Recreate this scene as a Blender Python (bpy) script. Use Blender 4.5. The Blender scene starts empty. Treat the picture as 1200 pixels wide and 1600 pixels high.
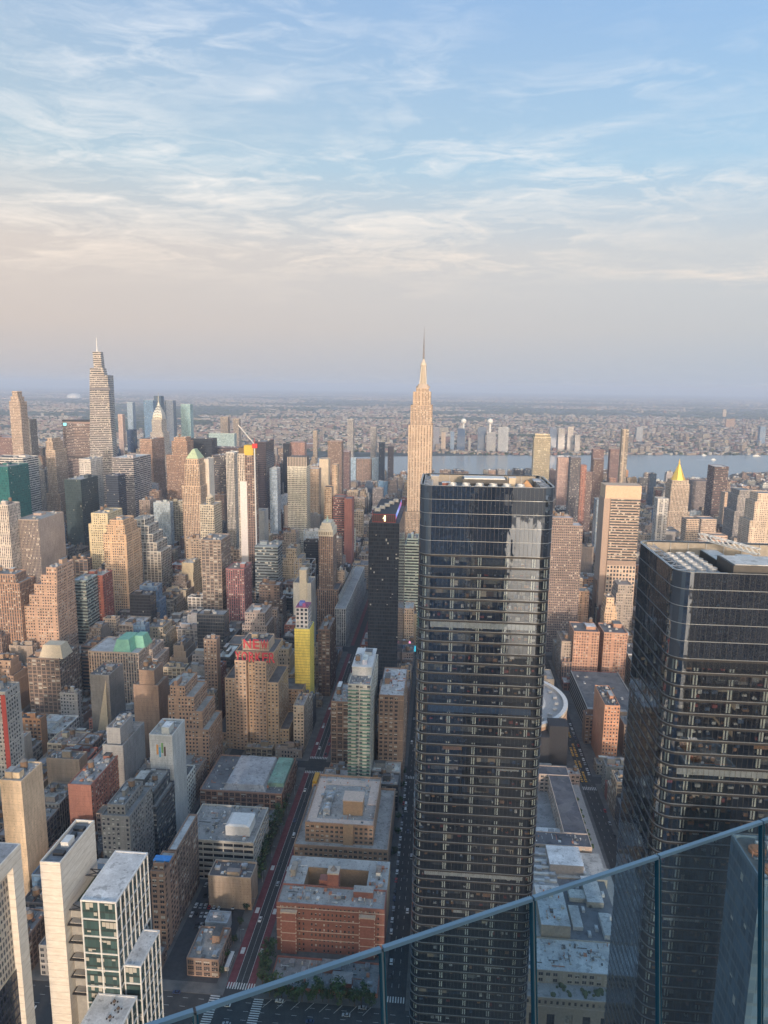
import bpy, math, random
from math import sin, cos, tan, radians as rad, pi
from mathutils import Vector, Matrix
rnd = random.Random(7)
S = bpy.context.scene
C = S.collection
# ---------------------------------------------------------------- camera
CAMZ = 340.0
F = 1110.0                         # focal length in pixels of the 1200 x 1600 photograph
PITCH, YAW, ROLL = rad(10.0), rad(4.7), rad(0.67)
RM = Matrix.Rotation(YAW, 3, 'Z') @ Matrix.Rotation(pi/2-PITCH, 3, 'X') @ Matrix.Rotation(ROLL, 3, 'Z')
cam = bpy.data.cameras.new('camera'); camo = bpy.data.objects.new('camera', cam); C.objects.link(camo)
camo.matrix_world = Matrix.Translation((0, 0, CAMZ)) @ RM.to_4x4()
cam.sensor_fit = 'VERTICAL'; cam.sensor_height = 36; cam.sensor_width = 27; cam.lens = F/1600*36
cam.clip_start = 0.1; cam.clip_end = 200000
S.camera = camo
S.view_settings.view_transform = 'Standard'; S.view_settings.look = 'None'
S.view_settings.exposure = 0.9; S.view_settings.gamma = 1
# ---------------------------------------------------------------- sun and sky
SUN_EL, SUN_AZ = rad(9.0), rad(10.0)      # low evening sun behind the camera, a little to the right
sdir = Vector((sin(SUN_AZ)*cos(SUN_EL), -cos(SUN_AZ)*cos(SUN_EL), sin(SUN_EL)))
sl = bpy.data.lights.new('sun', 'SUN'); sl.energy = 1.6; sl.angle = rad(1.2); sl.color = (1.0, 0.83, 0.69)
so = bpy.data.objects.new('sun', sl); C.objects.link(so)
so.rotation_euler = sdir.to_track_quat('Z', 'Y').to_euler(); so.location = (200, -500, 600)
W = bpy.data.worlds.new('World'); S.world = W; W.use_nodes = True
S.cycles.max_bounces = 6; S.cycles.diffuse_bounces = 2; S.cycles.glossy_bounces = 3
S.cycles.transmission_bounces = 4; S.cycles.transparent_max_bounces = 12; S.cycles.volume_bounces = 1
S.cycles.use_denoising = True
S.cycles.sample_clamp_indirect = 4
S.cycles.use_adaptive_sampling = True; S.cycles.adaptive_threshold = 0.01

class NT:
    """small helper to write node trees"""
    def __init__(s, tree): s.t = tree; s.n = tree.nodes; s.l = tree.links
    def new(s, typ, **kw):
        n = s.n.new(typ)
        for k, v in kw.items(): setattr(n, k, v)
        return n
    def put(s, sock, v):
        if hasattr(v, 'is_output') or isinstance(v, bpy.types.NodeSocket): s.l.new(v, sock)
        elif v is not None:
            if isinstance(v, (tuple, list)) and len(v) == 3 and sock.type == 'RGBA': v = (*v, 1)
            sock.default_value = v
    def m(s, op, a, b=None, c=None, clamp=False):
        n = s.new('ShaderNodeMath', operation=op); n.use_clamp = clamp
        s.put(n.inputs[0], a); s.put(n.inputs[1], b)
        if c is not None: s.put(n.inputs[2], c)
        return n.outputs[0]
    def mix(s, f, a, b, typ='MIX'):
        n = s.new('ShaderNodeMix', data_type='RGBA', blend_type=typ)
        s.put(n.inputs[0], f); s.put(n.inputs[6], a); s.put(n.inputs[7], b)
        return n.outputs[2]
    def noise(s, vec, scale, detail=3, rough=.55, dist=0, dim='3D', color=False):
        n = s.new('ShaderNodeTexNoise', noise_dimensions=dim)
        if vec is not None: s.l.new(vec, n.inputs['Vector'])
        n.inputs['Scale'].default_value = scale; n.inputs['Detail'].default_value = detail
        n.inputs['Roughness'].default_value = rough; n.inputs['Distortion'].default_value = dist
        return n.outputs[1] if color else n.outputs[0]
    def ramp(s, f, pts, interp='LINEAR'):
        n = s.new('ShaderNodeValToRGB'); e = n.color_ramp; e.interpolation = interp
        while len(e.elements) < len(pts): e.elements.new(.5)
        for i, (p, c) in enumerate(pts):
            e.elements[i].position = p
            e.elements[i].color = (c, c, c, 1) if isinstance(c, (int, float)) else (*c, 1)
        s.put(n.inputs[0], f); return n.outputs[0]
    def maprange(s, v, a, b, c=0, d=1):
        n = s.new('ShaderNodeMapRange'); s.put(n.inputs[0], v)
        for i, q in enumerate((a, b, c, d)): n.inputs[i+1].default_value = q
        return n.outputs[0]
    def vmath(s, op, a, b=None):
        n = s.new('ShaderNodeVectorMath', operation=op); s.put(n.inputs[0], a)
        if b is not None: s.put(n.inputs[1], b)
        return n.outputs[0]
    def comb(s, x, y, z=0.0):
        n = s.new('ShaderNodeCombineXYZ'); s.put(n.inputs[0], x); s.put(n.inputs[1], y); s.put(n.inputs[2], z)
        return n.outputs[0]
    def sep(s, v):
        n = s.new('ShaderNodeSeparateXYZ'); s.l.new(v, n.inputs[0]); return n.outputs

# sky: Nishita + thin evening cirrus in a plane far above
w = NT(W.node_tree); w.n.clear()
wo = w.new('ShaderNodeOutputWorld'); bg = w.new('ShaderNodeBackground')
w.l.new(bg.outputs[0], wo.inputs[0])
sky = w.new('ShaderNodeTexSky', sky_type='NISHITA'); sky.sun_disc = False
sky.sun_elevation = SUN_EL; sky.sun_rotation = rad(180)-SUN_AZ
sky.air_density = 1.2; sky.dust_density = 2.0; sky.ozone_density = 2.5; sky.altitude = 300
tc = w.new('ShaderNodeTexCoord')
X, Y, Z = w.sep(tc.outputs['Generated'])
zc = w.m('MAXIMUM', Z, 0.02)
inv = w.m('DIVIDE', 1.0, w.m('ADD', zc, 0.06))
P = w.comb(w.m('MULTIPLY', X, inv), w.m('MULTIPLY', Y, inv), 0)
SKYSCALE = 1.0
def pdir(px, py): return (RM @ Vector(((px-600)/F, (800-py)/F, -1))).normalized()
def azel(px, py):
    d = pdir(px, py); return math.atan2(d.x, d.y), math.asin(d.z)
az = w.m('ARCTAN2', X, Y); el = w.m('ARCSINE', Z)
warp = w.noise(P, 1.1, 4, .6, color=True)
wx, wy, wz = w.sep(warp)
P2 = w.vmath('ADD', P, w.comb(w.m('MULTIPLY', wx, .7), w.m('MULTIPLY', wy, .7), 0))
# long fine streaks running across the view, made in the cloud plane
rotm = w.new('ShaderNodeMapping'); w.l.new(P2, rotm.inputs[0]); rotm.inputs['Rotation'].default_value = (0, 0, rad(-12)); rotm.inputs['Scale'].default_value = (.55, 1.5, 1)
st = w.noise(rotm.outputs[0], 1.5, 9, .62, .4)
st2 = w.noise(rotm.outputs[0], 5.0, 7, .65, .6)
ae = w.comb(w.m('MULTIPLY', az, 1.0), w.m('MULTIPLY', el, 4.6), 0)
st3 = w.noise(w.vmath('ADD', ae, w.comb(w.m('MULTIPLY', wx, .25), w.m('MULTIPLY', wy, .3), 0)), 7.5, 10, .66, .9)
cov = None
BL = [  # px, py, rx, ry, tilt, strength : cloud banks of this sky
 (60, 372, 230, 30, 10, 1.0), (330, 375, 260, 32, -2, 1.0), (560, 345, 250, 38, -3, 1.0), (760, 370, 130, 17, -2, .95), (130, 325, 220, 22, 14, .8), (440, 310, 120, 16, -6, .8),
 (600, 262, 100, 26, 12, .7), (790, 240, 160, 7, 10, .9), (930, 265, 130, 9, -12, .9), (1060, 285, 170, 12, -8, .95), (860, 296, 190, 10, 2, .95), (1010, 320, 120, 14, -12, .6),
 (700, 415, 130, 8, -3, .7), (1080, 425, 120, 8, -4, .75), (1190, 425, 40, 14, 4, .9), (560, 465, 120, 7, 2, .35),
 (300, 60, 150, 30, 14, .75), (90, 60, 200, 50, 0, .5), (60, 200, 110, 24, -3, .75), (40, 245, 80, 12, 0, .6), (240, 225, 60, 30, -35, .55), (420, 140, 50, 12, 30, .5), (560, 90, 110, 40, -20, .3), (870, 145, 130, 18, 0, .4), (640, 170, 60, 60, 0, .2), (1080, 100, 120, 14, 10, .35), (690, 60, 60, 30, 45, .35),
 (330, 250, 170, 20, 6, .35), (1140, 190, 90, 10, 6, .3)]
for px, py, rx, ry, tl, s in BL:
    a0, e0 = azel(px, py); sx, sy = rx/F, ry/F
    dx = w.m('SUBTRACT', az, a0); dy = w.m('SUBTRACT', el, e0); c_, s_ = cos(rad(tl)), sin(rad(tl))
    u = w.m('MULTIPLY', w.m('ADD', w.m('MULTIPLY', dx, c_), w.m('MULTIPLY', dy, s_)), 1/sx)
    v = w.m('MULTIPLY', w.m('SUBTRACT', w.m('MULTIPLY', dy, c_), w.m('MULTIPLY', dx, s_)), 1/sy)
    r2 = w.m('ADD', w.m('MULTIPLY', u, u), w.m('MULTIPLY', v, v))
    g = w.m('MULTIPLY', w.m('EXPONENT', w.m('MULTIPLY', r2, -.55)), s)
    cov = g if cov is None else w.m('ADD', cov, g)
cov = w.m('MINIMUM', w.m('MULTIPLY', cov, .92), 1.05)
tex = w.m('ADD', w.m('MULTIPLY', st, .34), w.m('ADD', w.m('MULTIPLY', st2, .24), w.m('MULTIPLY', st3, .62)))
dens = w.m('MULTIPLY', cov, w.maprange(tex, .545, .77))
wisp = w.m('MULTIPLY', w.maprange(tex, .58, .84), w.maprange(el, .06, .3, 0, .16))
dens = w.m('MINIMUM', w.m('ADD', dens, wisp), 1.0)
horiz = w.ramp(w.maprange(el, -.02, .62), [(0, (.39, .44, .51)), (.06, (.47, .485, .515)), (.15, (.565, .54, .52)), (.30, (.61, .60, .585)), (.46, (.42, .58, .70)), (.75, (.29, .46, .70)), (1, (.26, .42, .68))])
# warmer towards the left (north), bluer to the right
side = w.maprange(az, -.6, .4)
horiz = w.mix(side, w.mix(1.0, horiz, (1.10, 1.0, .94), 'MULTIPLY'), w.mix(1.0, horiz, (.93, 1.0, 1.07), 'MULTIPLY'))
nish = w.mix(1.0, sky.outputs[0], (.60, .52, .44), 'MULTIPLY')
back = w.maprange(Y, -.3, .3, .85, .0)
base = w.mix(w.m('SUBTRACT', 1.0, back), nish, horiz)
ccol = w.ramp(w.maprange(el, .0, .45), [(0, (.60, .55, .53)), (.35, (.92, .80, .69)), (.6, (.90, .88, .85)), (1, (.78, .83, .90))])
skyc = w.mix(w.m('MULTIPLY', dens, .85), base, ccol)
w.l.new(skyc, bg.inputs[0]); bg.inputs[1].default_value = SKYK = 0.595

# ---------------------------------------------------------------- materials
MATS = {}
def newmat(name):
    m = bpy.data.materials.new(name); m.use_nodes = True; t = NT(m.node_tree)
    b = t.n['Principled BSDF']; MATS[name] = m
    return m, t, b
def simple(name, col, rough=.8, metal=0, noise=.25, scale=.5, emit=None, tint=False, spec=None):
    m, t, b = newmat(name)
    g = t.new('ShaderNodeNewGeometry')
    n = t.noise(g.outputs['Position'], scale, 5, .6)
    f = t.maprange(n, .25, .75, 1-noise, 1+noise)
    base = (*col, 1)
    if tint:
        a = t.new('ShaderNodeAttribute', attribute_name='tint'); base = a.outputs['Color']
    c = t.mix(1.0, base if tint else tuple(col), t.comb(f, f, f), 'MULTIPLY')
    t.l.new(c, b.inputs['Base Color']); b.inputs['Roughness'].default_value = rough; b.inputs['Metallic'].default_value = metal
    if spec is not None: b.inputs['Specular IOR Level'].default_value = spec
    if emit:
        b.inputs['Emission Color'].default_value = (*emit[0], 1); b.inputs['Emission Strength'].default_value = emit[1]
    return m
def facade(name, wx=(.3, .7), wz=(.25, .75), mull=0, trans=False, spand=None, blind=.3, glass=(.03, .035, .045), every=0, lit=.0, gr=.12, frame=None, kind='', tintglass=False, seam=0):
    """wall with windows laid out one bay by one storey in the UV map (u in bays, v in storeys); wall colour from the 'tint' attribute"""
    m, t, b = newmat(name)
    uv = t.new('ShaderNodeUVMap', uv_map='UVMap').outputs[0]
    u, v, _ = t.sep(uv)
    fu, fv = t.m('FRACT', u), t.m('FRACT', v)
    cu, cv = t.m('FLOOR', u), t.m('FLOOR', v)
    tint = t.new('ShaderNodeAttribute', attribute_name='tint').outputs['Color']
    mu = t.m('COMPARE', fu, (wx[0]+wx[1])/2, (wx[1]-wx[0])/2) if wx[1]-wx[0] < 1 else 1.0
    mv = t.m('COMPARE', fv, (wz[0]+wz[1])/2, (wz[1]-wz[0])/2) if wz[1]-wz[0] < 1 else 1.0
    win = t.m('MULTIPLY', mu, mv)
    if every:   # a pier with no window every few bays
        k = t.m('GREATER_THAN', t.m('FRACT', t.m('DIVIDE', t.m('ADD', cu, .5), every)), 1/every)
        win = t.m('MULTIPLY', win, k)
    g = t.new('ShaderNodeNewGeometry').outputs['Position']
    px, py, pz = t.sep(g)
    n1 = t.noise(g, .035, 4, .6); n2 = t.noise(t.comb(px, py, t.m('MULTIPLY', pz, .18)), .5, 4, .65); n3 = t.noise(g, 2.2, 2, .6)
    f = t.m('MULTIPLY', t.maprange(n1, .3, .7, .9, 1.25), t.m('MULTIPLY', t.maprange(n2, .3, .7, .78, 1.15), t.maprange(n3, .3, .7, .9, 1.1)))
    wall = t.mix(1.0, tint, t.comb(f, f, f), 'MULTIPLY')
    if spand is not None:      # darker or paler panel between the storeys, within the window column
        sp = t.m('MULTIPLY', mu, t.m('SUBTRACT', 1.0, mv))
        wall = t.mix(sp, wall, t.mix(1.0, wall, spand, 'MULTIPLY'))
    if seam:
        sm = t.m('LESS_THAN', fv, seam); wall = t.mix(sm, wall, t.mix(1.0, wall, (.55, .55, .55), 'MULTIPLY'))
    wn = t.new('ShaderNodeTexWhiteNoise', noise_dimensions='2D'); t.l.new(t.comb(cu, cv), wn.inputs['Vector'])
    r1 = wn.outputs[0]; rc = t.sep(wn.outputs[1])
    drop = t.m('GREATER_THAN', fv, t.maprange(rc[1], 0, 1, wz[0], wz[1]))
    bl = t.m('MULTIPLY', t.m('LESS_THAN', r1, blind), drop)
    gl = t.mix(t.maprange(rc[0], 0, 1, 0, .8), glass, tuple(x*2.4+.01 for x in glass))
    if tintglass: gl = t.mix(1.0, gl, tint, 'MULTIPLY')
    gl = t.mix(bl, gl, (.42, .40, .35))
    if mull:
        q = t.m('FRACT', t.m('MULTIPLY', t.m('SUBTRACT', fu, wx[0]), mull/(wx[1]-wx[0])))
        mm = t.m('GREATER_THAN', t.m('ABSOLUTE', t.m('SUBTRACT', q, .5)), .44)
        if trans: mm = t.m('MAXIMUM', mm, t.m('COMPARE', fv, (wz[0]+wz[1])/2, .03))
        win = t.m('MULTIPLY', win, t.m('SUBTRACT', 1.0, mm))
        if frame: wall = t.mix(t.m('MULTIPLY', mm, t.m('MULTIPLY', mu, mv)), wall, frame)
    if kind == 'old':   # sill courses, belt courses every few storeys, window coolers hung under some sashes
        belt = t.m('LESS_THAN', t.m('FRACT', t.m('DIVIDE', v, 5)), .045)
        wall = t.mix(t.m('MULTIPLY', belt, .8), wall, t.mix(1.0, wall, (1.5, 1.45, 1.4), 'MULTIPLY'))
        sill = t.m('MULTIPLY', t.m('COMPARE', fv, wz[0]-.03, .03), mu); wall = t.mix(sill, wall, t.mix(1.0, wall, (1.45, 1.4, 1.35), 'MULTIPLY'))
        acm = t.m('MULTIPLY', t.m('MULTIPLY', t.m('COMPARE', fv, wz[0]+.07, .08), t.m('COMPARE', fu, (wx[0]+wx[1])/2+.06, .09)), t.m('GREATER_THAN', rc[2], .72))
        gl = t.mix(acm, gl, (.45, .44, .42))
    c = t.mix(win, wall, gl)
    t.l.new(c, b.inputs['Base Color'])
    t.l.new(t.mix(t.m('MULTIPLY', win, t.m('SUBTRACT', 1.0, t.m('MULTIPLY', bl, .6))), (.85,)*3, (gr,)*3), b.inputs['Roughness'])
    if lit:
        em = t.m('MULTIPLY', win, t.m('GREATER_THAN', rc[2], 1-lit))
        b.inputs['Emission Color'].default_value = (1, .72, .4, 1); t.l.new(t.m('MULTIPLY', em, .35), b.inputs['Emission Strength'])
    return m
# name: (material, bay width, storey height)
G0 = (.022, .026, .034)
STY = {
 'brick': (facade('punched_window_wall', (.27, .73), (.2, .74), blind=.35, every=7, kind='old', glass=(.018, .021, .028)), 2.9, 3.4),
 'pair': (facade('paired_window_wall', (.2, .8), (.2, .75), mull=2, blind=.3, every=6, kind='old', glass=(.018, .021, .028)), 3.9, 3.6),
 'loft': (facade('loft_window_wall', (.12, .88), (.2, .8), mull=3, trans=True, blind=.3, spand=(.75, .75, .75), kind='old', glass=(.02, .023, .03)), 4.6, 4.0),
 'wide': (facade('wide_window_wall', (.1, .9), (.28, .85), mull=4, blind=.25, spand=(.55, .52, .5)), 5.5, 3.8),
 'pier': (facade('pier_wall', (.25, .75), (.2, .8), spand=(.42, .4, .4), blind=.3, kind='old'), 2.8, 3.7),
 'finwall': (facade('pale_fin_wall', (.35, .95), (.12, .9), spand=(.35, .35, .36), blind=.15), 1.9, 3.8),
 'hband': (facade('ribbon_window_wall', (0, 1), (.3, .85), blind=.2, glass=(.03, .035, .04)), 2.2, 3.9),
 'lattice': (facade('lattice_wall', (.2, .8), (.22, .84), blind=.2), 2.4, 3.3),
 'glass': (facade('curtain_wall_glass', (.03, .97), (.04, .8), blind=.03, glass=(.5, .55, .6), tintglass=True, gr=.06, spand=(.7, .7, .7)), 1.6, 3.9),
 'dark': (facade('dark_curtain_wall', (.1, .9), (.2, .92), blind=.025, glass=(.012, .016, .024), gr=.08), 1.8, 3.9),
 'blank': (facade('blank_wall', (.46, .54), (.45, .55), blind=.3, every=5, seam=.035), 4.5, 4.0),
 'resid': (facade('balcony_wall', (.08, .92), (.2, .86), mull=3, blind=.35, every=3, seam=.12), 3.0, 3.0),
 'net': (facade('debris_net', (0, 1), (.04, .05), seam=.14), 3.5, 2.9),
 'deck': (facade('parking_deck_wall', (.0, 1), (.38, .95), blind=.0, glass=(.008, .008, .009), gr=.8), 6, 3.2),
}
roofm = None
def roof_mat():
    m, t, b = newmat('roof_membrane')
    g = t.new('ShaderNodeNewGeometry').outputs['Position']
    tint = t.new('ShaderNodeAttribute', attribute_name='tint').outputs['Color']
    n1 = t.noise(g, .09, 5, .65); n2 = t.noise(g, 1.1, 5, .7)
    vo = t.new('ShaderNodeTexVoronoi', feature='F1'); vo.inputs['Scale'].default_value = .16; t.l.new(g, vo.inputs['Vector'])
    f = t.m('MULTIPLY', t.maprange(n1, .3, .7, .65, 1.25), t.maprange(n2, .25, .75, .75, 1.2))
    c = t.mix(1.0, tint, t.comb(f, f, f), 'MULTIPLY')
    c = t.mix(t.m('MULTIPLY', t.m('GREATER_THAN', t.noise(g, .35, 3, .5), .60), .35), c, (.05, .05, .05))
    c = t.mix(t.m('MULTIPLY', t.sep(vo.outputs['Color'])[0], .25), c, (.30, .29, .28))
    t.l.new(c, b.inputs['Base Color']); b.inputs['Roughness'].default_value = .9
    return m
ROOF = roof_mat()
PLAIN = simple('plain_masonry', (1, 1, 1), .85, tint=True, noise=.18, scale=.7)
METAL = simple('galvanised_metal', (.42, .43, .44), .45, .6)
WHITEM = simple('white_painted_metal', (.62, .62, .60), .5, 0, .12)
DARKM = simple('dark_painted_metal', (.05, .052, .056), .5, .3)
WOOD = simple('weathered_cedar', (.20, .13, .085), .9, 0, .3, 1.5)
CONC = simple('concrete', (.36, .34, .31), .9, 0, .15, .3)
COPPER = simple('verdigris_copper', (.19, .42, .31), .6, 0, .18, .3)
GOLD = simple('gold_leaf', (.95, .60, .12), .35, .75, .1, emit=None)
STEEL = simple('stainless_crown', (.60, .56, .50), .3, .8, .1)
RED = simple('red_sign_letters', (.48, .04, .06), .5, 0, .2, emit=((.9, .03, .06), .03))
# ---------------------------------------------------------------- mesh and object helpers
class MB:
    def __init__(s): s.v = []; s.f = []; s.uv = []; s.t = []; s.mi = []; s.mats = []
    def mat(s, m):
        if m not in s.mats: s.mats.append(m)
        return s.mats.index(m)
    def face(s, pts, uv=None, tint=(1, 1, 1), m=0):
        i = len(s.v); s.v.extend(pts); s.f.append(tuple(range(i, i+len(pts))))
        s.uv.extend(uv if uv else [(0, 0)]*len(pts)); s.t.extend([(*tint, 1)]*len(pts)); s.mi.append(m)
    def box(s, x0, x1, y0, y1, z0, z1, tint=(1, 1, 1), m=0, bottom=False, top=True):
        a, b, c, d = (x0, y0), (x1, y0), (x1, y1), (x0, y1)
        for p, q in ((a, b), (b, c), (c, d), (d, a)):
            s.face([(*p, z0), (*q, z0), (*q, z1), (*p, z1)], None, tint, m)
        if top: s.face([(*a, z1), (*b, z1), (*c, z1), (*d, z1)], None, tint, m)
        if bottom: s.face([(*d, z0), (*c, z0), (*b, z0), (*a, z0)], None, tint, m)
    def prism(s, pts, z0, z1, tint=(1, 1, 1), m=0, top=True, bottom=False, pts1=None):
        q = pts1 or pts; n = len(pts)
        for i in range(n):
            j = (i+1) % n
            s.face([(*pts[i], z0), (*pts[j], z0), (*q[j], z1), (*q[i], z1)], None, tint, m)
        if top: s.face([(*p, z1) for p in q], None, tint, m)
        if bottom: s.face([(*p, z0) for p in reversed(pts)], None, tint, m)
    def cyl(s, x, y, z0, z1, r, r1=None, n=12, tint=(1, 1, 1), m=0, top=True):
        r1 = r if r1 is None else r1
        a = [(x+r*cos(2*pi*i/n), y+r*sin(2*pi*i/n)) for i in range(n)]
        b = [(x+r1*cos(2*pi*i/n), y+r1*sin(2*pi*i/n)) for i in range(n)]
        s.prism(a, z0, z1, tint, m, top, False, b)
    def bar(s, p, q, r=.1, tint=(1, 1, 1), m=0, n=4):
        p, q = Vector(p), Vector(q); d = (q-p).normalized()
        u = d.orthogonal().normalized(); v = d.cross(u); R_ = []
        for c in (p, q): R_.append([tuple(c+(u*cos(2*pi*(i+.5)/n)+v*sin(2*pi*(i+.5)/n))*r) for i in range(n)])
        for i in range(n):
            j = (i+1) % n; s.face([R_[0][i], R_[0][j], R_[1][j], R_[1][i]], None, tint, m)
        s.face(R_[0][::-1], None, tint, m); s.face(R_[1], None, tint, m)
    def wallq(s, p, q, z0, z1, bay, flr, tint, m, off=(0, 0), nb=None, nf=None):
        """one facade face from p to q, windows fitted to it"""
        L = math.hypot(q[0]-p[0], q[1]-p[1])
        nb = nb or max(1, round(L/bay)); nf = nf or max(1, round((z1-z0)/flr)); a, b = off
        s.face([(*p, z0), (*q, z0), (*q, z1), (*p, z1)], [(a, b), (a+nb, b), (a+nb, b+nf), (a, b+nf)], tint, m)
    def build(s, name, parent=None, mats=None, smooth=False, loc=None):
        me = bpy.data.meshes.new(name)
        me.from_pydata(s.v, [], s.f)
        uvl = me.uv_layers.new(name='UVMap'); uvl.data.foreach_set('uv', [c for p in s.uv for c in p])
        ca = me.color_attributes.new('tint', 'FLOAT_COLOR', 'CORNER'); ca.data.foreach_set('color', [c for p in s.t for c in p])
        for m in (mats or s.mats): me.materials.append(m)
        me.polygons.foreach_set('material_index', s.mi)
        if smooth: me.polygons.foreach_set('use_smooth', [True]*len(s.f))
        me.update()
        o = bpy.data.objects.new(name, me); C.objects.link(o)
        if parent is not None:
            o.parent = parent; lx, ly, lz = parent.get('_o', (0, 0, 0))
            o.location = (-lx, -ly, -lz)
        return o
def root(name, label, cat, loc, group=None):
    o = bpy.data.objects.new(name, None); o.empty_display_size = 1; C.objects.link(o)
    o.location = loc; o['_o'] = tuple(loc); o['label'] = label; o['category'] = cat
    if group: o['group'] = group
    return o
def tag(o, label, cat, group=None):
    o['label'] = label; o['category'] = cat
    if group: o['group'] = group
    return o
def struct(o, kind='structure'): o['kind'] = kind; return o

def atU(px, py, U):
    d = pdir(px, py); t = U/d.y; return Vector((d.x*t, U, CAMZ+d.z*t))
def atZ(px, py, z):
    d = pdir(px, py); t = (z-CAMZ)/d.z; return Vector((d.x*t, d.y*t, z))
RMI = RM.inverted()
def proj(x, y, z):
    p = RMI @ Vector((x, y, z-CAMZ))
    if p.z > -1: return None
    return (600+F*p.x/-p.z, 800-F*p.y/-p.z)

def jit(c, a=.12):
    k = 1+rnd.uniform(-a, a); return tuple(max(.01, x*k*(1+rnd.uniform(-.03, .03))) for x in c)
PAL = {'tan': (.42, .31, .22), 'brown': (.27, .185, .14), 'red brick': (.28, .12, .09), 'grey': (.30, .28, .26), 'cream': (.52, .43, .32),
 'white': (.60, .57, .53), 'dark grey': (.09, .088, .09), 'orange brick': (.44, .235, .13), 'beige': (.42, .34, .26), 'black': (.03, .032, .038),
 'pink': (.50, .34, .28), 'blue glass': (.16, .24, .34), 'green glass': (.06, .28, .27), 'dark glass': (.07, .09, .12), 'silver': (.40, .42, .45), 'charcoal': (.06, .06, .065), 'rust': (.28, .10, .07), 'brown grey': (.31, .25, .21), 'dark brown': (.17, .12, .10)}
RT = [(.27, .26, .25), (.42, .40, .38), (.15, .145, .14), (.09, .088, .086), (.66, .65, .63), (.30, .24, .20), (.22, .22, .225), (.36, .34, .31)]
GUIDE = []       # (label reference, px centre, py) of landmarks, to word the labels of plain blocks
HEROBOX = []
FOOT = []        # footprints already built on
HERO = []        # (U, pxL, pxR, yb) what must stay visible

# ---- rooftop pieces, each drawn once and copied
def proto(mb, name): o = mb.build(name); C.objects.unlink(o); return o
mb = MB(); mb.cyl(0, 0, 3.2, 7.0, 2.1, 2.0, 14); P_TANK = proto(mb, 'water_tank'); P_TANK.data.materials.append(WOOD)
mb = MB(); mb.cyl(0, 0, 7.0, 8.6, 2.3, .15, 14); P_TROOF = proto(mb, 'tank_roof'); P_TROOF.data.materials.append(simple('tank_roof_felt', (.16, .15, .14)))
mb = MB()
for sx in (-1.3, 1.3):
    for sy in (-1.3, 1.3): mb.bar((sx, sy, 0), (sx, sy, 3.2), .14)
mb.bar((-1.3, -1.3, .4), (1.3, -1.3, 2.9), .08); mb.bar((1.3, 1.3, .4), (-1.3, 1.3, 2.9), .08); mb.box(-2, 2, -2, 2, 3.0, 3.19)
P_TLEG = proto(mb, 'tank_stand'); P_TLEG.data.materials.append(DARKM)
mb = MB()
mb.box(-1.6, 1.6, -1.2, 1.2, .3, 2.1); mb.cyl(-.75, 0, 2.1, 2.35, .6); mb.cyl(.75, 0, 2.1, 2.35, .6)
for sx in (-1.3, 1.3): mb.box(sx-.1, sx+.1, -1.1, 1.1, 0, .3)
P_AC = proto(mb, 'cooling_unit'); P_AC.data.materials.append(METAL)
def put(p, parent, x, y, z, rz=0, s=1.0):
    o = p.copy(); C.objects.link(o); o.parent = parent
    a = parent.get('_o', (0, 0, 0)); o.location = (x-a[0], y-a[1], z-a[2]); o.rotation_euler.z = rz; o.scale = (s, s, s)
    return o
def tank(parent, x, y, z, s=1.0):
    o = put(P_TANK, parent, x, y, z, rnd.random(), s)
    for p in (P_TROOF, P_TLEG):
        c = p.copy(); C.objects.link(c); c.parent = o; c.location = (0, 0, 0)
def clutter(r, x0, x1, y0, y1, z, tints, n=1, tanks=None, ac=None):
    """bulkheads, water tanks and cooling units on a roof"""
    wx, wy = x1-x0, y1-y0
    if wx < 6 or wy < 6: return
    k = 0; used = []
    for i in range(n):
        w_, d_, h_ = rnd.uniform(.18, .4)*wx, rnd.uniform(.18, .4)*wy, rnd.uniform(2.8, 5.5)
        w_, d_ = min(w_, 12), min(d_, 12)
        cx, cy = rnd.uniform(x0+w_/2+.8, x1-w_/2-.8), rnd.uniform(y0+d_/2+.8, y1-d_/2-.8)
        if any(abs(cx-a) < (w_+c)/2+.3 and abs(cy-bb) < (d_+d)/2+.3 for a, bb, c, d in used): continue
        used.append((cx, cy, w_, d_)); b = MB(); b.box(cx-w_/2, cx+w_/2, cy-d_/2, cy+d_/2, z, z+h_, jit(tints), 0, top=False)
        b.box(cx-w_/2-.15, cx+w_/2+.15, cy-d_/2-.15, cy+d_/2+.15, z+h_, z+h_+.25, jit(rnd.choice(RT)), 1, bottom=True); b.build('bulkhead', r, [PLAIN, ROOF])
    for i in range(rnd.choice([0, 0, 1, 1, 2]) if tanks is None else tanks):
        for _ in range(6):
            cx, cy = rnd.uniform(x0+3, x1-3), rnd.uniform(y0+3, y1-3)
            if not any(abs(cx-a) < c/2+2.6 and abs(cy-bb) < d/2+2.6 for a, bb, c, d in used):
                used.append((cx, cy, 5, 5)); tank(r, cx, cy, z, rnd.uniform(.85, 1.15)); break
    for i in range(rnd.choice([2, 3, 4]) if ac is None else ac):
        for _ in range(6):
            cx, cy = rnd.uniform(x0+2.5, x1-2.5), rnd.uniform(y0+2.5, y1-2.5)
            if not any(abs(cx-a) < c/2+2.2 and abs(cy-bb) < d/2+2.2 for a, bb, c, d in used):
                used.append((cx, cy, 4, 4)); put(P_AC, r, cx, cy, z, rnd.choice([0, pi/2]), rnd.uniform(.8, 1.3)); break

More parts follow.
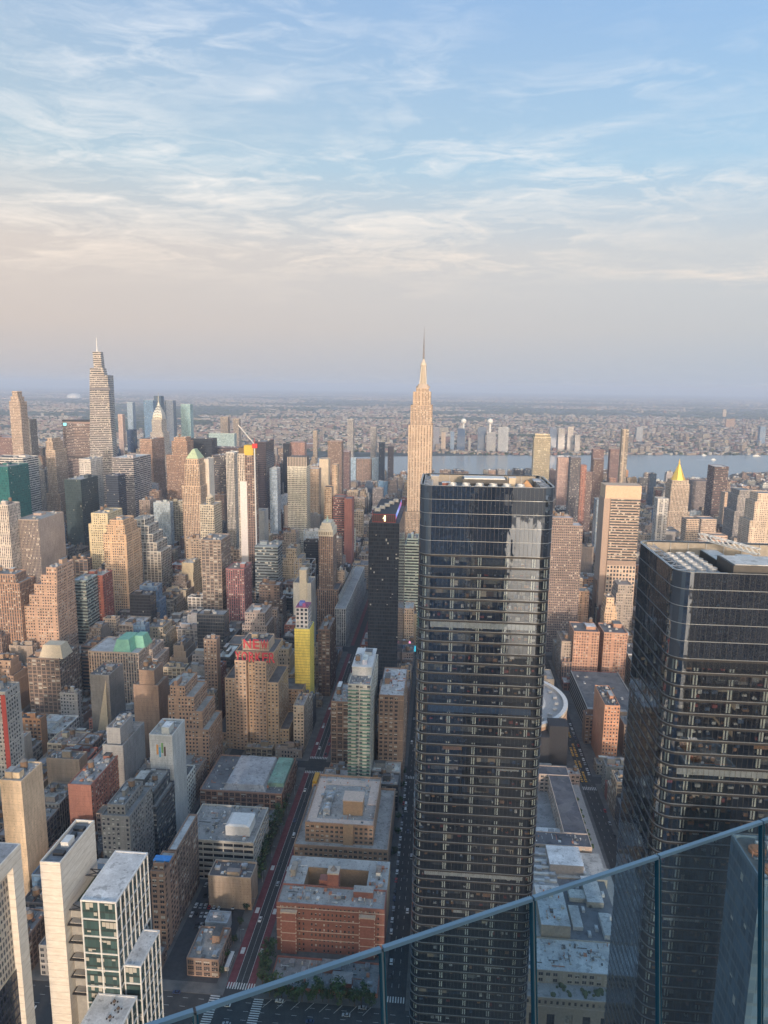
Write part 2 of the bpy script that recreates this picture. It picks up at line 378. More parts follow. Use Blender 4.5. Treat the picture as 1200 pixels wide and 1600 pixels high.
def tier(wmb, rmb, bx, sty, tint, rt, off, par=1.1, cornice=False, blind_sides=(), win=None):
    """one storey block: four facade faces, parapet and roof. bx = x0,x1,y0,y1,z0,z1"""
    x0, x1, y0, y1, z0, z1 = bx; m, bay, flr = STY[sty]; mi = wmb.mat(m); pm = wmb.mat(PLAIN)
    c = [(x0, y0), (x1, y0), (x1, y1), (x0, y1)]
    for i in range(4):
        p, q = c[i], c[(i+1) % 4]
        o = (off[0]+i*200, off[1])
        if i in blind_sides:
            m2, b2, f2 = STY['blank']; wmb.wallq(p, q, z0, z1, b2, f2, tint, wmb.mat(m2), o)
        elif win and i in win: win[i](wmb, p, q, z0, z1, tint)
        else: wmb.wallq(p, q, z0, z1, bay, flr, tint, mi, o)
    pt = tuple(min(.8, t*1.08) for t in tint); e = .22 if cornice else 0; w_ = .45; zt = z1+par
    if e: wmb.prism([(x0-e, y0-e), (x1+e, y0-e), (x1+e, y1+e), (x0-e, y1+e)], z1-.5, zt, pt, pm, top=False, bottom=True)
    else: wmb.prism(c, z1, zt, pt, pm, top=False)
    ox = [(x0-e, y0-e), (x1+e, y0-e), (x1+e, y1+e), (x0-e, y1+e)]; ix = [(x0+w_, y0+w_), (x1-w_, y0+w_), (x1-w_, y1-w_), (x0+w_, y1-w_)]
    for i in range(4):
        j = (i+1) % 4
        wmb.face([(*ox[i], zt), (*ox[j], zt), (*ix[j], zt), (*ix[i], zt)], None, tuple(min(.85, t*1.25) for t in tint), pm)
        wmb.face([(*ix[j], z1), (*ix[i], z1), (*ix[i], zt), (*ix[j], zt)], None, pt, pm)
    rmb.face([(*p, z1+.02) for p in ix], None, rt, 0)

# windows with real reveals: the wall gets holes, each pane is a piece of its own
def pane_mat(name, col, rough, bl):
    m, t, b = newmat(name)
    oi = t.new('ShaderNodeObjectInfo').outputs['Random']; g = t.new('ShaderNodeNewGeometry').outputs['Position']
    n = t.noise(g, .6, 2)
    tx = t.new('ShaderNodeTexCoord').outputs['Generated']; z = t.sep(tx)[2]
    c = t.mix(t.maprange(n, .3, .7), tuple(x*.6 for x in col), tuple(x*1.7 for x in col))
    t.l.new(c, b.inputs['Base Color']); b.inputs['Roughness'].default_value = rough
    return m
PANES = [pane_mat('window_glass_dark', (.02, .025, .034), .08, 0), pane_mat('window_glass_grey', (.055, .06, .068), .12, 0), pane_mat('window_blind', (.33, .31, .27), .6, 0)]
FRAMEM = simple('window_frame_paint', (.30, .28, .25), .6)
FRAMED = simple('window_frame_dark', (.06, .06, .06), .5)
def holes(wins, bay, flr, wx=(.25, .75), wz=(.22, .75), dep=.28, skip=None, pier=None):
    def fn(wmb, p, q, z0, z1, tint):
        L = math.hypot(q[0]-p[0], q[1]-p[1]); nb = max(1, round(L/bay)); nf = max(1, round((z1-z0)/flr))
        ux, uy = (q[0]-p[0])/L, (q[1]-p[1])/L; nx, ny = uy, -ux; bw, fh = L/nb, (z1-z0)/nf; pm = wmb.mat(PLAIN)
        def P3(a, z, d=0): return (p[0]+ux*a-nx*d, p[1]+uy*a-ny*d, z)
        for j in range(nf):
            zb, zt = z0+j*fh, z0+(j+1)*fh; s0, s1 = zb+wz[0]*fh, zb+wz[1]*fh
            tj = tuple(min(.8, x*(1+.04*((j*7) % 5-2)/2)) for x in tint)
            wmb.face([P3(0, zb), P3(L, zb), P3(L, s0), P3(0, s0)], None, tj, pm); wmb.face([P3(0, s1), P3(L, s1), P3(L, zt), P3(0, zt)], None, tj, pm)
            last = 0
            for i in range(nb):
                if skip and skip(i, j, nb, nf): continue
                a0, a1 = (i+wx[0])*bw, (i+wx[1])*bw
                wmb.face([P3(last, s0), P3(a0, s0), P3(a0, s1), P3(last, s1)], None, tj, pm); last = a1
                wmb.face([P3(a0, s0), P3(a0, s0, dep), P3(a0, s1, dep), P3(a0, s1)], None, tj, pm); wmb.face([P3(a1, s0, dep), P3(a1, s0), P3(a1, s1), P3(a1, s1, dep)], None, tj, pm)
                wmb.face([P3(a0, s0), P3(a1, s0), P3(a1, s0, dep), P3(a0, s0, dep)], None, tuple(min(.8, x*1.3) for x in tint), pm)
                wmb.face([P3(a0, s1, dep), P3(a1, s1, dep), P3(a1, s1), P3(a0, s1)], None, tj, pm)
                wins.append((P3((a0+a1)/2, (s0+s1)/2, dep-.02), math.atan2(uy, ux), a1-a0, s1-s0))
            wmb.face([P3(last, s0), P3(L, s0), P3(L, s1), P3(last, s1)], None, tj, pm)
    return fn
_wp = {}
def win_mesh(w_, h_, v, fr, div):
    key = (round(w_, 2), round(h_, 2), v, div, fr.name)
    if key in _wp: return _wp[key]
    b = MB(); g = v; f = 3; e = .07
    def q(x0, x1, z0, z1, y, m): b.face([(x0, y, z0), (x1, y, z0), (x1, y, z1), (x0, y, z1)], None, (1, 1, 1), m)
    W2, H2 = w_/2, h_/2
    if v == 2:
        q(-W2, W2, -H2, H2*.1, .0, 0); q(-W2, W2, H2*.1, H2, .0, 2)
    elif v == 3: q(-W2, W2, -H2, H2, 0, 2)
    else: q(-W2, W2, -H2, H2, 0, v)
    q(-W2, W2, -.04, .04, -.05, f)
    for k in range(1, div): x = -W2+w_*k/div; q(x-.05, x+.05, -H2, H2, -.06, f)
    for a, c in ((-W2, -W2+e), (W2-e, W2)): q(a, c, -H2, H2, -.04, f)
    q(-W2, W2, H2-e, H2, -.045, f); q(-W2, W2, -H2, -H2+e, -.045, f)
    _wp[key] = (b, fr); return _wp[key]
_wo = {}
def place_windows(r, wins, fr=None, div=1, pv=(.45, .25, .18, .12), near=None):
    fr = fr or FRAMEM; near = near or (lambda c: abs(c[0]*.3)+c[1]-c[2]*.6)
    wins = sorted(wins, key=lambda q: near(q[0])); rest = MB()
    for i, (c, a, w_, h_) in enumerate(wins):
        x = rnd.random(); v = 0 if x < pv[0] else 1 if x < pv[0]+pv[1] else 2 if x < pv[0]+pv[1]+pv[2] else 3
        b, _ = win_mesh(w_, h_, v, fr, div); key = (id(b))
        if i < 100:
            if key not in _wo:
                o = b.build('window', r, PANES+[fr]); _wo[key] = o
            else: o = _wo[key].copy(); C.objects.link(o); o.parent = r
            oo = r['_o']; o.location = (c[0]-oo[0], c[1]-oo[1], c[2]-oo[2]); o.rotation_euler.z = a
        else:
            ca, sa = cos(a), sin(a)
            for fi, f in enumerate(b.f): rest.face([(c[0]+b.v[k][0]*ca-b.v[k][1]*sa, c[1]+b.v[k][0]*sa+b.v[k][1]*ca, c[2]+b.v[k][2]) for k in f], None, (1, 1, 1), b.mi[fi])
    if rest.f: rest.build('windows', r, PANES+[fr])['kind'] = 'stuff'

def vents(r, x0, x1, y0, y1, z):
    """pipes, stubs, hatches and duct runs scattered on a roof: too many to count"""
    n = int(max(0, x1-x0)*max(0, y1-y0)/13)
    if n < 3 or x1-x0 < 4: return
    b = MB()
    for _ in range(min(n, 90)):
        x, y = rnd.uniform(x0+.5, x1-.5), rnd.uniform(y0+.5, y1-.5); s = rnd.choice([.3, .5, .8, 1.2, 1.8]); q = rnd.random(); c = rnd.choice([(.6, .6, .58), (.35, .35, .35), (.12, .12, .12), (.5, .45, .38), (.45, .2, .12)])
        if q < .5: b.box(x-s/2, x+s/2, y-s*.6, y+s*.6, z, z+rnd.uniform(.3, 1.3), c)
        elif q < .75: b.cyl(x, y, z, z+rnd.uniform(.6, 2), s*.3, None, 6, c)
        elif q < .88: L = min(rnd.uniform(2, 9), x1-x); b.box(x, x+L, y-.15, y+.15, z+.1, z+.45, c)
        else: L = min(rnd.uniform(2, 9), y1-y); b.box(x-.15, x+.15, y, y+L, z+.1, z+.45, c)
    b.build('roof_pipes', r, [PLAIN])['kind'] = 'stuff'
def building(name, label, tiers, sty, tint, rt=None, cat='building', group=None, nclut=1, tanks=None, ac=None, cornice=False, blind=(), par=1.1, win=None, clut_all=False, stys=None):
    """tiers bottom to top: x0,x1,y0,y1,z0,z1"""
    tt = [list(t) for t in tiers]
    for i in range(1, len(tt)):
        for k, sg in ((0, 1), (1, -1), (2, 1), (3, -1)):
            if abs(tt[i][k]-tt[i-1][k]) < .07: tt[i][k] = tt[i-1][k]+.07*sg
    tiers = tt
    x0, x1, y0, y1 = tiers[0][:4]; r = root(name, label, cat, ((x0+x1)/2, (y0+y1)/2, 0), group)
    wmb, rmb = MB(), MB(); off = (rnd.randrange(1000), rnd.randrange(1000)); rt = rt or jit(rnd.choice(RT))
    for i, t in enumerate(tiers):
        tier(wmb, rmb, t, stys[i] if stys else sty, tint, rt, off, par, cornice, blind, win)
    HEROBOX.append((x0, x1, y0, y1, tiers[-1][5]))
    wo_ = wmb.build('wall', r); ro = rmb.build('roof', r, [ROOF])
    t = tiers[-1]; clutter(r, t[0]+.6, t[1]-.6, t[2]+.6, t[3]-.6, t[5], tint, nclut, tanks, ac)
    if y0 < 660: vents(r, t[0]+1, t[1]-1, t[2]+1, t[3]-1, t[5]+.02)
    FOOT.append((x0, x1, y0, y1)); return r

def hbox(xL, xR, yT, U, D, H=None):
    """box whose front face spans pixels xL..xR with its top edge at yT when it stands U metres ahead"""
    a, b = atU(xL, yT, U), atU(xR, yT, U)
    return [a.x, b.x, U, U+D, 0, (a.z+b.z)/2 if H is None else H]
def hero(name, label, sty, tint, xL, xR, yT, U, D, yb, steps=(), crown=(), ref=None, **kw):
    """steps: lower wider tiers (eL,eR,eF,eB, pixel y of their top at the front); crown: narrower tiers above (iL,iR,iF,iB,height)"""
    tint = PAL[tint] if isinstance(tint, str) else tint
    b = hbox(xL, xR, yT, U, D); T = []; z = 0
    for eL, eR, eF, eB, y in steps:
        zt = atU((xL+xR)/2, y, U-eF).z
        T.append((b[0]-eL, b[1]+eR, b[2]-eF, b[3]+eB, z, zt)); z = zt
    T.append((b[0], b[1], b[2], b[3], z, b[5])); z = b[5]
    q = list(b[:4])
    for iL, iR, iF, iB, h in crown:
        q = [q[0]+iL, q[1]-iR, q[2]+iF, q[3]-iB]; T.append((*q, z, z+h)); z += h
    sx = (steps[0][0]*F/U, steps[0][1]*F/U) if steps else (0, 0)
    HERO.append((U, xL-sx[0], xR+sx[1], yb))
    if ref: GUIDE.append((ref, (xL+xR)/2, (yT+yb)/2, U))
    return building(name, label, T, sty, tint, **kw), T
# ---------------------------------------------------------------- the two dark glass office towers
def pane_normal(t):
    g = t.new('ShaderNodeNewGeometry'); p = g.outputs['Position']; x, y, z = t.sep(p)
    pan = t.comb(t.m('FLOOR', t.m('DIVIDE', x, 1.55)), t.m('FLOOR', t.m('DIVIDE', y, 1.55)), t.m('FLOOR', t.m('DIVIDE', z, 4.3)))
    wn = t.new('ShaderNodeTexWhiteNoise', noise_dimensions='3D'); t.l.new(pan, wn.inputs['Vector'])
    n = t.noise(t.comb(x, y, t.m('MULTIPLY', z, .45)), .22, 3, .5)
    bmp = t.new('ShaderNodeBump'); bmp.inputs['Strength'].default_value = .3; bmp.inputs['Distance'].default_value = .10; t.l.new(n, bmp.inputs['Height'])
    off = t.vmath('MULTIPLY', t.vmath('SUBTRACT', wn.outputs[1], (.5, .5, .5)), (.010, .010, .008))
    return t.vmath('NORMALIZE', t.vmath('ADD', bmp.outputs[0], off)), wn.outputs[0]
def curtain_glass(name='tinted_tower_glass', see=True):
    m, t, b = newmat(name); t.n.remove(b); out = t.n['Material Output']; nn, rv = pane_normal(t)
    gl = t.new('ShaderNodeBsdfGlossy'); gl.inputs['Roughness'].default_value = .012; gl.inputs['Color'].default_value = (.82, .91, 1, 1); t.l.new(nn, gl.inputs['Normal'])
    if see: tr = t.new('ShaderNodeBsdfTransparent'); tr.inputs[0].default_value = (.66, .74, .82, 1)
    else: tr = t.new('ShaderNodeBsdfDiffuse'); t.l.new(t.mix(rv, (.010, .014, .022), (.022, .028, .040)), tr.inputs[0])
    lw = t.new('ShaderNodeLayerWeight'); lw.inputs[0].default_value = .35
    mx = t.new('ShaderNodeMixShader'); t.l.new(t.maprange(lw.outputs['Fresnel'], 0, 1, .32, .97), mx.inputs[0])
    t.l.new(tr.outputs[0], mx.inputs[1]); t.l.new(gl.outputs[0], mx.inputs[2]); t.l.new(mx.outputs[0], out.inputs[0])
    return m
TGLASS = curtain_glass()
def interior():
    m, t, b = newmat('office_interior_wall')
    g = t.new('ShaderNodeNewGeometry'); x, y, z = t.sep(g.outputs['Position'])
    cell = t.comb(t.m('FLOOR', t.m('DIVIDE', t.m('ADD', x, t.m('MULTIPLY', y, .7)), 2.9)), t.m('FLOOR', t.m('DIVIDE', z, 4.3)))
    wn = t.new('ShaderNodeTexWhiteNoise', noise_dimensions='2D'); t.l.new(cell, wn.inputs['Vector'])
    c = t.ramp(wn.outputs[0], [(0, (.03, .04, .06)), (.3, (.09, .095, .10)), (.5, (.20, .19, .16)), (.62, (.03, .045, .075)), (.75, (.24, .23, .21)), (.86, (.11, .07, .05)), (.92, (.04, .05, .06))], 'CONSTANT')
    n = t.maprange(t.noise(g.outputs['Position'], 1.5, 3), .3, .7, .6, 1.3)
    t.l.new(t.mix(1.0, c, t.comb(n, n, n), 'MULTIPLY'), b.inputs['Base Color']); b.inputs['Roughness'].default_value = .7
    wn2 = t.sep(wn.outputs[1])[1]
    b.inputs['Emission Color'].default_value = (1, .68, .38, 1)
    t.l.new(t.m('MULTIPLY', t.m('GREATER_THAN', wn2, .93), .12), b.inputs['Emission Strength'])
    return m
INTER = interior()
MECH = curtain_glass('dark_plant_glass', False)
FLOORM = simple('office_floor', (.05, .05, .055), .7, 0, .35, .4)
EDGE = simple('floor_edge_metal', (.15, .17, .19), .4, .3, .1)
SPAN = simple('spandrel_dark', (.022, .024, .028), .3)
COLM = simple('office_column', (.78, .78, .66), .7, 0, .15)
def rrect(x0, x1, y0, y1, r, n=7, e=0):
    x0 -= e; x1 += e; y0 -= e; y1 += e; r += e; P = []
    for cx, cy, a0 in ((x0+r, y0+r, pi), (x1-r, y0+r, 1.5*pi), (x1-r, y1-r, 0), (x0+r, y1-r, .5*pi)):
        for i in range(n+1): a = a0+i*pi/2/n; P.append((cx+r*cos(a), cy+r*sin(a)))
    return P
def glass_tower(label, x0, x1, y0, y1, H, fh, nmech, r, seed, cols, mechh=5.3):
    R_ = random.Random(seed); t = root('glass_tower', label, 'skyscraper', ((x0+x1)/2, (y0+y1)/2, 0)); o = t['_o']
    zt = H-nmech*mechh; nf = int(zt/fh); z0 = zt-nf*fh
    b = MB(); P = rrect(x0, x1, y0, y1, r); b.prism(P, .2, zt-.02, top=False)
    g = b.build('curtain_wall', t, [TGLASS], smooth=False)
    b = MB(); b.prism(rrect(x0, x1, y0, y1, r), zt+.02, H, top=False); b.prism(rrect(x0, x1, y0, y1, r, e=-.5), H-5, H-.01, top=False)
    P1, P2 = rrect(x0, x1, y0, y1, r), rrect(x0, x1, y0, y1, r, e=-.5)
    for i in range(len(P1)): j = (i+1) % len(P1); b.face([(*P1[i], H), (*P1[j], H), (*P2[j], H), (*P2[i], H)])
    b.build('mechanical_screen', t, [MECH])
    # floors: slab, dark spandrel and a thin bright edge
    fl = MB(); e1 = rrect(x0, x1, y0, y1, r, e=.04); e2 = rrect(x0, x1, y0, y1, r, e=.16); e3 = rrect(x0, x1, y0, y1, r, e=-.15)
    fl.prism(e1, -.85, -.13, m=1, top=False); fl.prism(e2, -.10, .02, m=2, bottom=True); fl.prism(e3, -.7, -.14, m=0, top=False, bottom=True)
    fl.face([(*p, .12) for p in e3], None, (1, 1, 1), 0)
    f0 = fl.build('floor_band', t, [FLOORM, SPAN, EDGE]); f0.location = (-o[0], -o[1], z0)
    for i in range(1, nf+1):
        c = f0.copy(); C.objects.link(c); c.parent = t; c.location = (-o[0], -o[1], z0+i*fh)
    rb = MB(); rb.prism(e2, -.05, .12, m=0, top=False); 
    for i in range(len(e2)): j = (i+1) % len(e2); rb.face([(*e2[i], .12), (*e2[j], .12), (*P1[j], .12), (*P1[i], .12)])
    r0 = rb.build('trim_band', t, [EDGE]); r0.location = (-o[0], -o[1], zt+mechh)
    for i in range(2, nmech+1):
        c = r0.copy(); C.objects.link(c); c.parent = t; c.location = (-o[0], -o[1], zt+i*mechh-(.12 if i == nmech else 0))
    # mullions
    b = MB(); e4 = .09
    n = int((x1-x0-2*r)/1.55); 
    for i in range(n+1):
        x = x0+r+(x1-x0-2*r)*i/n
        b.box(x-.035, x+.035, y0-.08, y0-.03, .3, H-.3); 
    n = int((y1-y0-2*r)/1.55)
    for i in range(n+1):
        y = y0+r+(y1-y0-2*r)*i/n
        b.box(x0-.08, x0-.03, y-.035, y+.035, .3, H-.3)
    b.build('mullions', t, [simple('mullion_metal', (.05, .055, .06), .4, .3)])
    # service core and partitions
    b = MB(); b.box(x0+6.5, x1-6.5, y0+6.5, y1-6.5, .2, zt-.2)
    for k in range(nf):
        zb = z0+k*fh+.13
        for i in range(R_.randrange(2, 7)):
            x = R_.uniform(x0+3, x1-3); b.box(x, x+.15, y0+.7, y0+6.4, zb, zb+fh-.9)
        if R_.random() < .55:
            xa = R_.uniform(x0+2, x1-22); xb = xa+R_.uniform(6, 20); d = R_.uniform(1.6, 4.5); b.box(xa, xb, y0+d, y0+d+.15, zb, zb+fh-.9)
        for i in range(R_.randrange(1, 4)):
            y = R_.uniform(y0+3, y1-3); b.box(x0+.7, x0+6.4, y, y+.15, zb, zb+fh-.9)
    b.build('core', t, [INTER])
    # columns stand just behind the glass, in pairs
    cb = MB(); cb.box(-.42, -.05, 0, .5, .5, zt-.5); cb.box(.42, .85, 0, .5, .5, zt-.5); cx = list(cols)
    cb.box(-.05, .42, .1, .4, .5, zt-.5, m=1)
    c0 = None
    for i, x in enumerate(cx):
        c = cb.build('column', t, [COLM, FLOORM]) if c0 is None else c0.copy()
        if c0 is not None: C.objects.link(c); c.parent = t
        c0 = c0 or c; c.location = (x-o[0], y0+.75-o[1], 0)
    for i in range(4):
        c = c0.copy(); C.objects.link(c); c.parent = t; c.rotation_euler.z = -pi/2; c.location = (x0+.75-o[0], y0+r+4+i*(y1-y0-2*r-8)/3-o[1], 0)
    for sx, dx in ((x0, 2.1), (x1, -2.1)):
        c = c0.copy(); C.objects.link(c); c.parent = t; c.rotation_euler.z = 0; c.location = (sx+dx-o[0], y0+2.0-o[1], 0)
    # desks, screens, seats and crates near the glass: too many to count
    b = MB(); 
    MS = [simple('desk_white', (.50, .49, .46), .6), simple('chair_black', (.02, .02, .022), .7), simple('desk_oak', (.30, .16, .08), .6), simple('screen_blue', (.05, .09, .16), .4), simple('seat_red', (.25, .05, .04), .7)] if 'desk_white' not in MATS else [MATS[q] for q in ('desk_white', 'chair_black', 'desk_oak', 'screen_blue', 'seat_red')]
    for k in range(nf):
        zb = z0+k*fh+.125; x = x0+2.5
        dens = R_.choice([.15, .5, .8, .9])
        while x < x1-3:
            if R_.random() < dens:
                mm = R_.choice([0, 0, 1, 1, 1, 2, 2, 3, 4]); w_ = R_.uniform(.5, 1.8); y = y0+1.5+R_.uniform(0, 3.2); h = R_.uniform(.4, 1.3)
                b.box(x, x+w_, y, y+R_.uniform(.5, 1.1), zb, zb+h, m=mm)
                if R_.random() < .5: b.box(x+.1, x+.1+w_*.6, y+.15, y+.25, zb+h+.01, zb+h+.45, m=R_.choice([0, 1, 3]))
                x += w_
            x += R_.uniform(.3, 1.6)
        if R_.random() < .16: b.box(x0+5, x1-5, y0+.35, y0+.4, zb+fh-.95-R_.uniform(1.2, 3.0), zb+fh-.95, m=R_.choice([0, 1, 1, 3]))   # a whole floor of drawn shades
        elif R_.random() < .35:
            xa = R_.uniform(x0+3, x1-12); b.box(xa, xa+R_.uniform(3, 9), y0+.35, y0+.4, zb+fh-.95-R_.uniform(.6, 2.3), zb+fh-.95, m=0 if R_.random() < .3 else 2 if R_.random() < .2 else 1)
    b.build('furniture', t, MS)['kind'] = 'stuff'
    return t, zt
def fan_unit(x, y, z, w_, d_, h_, n, label, grp, cat='cooling tower'):
    t = root('cooling_tower', label, cat, (x, y, z), grp); b = MB(); b.box(x-w_/2, x+w_/2, y-d_/2, y+d_/2, z+.5, z+h_)
    for k in range(4): a = x-w_/2+.3 if k % 2 else x+w_/2-.3; c = y-d_/2+.3 if k < 2 else y+d_/2-.3; b.box(a-.15, a+.15, c-.15, c+.15, z, z+.5)
    b.build('casing', t, [METAL])
    for i in range(n):
        b = MB(); yy = y-d_/2+d_*(i+.5)/n; b.cyl(x, yy, z+h_, z+h_+.9, min(w_, d_/n)*.42, None, 16, top=False); b.cyl(x, yy, z+h_+.01, z+h_+.3, min(w_, d_/n)*.38, None, 16)
        o = b.build('fan_shroud', t, [simple('fan_shroud_metal', (.55, .56, .57), .4, .5) if 'fan_shroud_metal' not in MATS else MATS['fan_shroud_metal']]); 
    return t
# central tower
TX0, TX1, TY0, TY1, TH = -8.3, 42.0, 265, 303, 303.8
t, zt = glass_tower('tall black glass office tower with rounded corners, central in front of the tall antenna skyscraper', TX0, TX1, TY0, TY1, TH, 4.32, 5, 4.5, 3, [TX0+12.9+i*10.2 for i in range(4)])
def roofdeck(t, x0, x1, y0, y1, r, zr, H, left_truss=True):
    b = MB(); b.face([(*p, zr) for p in rrect(x0, x1, y0, y1, r, e=-.6)], None, (.16, .155, .15)); b.build('roof', t, [ROOF])
    b = MB(); b.box(x0+3, x1-3, y1-1.6, y1-1.0, zr+.02, H-.35, (.30, .26, .21)); 
    for x in range(int(x0)+5, int(x1)-3, 6): b.box(x, x+.3, y1-1.9, y1-1.61, zr+.02, H-.36, (.35, .34, .32))
    b.build('screen_wall', t, [PLAIN])
    b = MB()   # steel trusses round the corners
    for s, xx in ((1, x0+1.3), (-1, x1-1.3)):
        ys = [y0+5+i*(y1-y0-9)/7 for i in range(8)]
        for i in range(7):
            a, c = (xx, ys[i], H-.6), (xx+s*3.2, ys[i], H-.6); d_, e_ = (xx, ys[i+1], H-.6), (xx+s*3.2, ys[i+1], H-.6)
            b.bar(a, d_, .16); b.bar(c, e_, .16); b.bar(a, c, .13); b.bar(a if i % 2 else c, e_ if i % 2 else d_, .12)
            b.bar((xx+s*3.2, ys[i], zr), (xx+s*3.2, ys[i], H-.6), .14); b.bar((xx+s*3.2, ys[i], H-.6), (xx+s*3.2, ys[i+1], zr), .1)
    b.build('roof_truss', t, [METAL])
roofdeck(t, TX0, TX1, TY0, TY1, 4.5, TH-3.4, TH)
m_ = root('plant_enclosure', 'dark plant room with bright white roof sheet atop the central black glass tower', 'plant room', (16, 288, TH-3.4)); b = MB(); b.box(8, 26, 284, 294, TH-3.38, TH+.1); b.build('wall', m_, [DARKM]); b = MB(); b.box(8.8, 25, 285, 293, TH+.12, TH+.5); b.build('roof', m_, [WHITEM])
for i in range(6): fan_unit(4+i*5.2, 274, TH-3.4, 3.6, 3.6, 2.4, 1, 'round-fan cooling unit on the central tower roof, %s from the left in the front row' % ('first', 'second', 'third', 'fourth', 'fifth', 'sixth')[i], 'cooling units on the central tower')
m_ = root('roof_canopy', 'pointed orange-brown canopy on the central black glass tower roof', 'canopy', (33, 280, TH-3.4)); b = MB(); b.prism([(29.5, 277), (36.5, 277), (36.5, 283), (29.5, 283)], TH-3.2, TH+.9, m=0, top=False, pts1=[(32.9, 279.9), (33.1, 279.9), (33.1, 280.1), (32.9, 280.1)]); b.build('canopy_roof', m_, [simple('orange_tarpaulin', (.42, .24, .12), .8)])
for i, (x, y, w_, d_, h_, c) in enumerate([(-3, 288, 3, 4, 5.2, 'grey'), (28, 288, 2.6, 3, 5, 'cream'), (1.5, 281, 3, 3, 3, 'rust'), (38, 290, 2.5, 5, 3.5, 'dark grey')]):
    m_ = root('roof_cabinet', ['tall grey cabinet near the left corner', 'cream machine box right of the white plant roof', 'low rust coloured box behind the fans', 'dark cabinet by the right corner truss'][i]+' on the central black tower roof', 'cabinet', (x, y, TH-3.4)); b = MB()
    b.box(x-w_/2, x+w_/2, y-d_/2, y+d_/2, TH-3.38, TH-3.4+h_*.8, PAL[c]); b.box(x-w_/2-.2, x+w_/2+.2, y-d_/2-.2, y+d_/2+.2, TH-3.4+h_*.8+.01, TH-3.4+h_*.8+.3, PAL['silver'], bottom=True); b.build('casing', m_, [PLAIN])
FOOT.append((TX0-3, TX1+3, TY0-3, TY1+3)); GUIDE.append(('the central black glass tower', 755, 1100, 265))
# right-hand tower
RX0, RX1, RY0, RY1, RH = 73.5, 137, 208, 252, 285.0
a = atU(1058, 893, 208); RX0 = a.x; RH = a.z; RX1 = RX0+62
t, zt = glass_tower('broad black glass office tower with open machinery roof at the right edge', RX0, RX1, RY0, RY1, RH, 4.32, 5, 5.0, 5, [RX0+8+i*10.4 for i in range(5)])
roofdeck(t, RX0, RX1, RY0, RY1, 5, RH-5, RH)
for i in range(3): fan_unit(RX0+6.5+i*3.6, 226+i*1.0, RH-5, 3.3, 24, 3.2, 6, 'row of six round fans, %s of three, on the right-hand tower roof' % ('leftmost', 'middle', 'rightmost')[i], 'fan rows on the right-hand tower')
m_ = root('plant_enclosure', 'large dark plant room with stained white roof at the front of the right-hand tower roof', 'plant room', (RX0+27, 215, RH-5)); b = MB(); b.box(RX0+17, RX0+40, 211, 224, RH-4.98, RH+1.6); b.build('wall', m_, [DARKM]); b = MB(); b.box(RX0+17.6, RX0+39.4, 211.6, 223.4, RH+1.62, RH+1.8, (.6, .6, .58)); b.build('roof', m_, [ROOF])
m_ = root('plant_enclosure', 'smaller dark plant box with pale lid amid the right-hand tower roof', 'plant room', (RX0+18, 234, RH-5)); b = MB(); b.box(RX0+18.5, RX0+24, 228, 243, RH-4.98, RH-1); b.build('wall', m_, [DARKM]); b = MB(); b.box(RX0+18.8, RX0+23.7, 228.3, 242.7, RH-.98, RH-.8, (.6, .6, .58)); b.build('roof', m_, [ROOF])
m_ = root('window_cleaning_crane', 'white window-cleaning crane with lattice arm on the right-hand tower roof', 'crane', (RX0+30, 238, RH-5)); b = MB(); b.box(RX0+28, RX0+33, 232, 238, RH-4.98, RH-1); b.build('base', m_, [WHITEM]); b = MB()
A0, A1 = Vector((RX0+32, 231, RH+.5)), Vector((RX0+20, 250, RH+1.5))
for k in range(10):
    p, q = A0.lerp(A1, k/10), A0.lerp(A1, (k+1)/10); up = Vector((0, 0, 1.8)); sd = Vector((1.4, .9, 0))
    for d_ in (Vector(), up, sd, up+sd): b.bar(p+d_, q+d_, .16)
    b.bar(p, q+up, .12); b.bar(p+sd, q+up+sd, .12); b.bar(p+up, p+up+sd, .12)
b.build('arm', m_, [WHITEM])
FOOT.append((RX0-3, RX1+3, RY0-3, RY1+3)); GUIDE.append(('the right-hand black glass tower', 1110, 1150, 208))

# glass tower seen through the railing at the lower right
GL2 = STY['dark'][0]
a, c = atU(1188, 1384, 170), atU(1143, 1312, 188)
r, T = hero('office_tower', 'dark glass tower with orange rooftop machinery, behind the railing at lower right', 'glass', (.11, .16, .20), 1188, 1290, 1384, 170, 19, 1600, nclut=0, tanks=0, ac=2, ref='the glass tower behind the railing')
x0 = a.x; m_ = root('roof_machine', 'pair of orange round machines on the dark glass tower behind the railing', 'machine', (x0+4, 178, a.z)); b = MB()
for y in (175, 183): b.cyl(x0+4.5, y, a.z+.1, a.z+1.6, 2.2, None, 18); b.cyl(x0+4.5, y, a.z+1.62, a.z+2.0, 1.4, None, 18)
b.build('drum', m_, [simple('orange_plant_paint', (.40, .17, .08), .6)])

# ---------------------------------------------------------------- lower left group
def fin_mat():
    m, t, b = newmat('board_marked_stone'); g = t.new('ShaderNodeNewGeometry').outputs['Position']; x, y, z = t.sep(g)
    n = t.noise(t.comb(x, y, t.m('MULTIPLY', z, 3)), .25, 4, .6); s = t.m('LESS_THAN', t.m('FRACT', t.m('DIVIDE', t.m('ADD', z, t.m('MULTIPLY', n, .7)), 3.4)), .05)
    c = t.mix(t.maprange(n, .3, .7), (.58, .53, .46), (.74, .70, .63)); c = t.mix(s, c, (.42, .38, .33)); t.l.new(c, b.inputs['Base Color']); b.inputs['Roughness'].default_value = .9; return m
FIN = fin_mat()
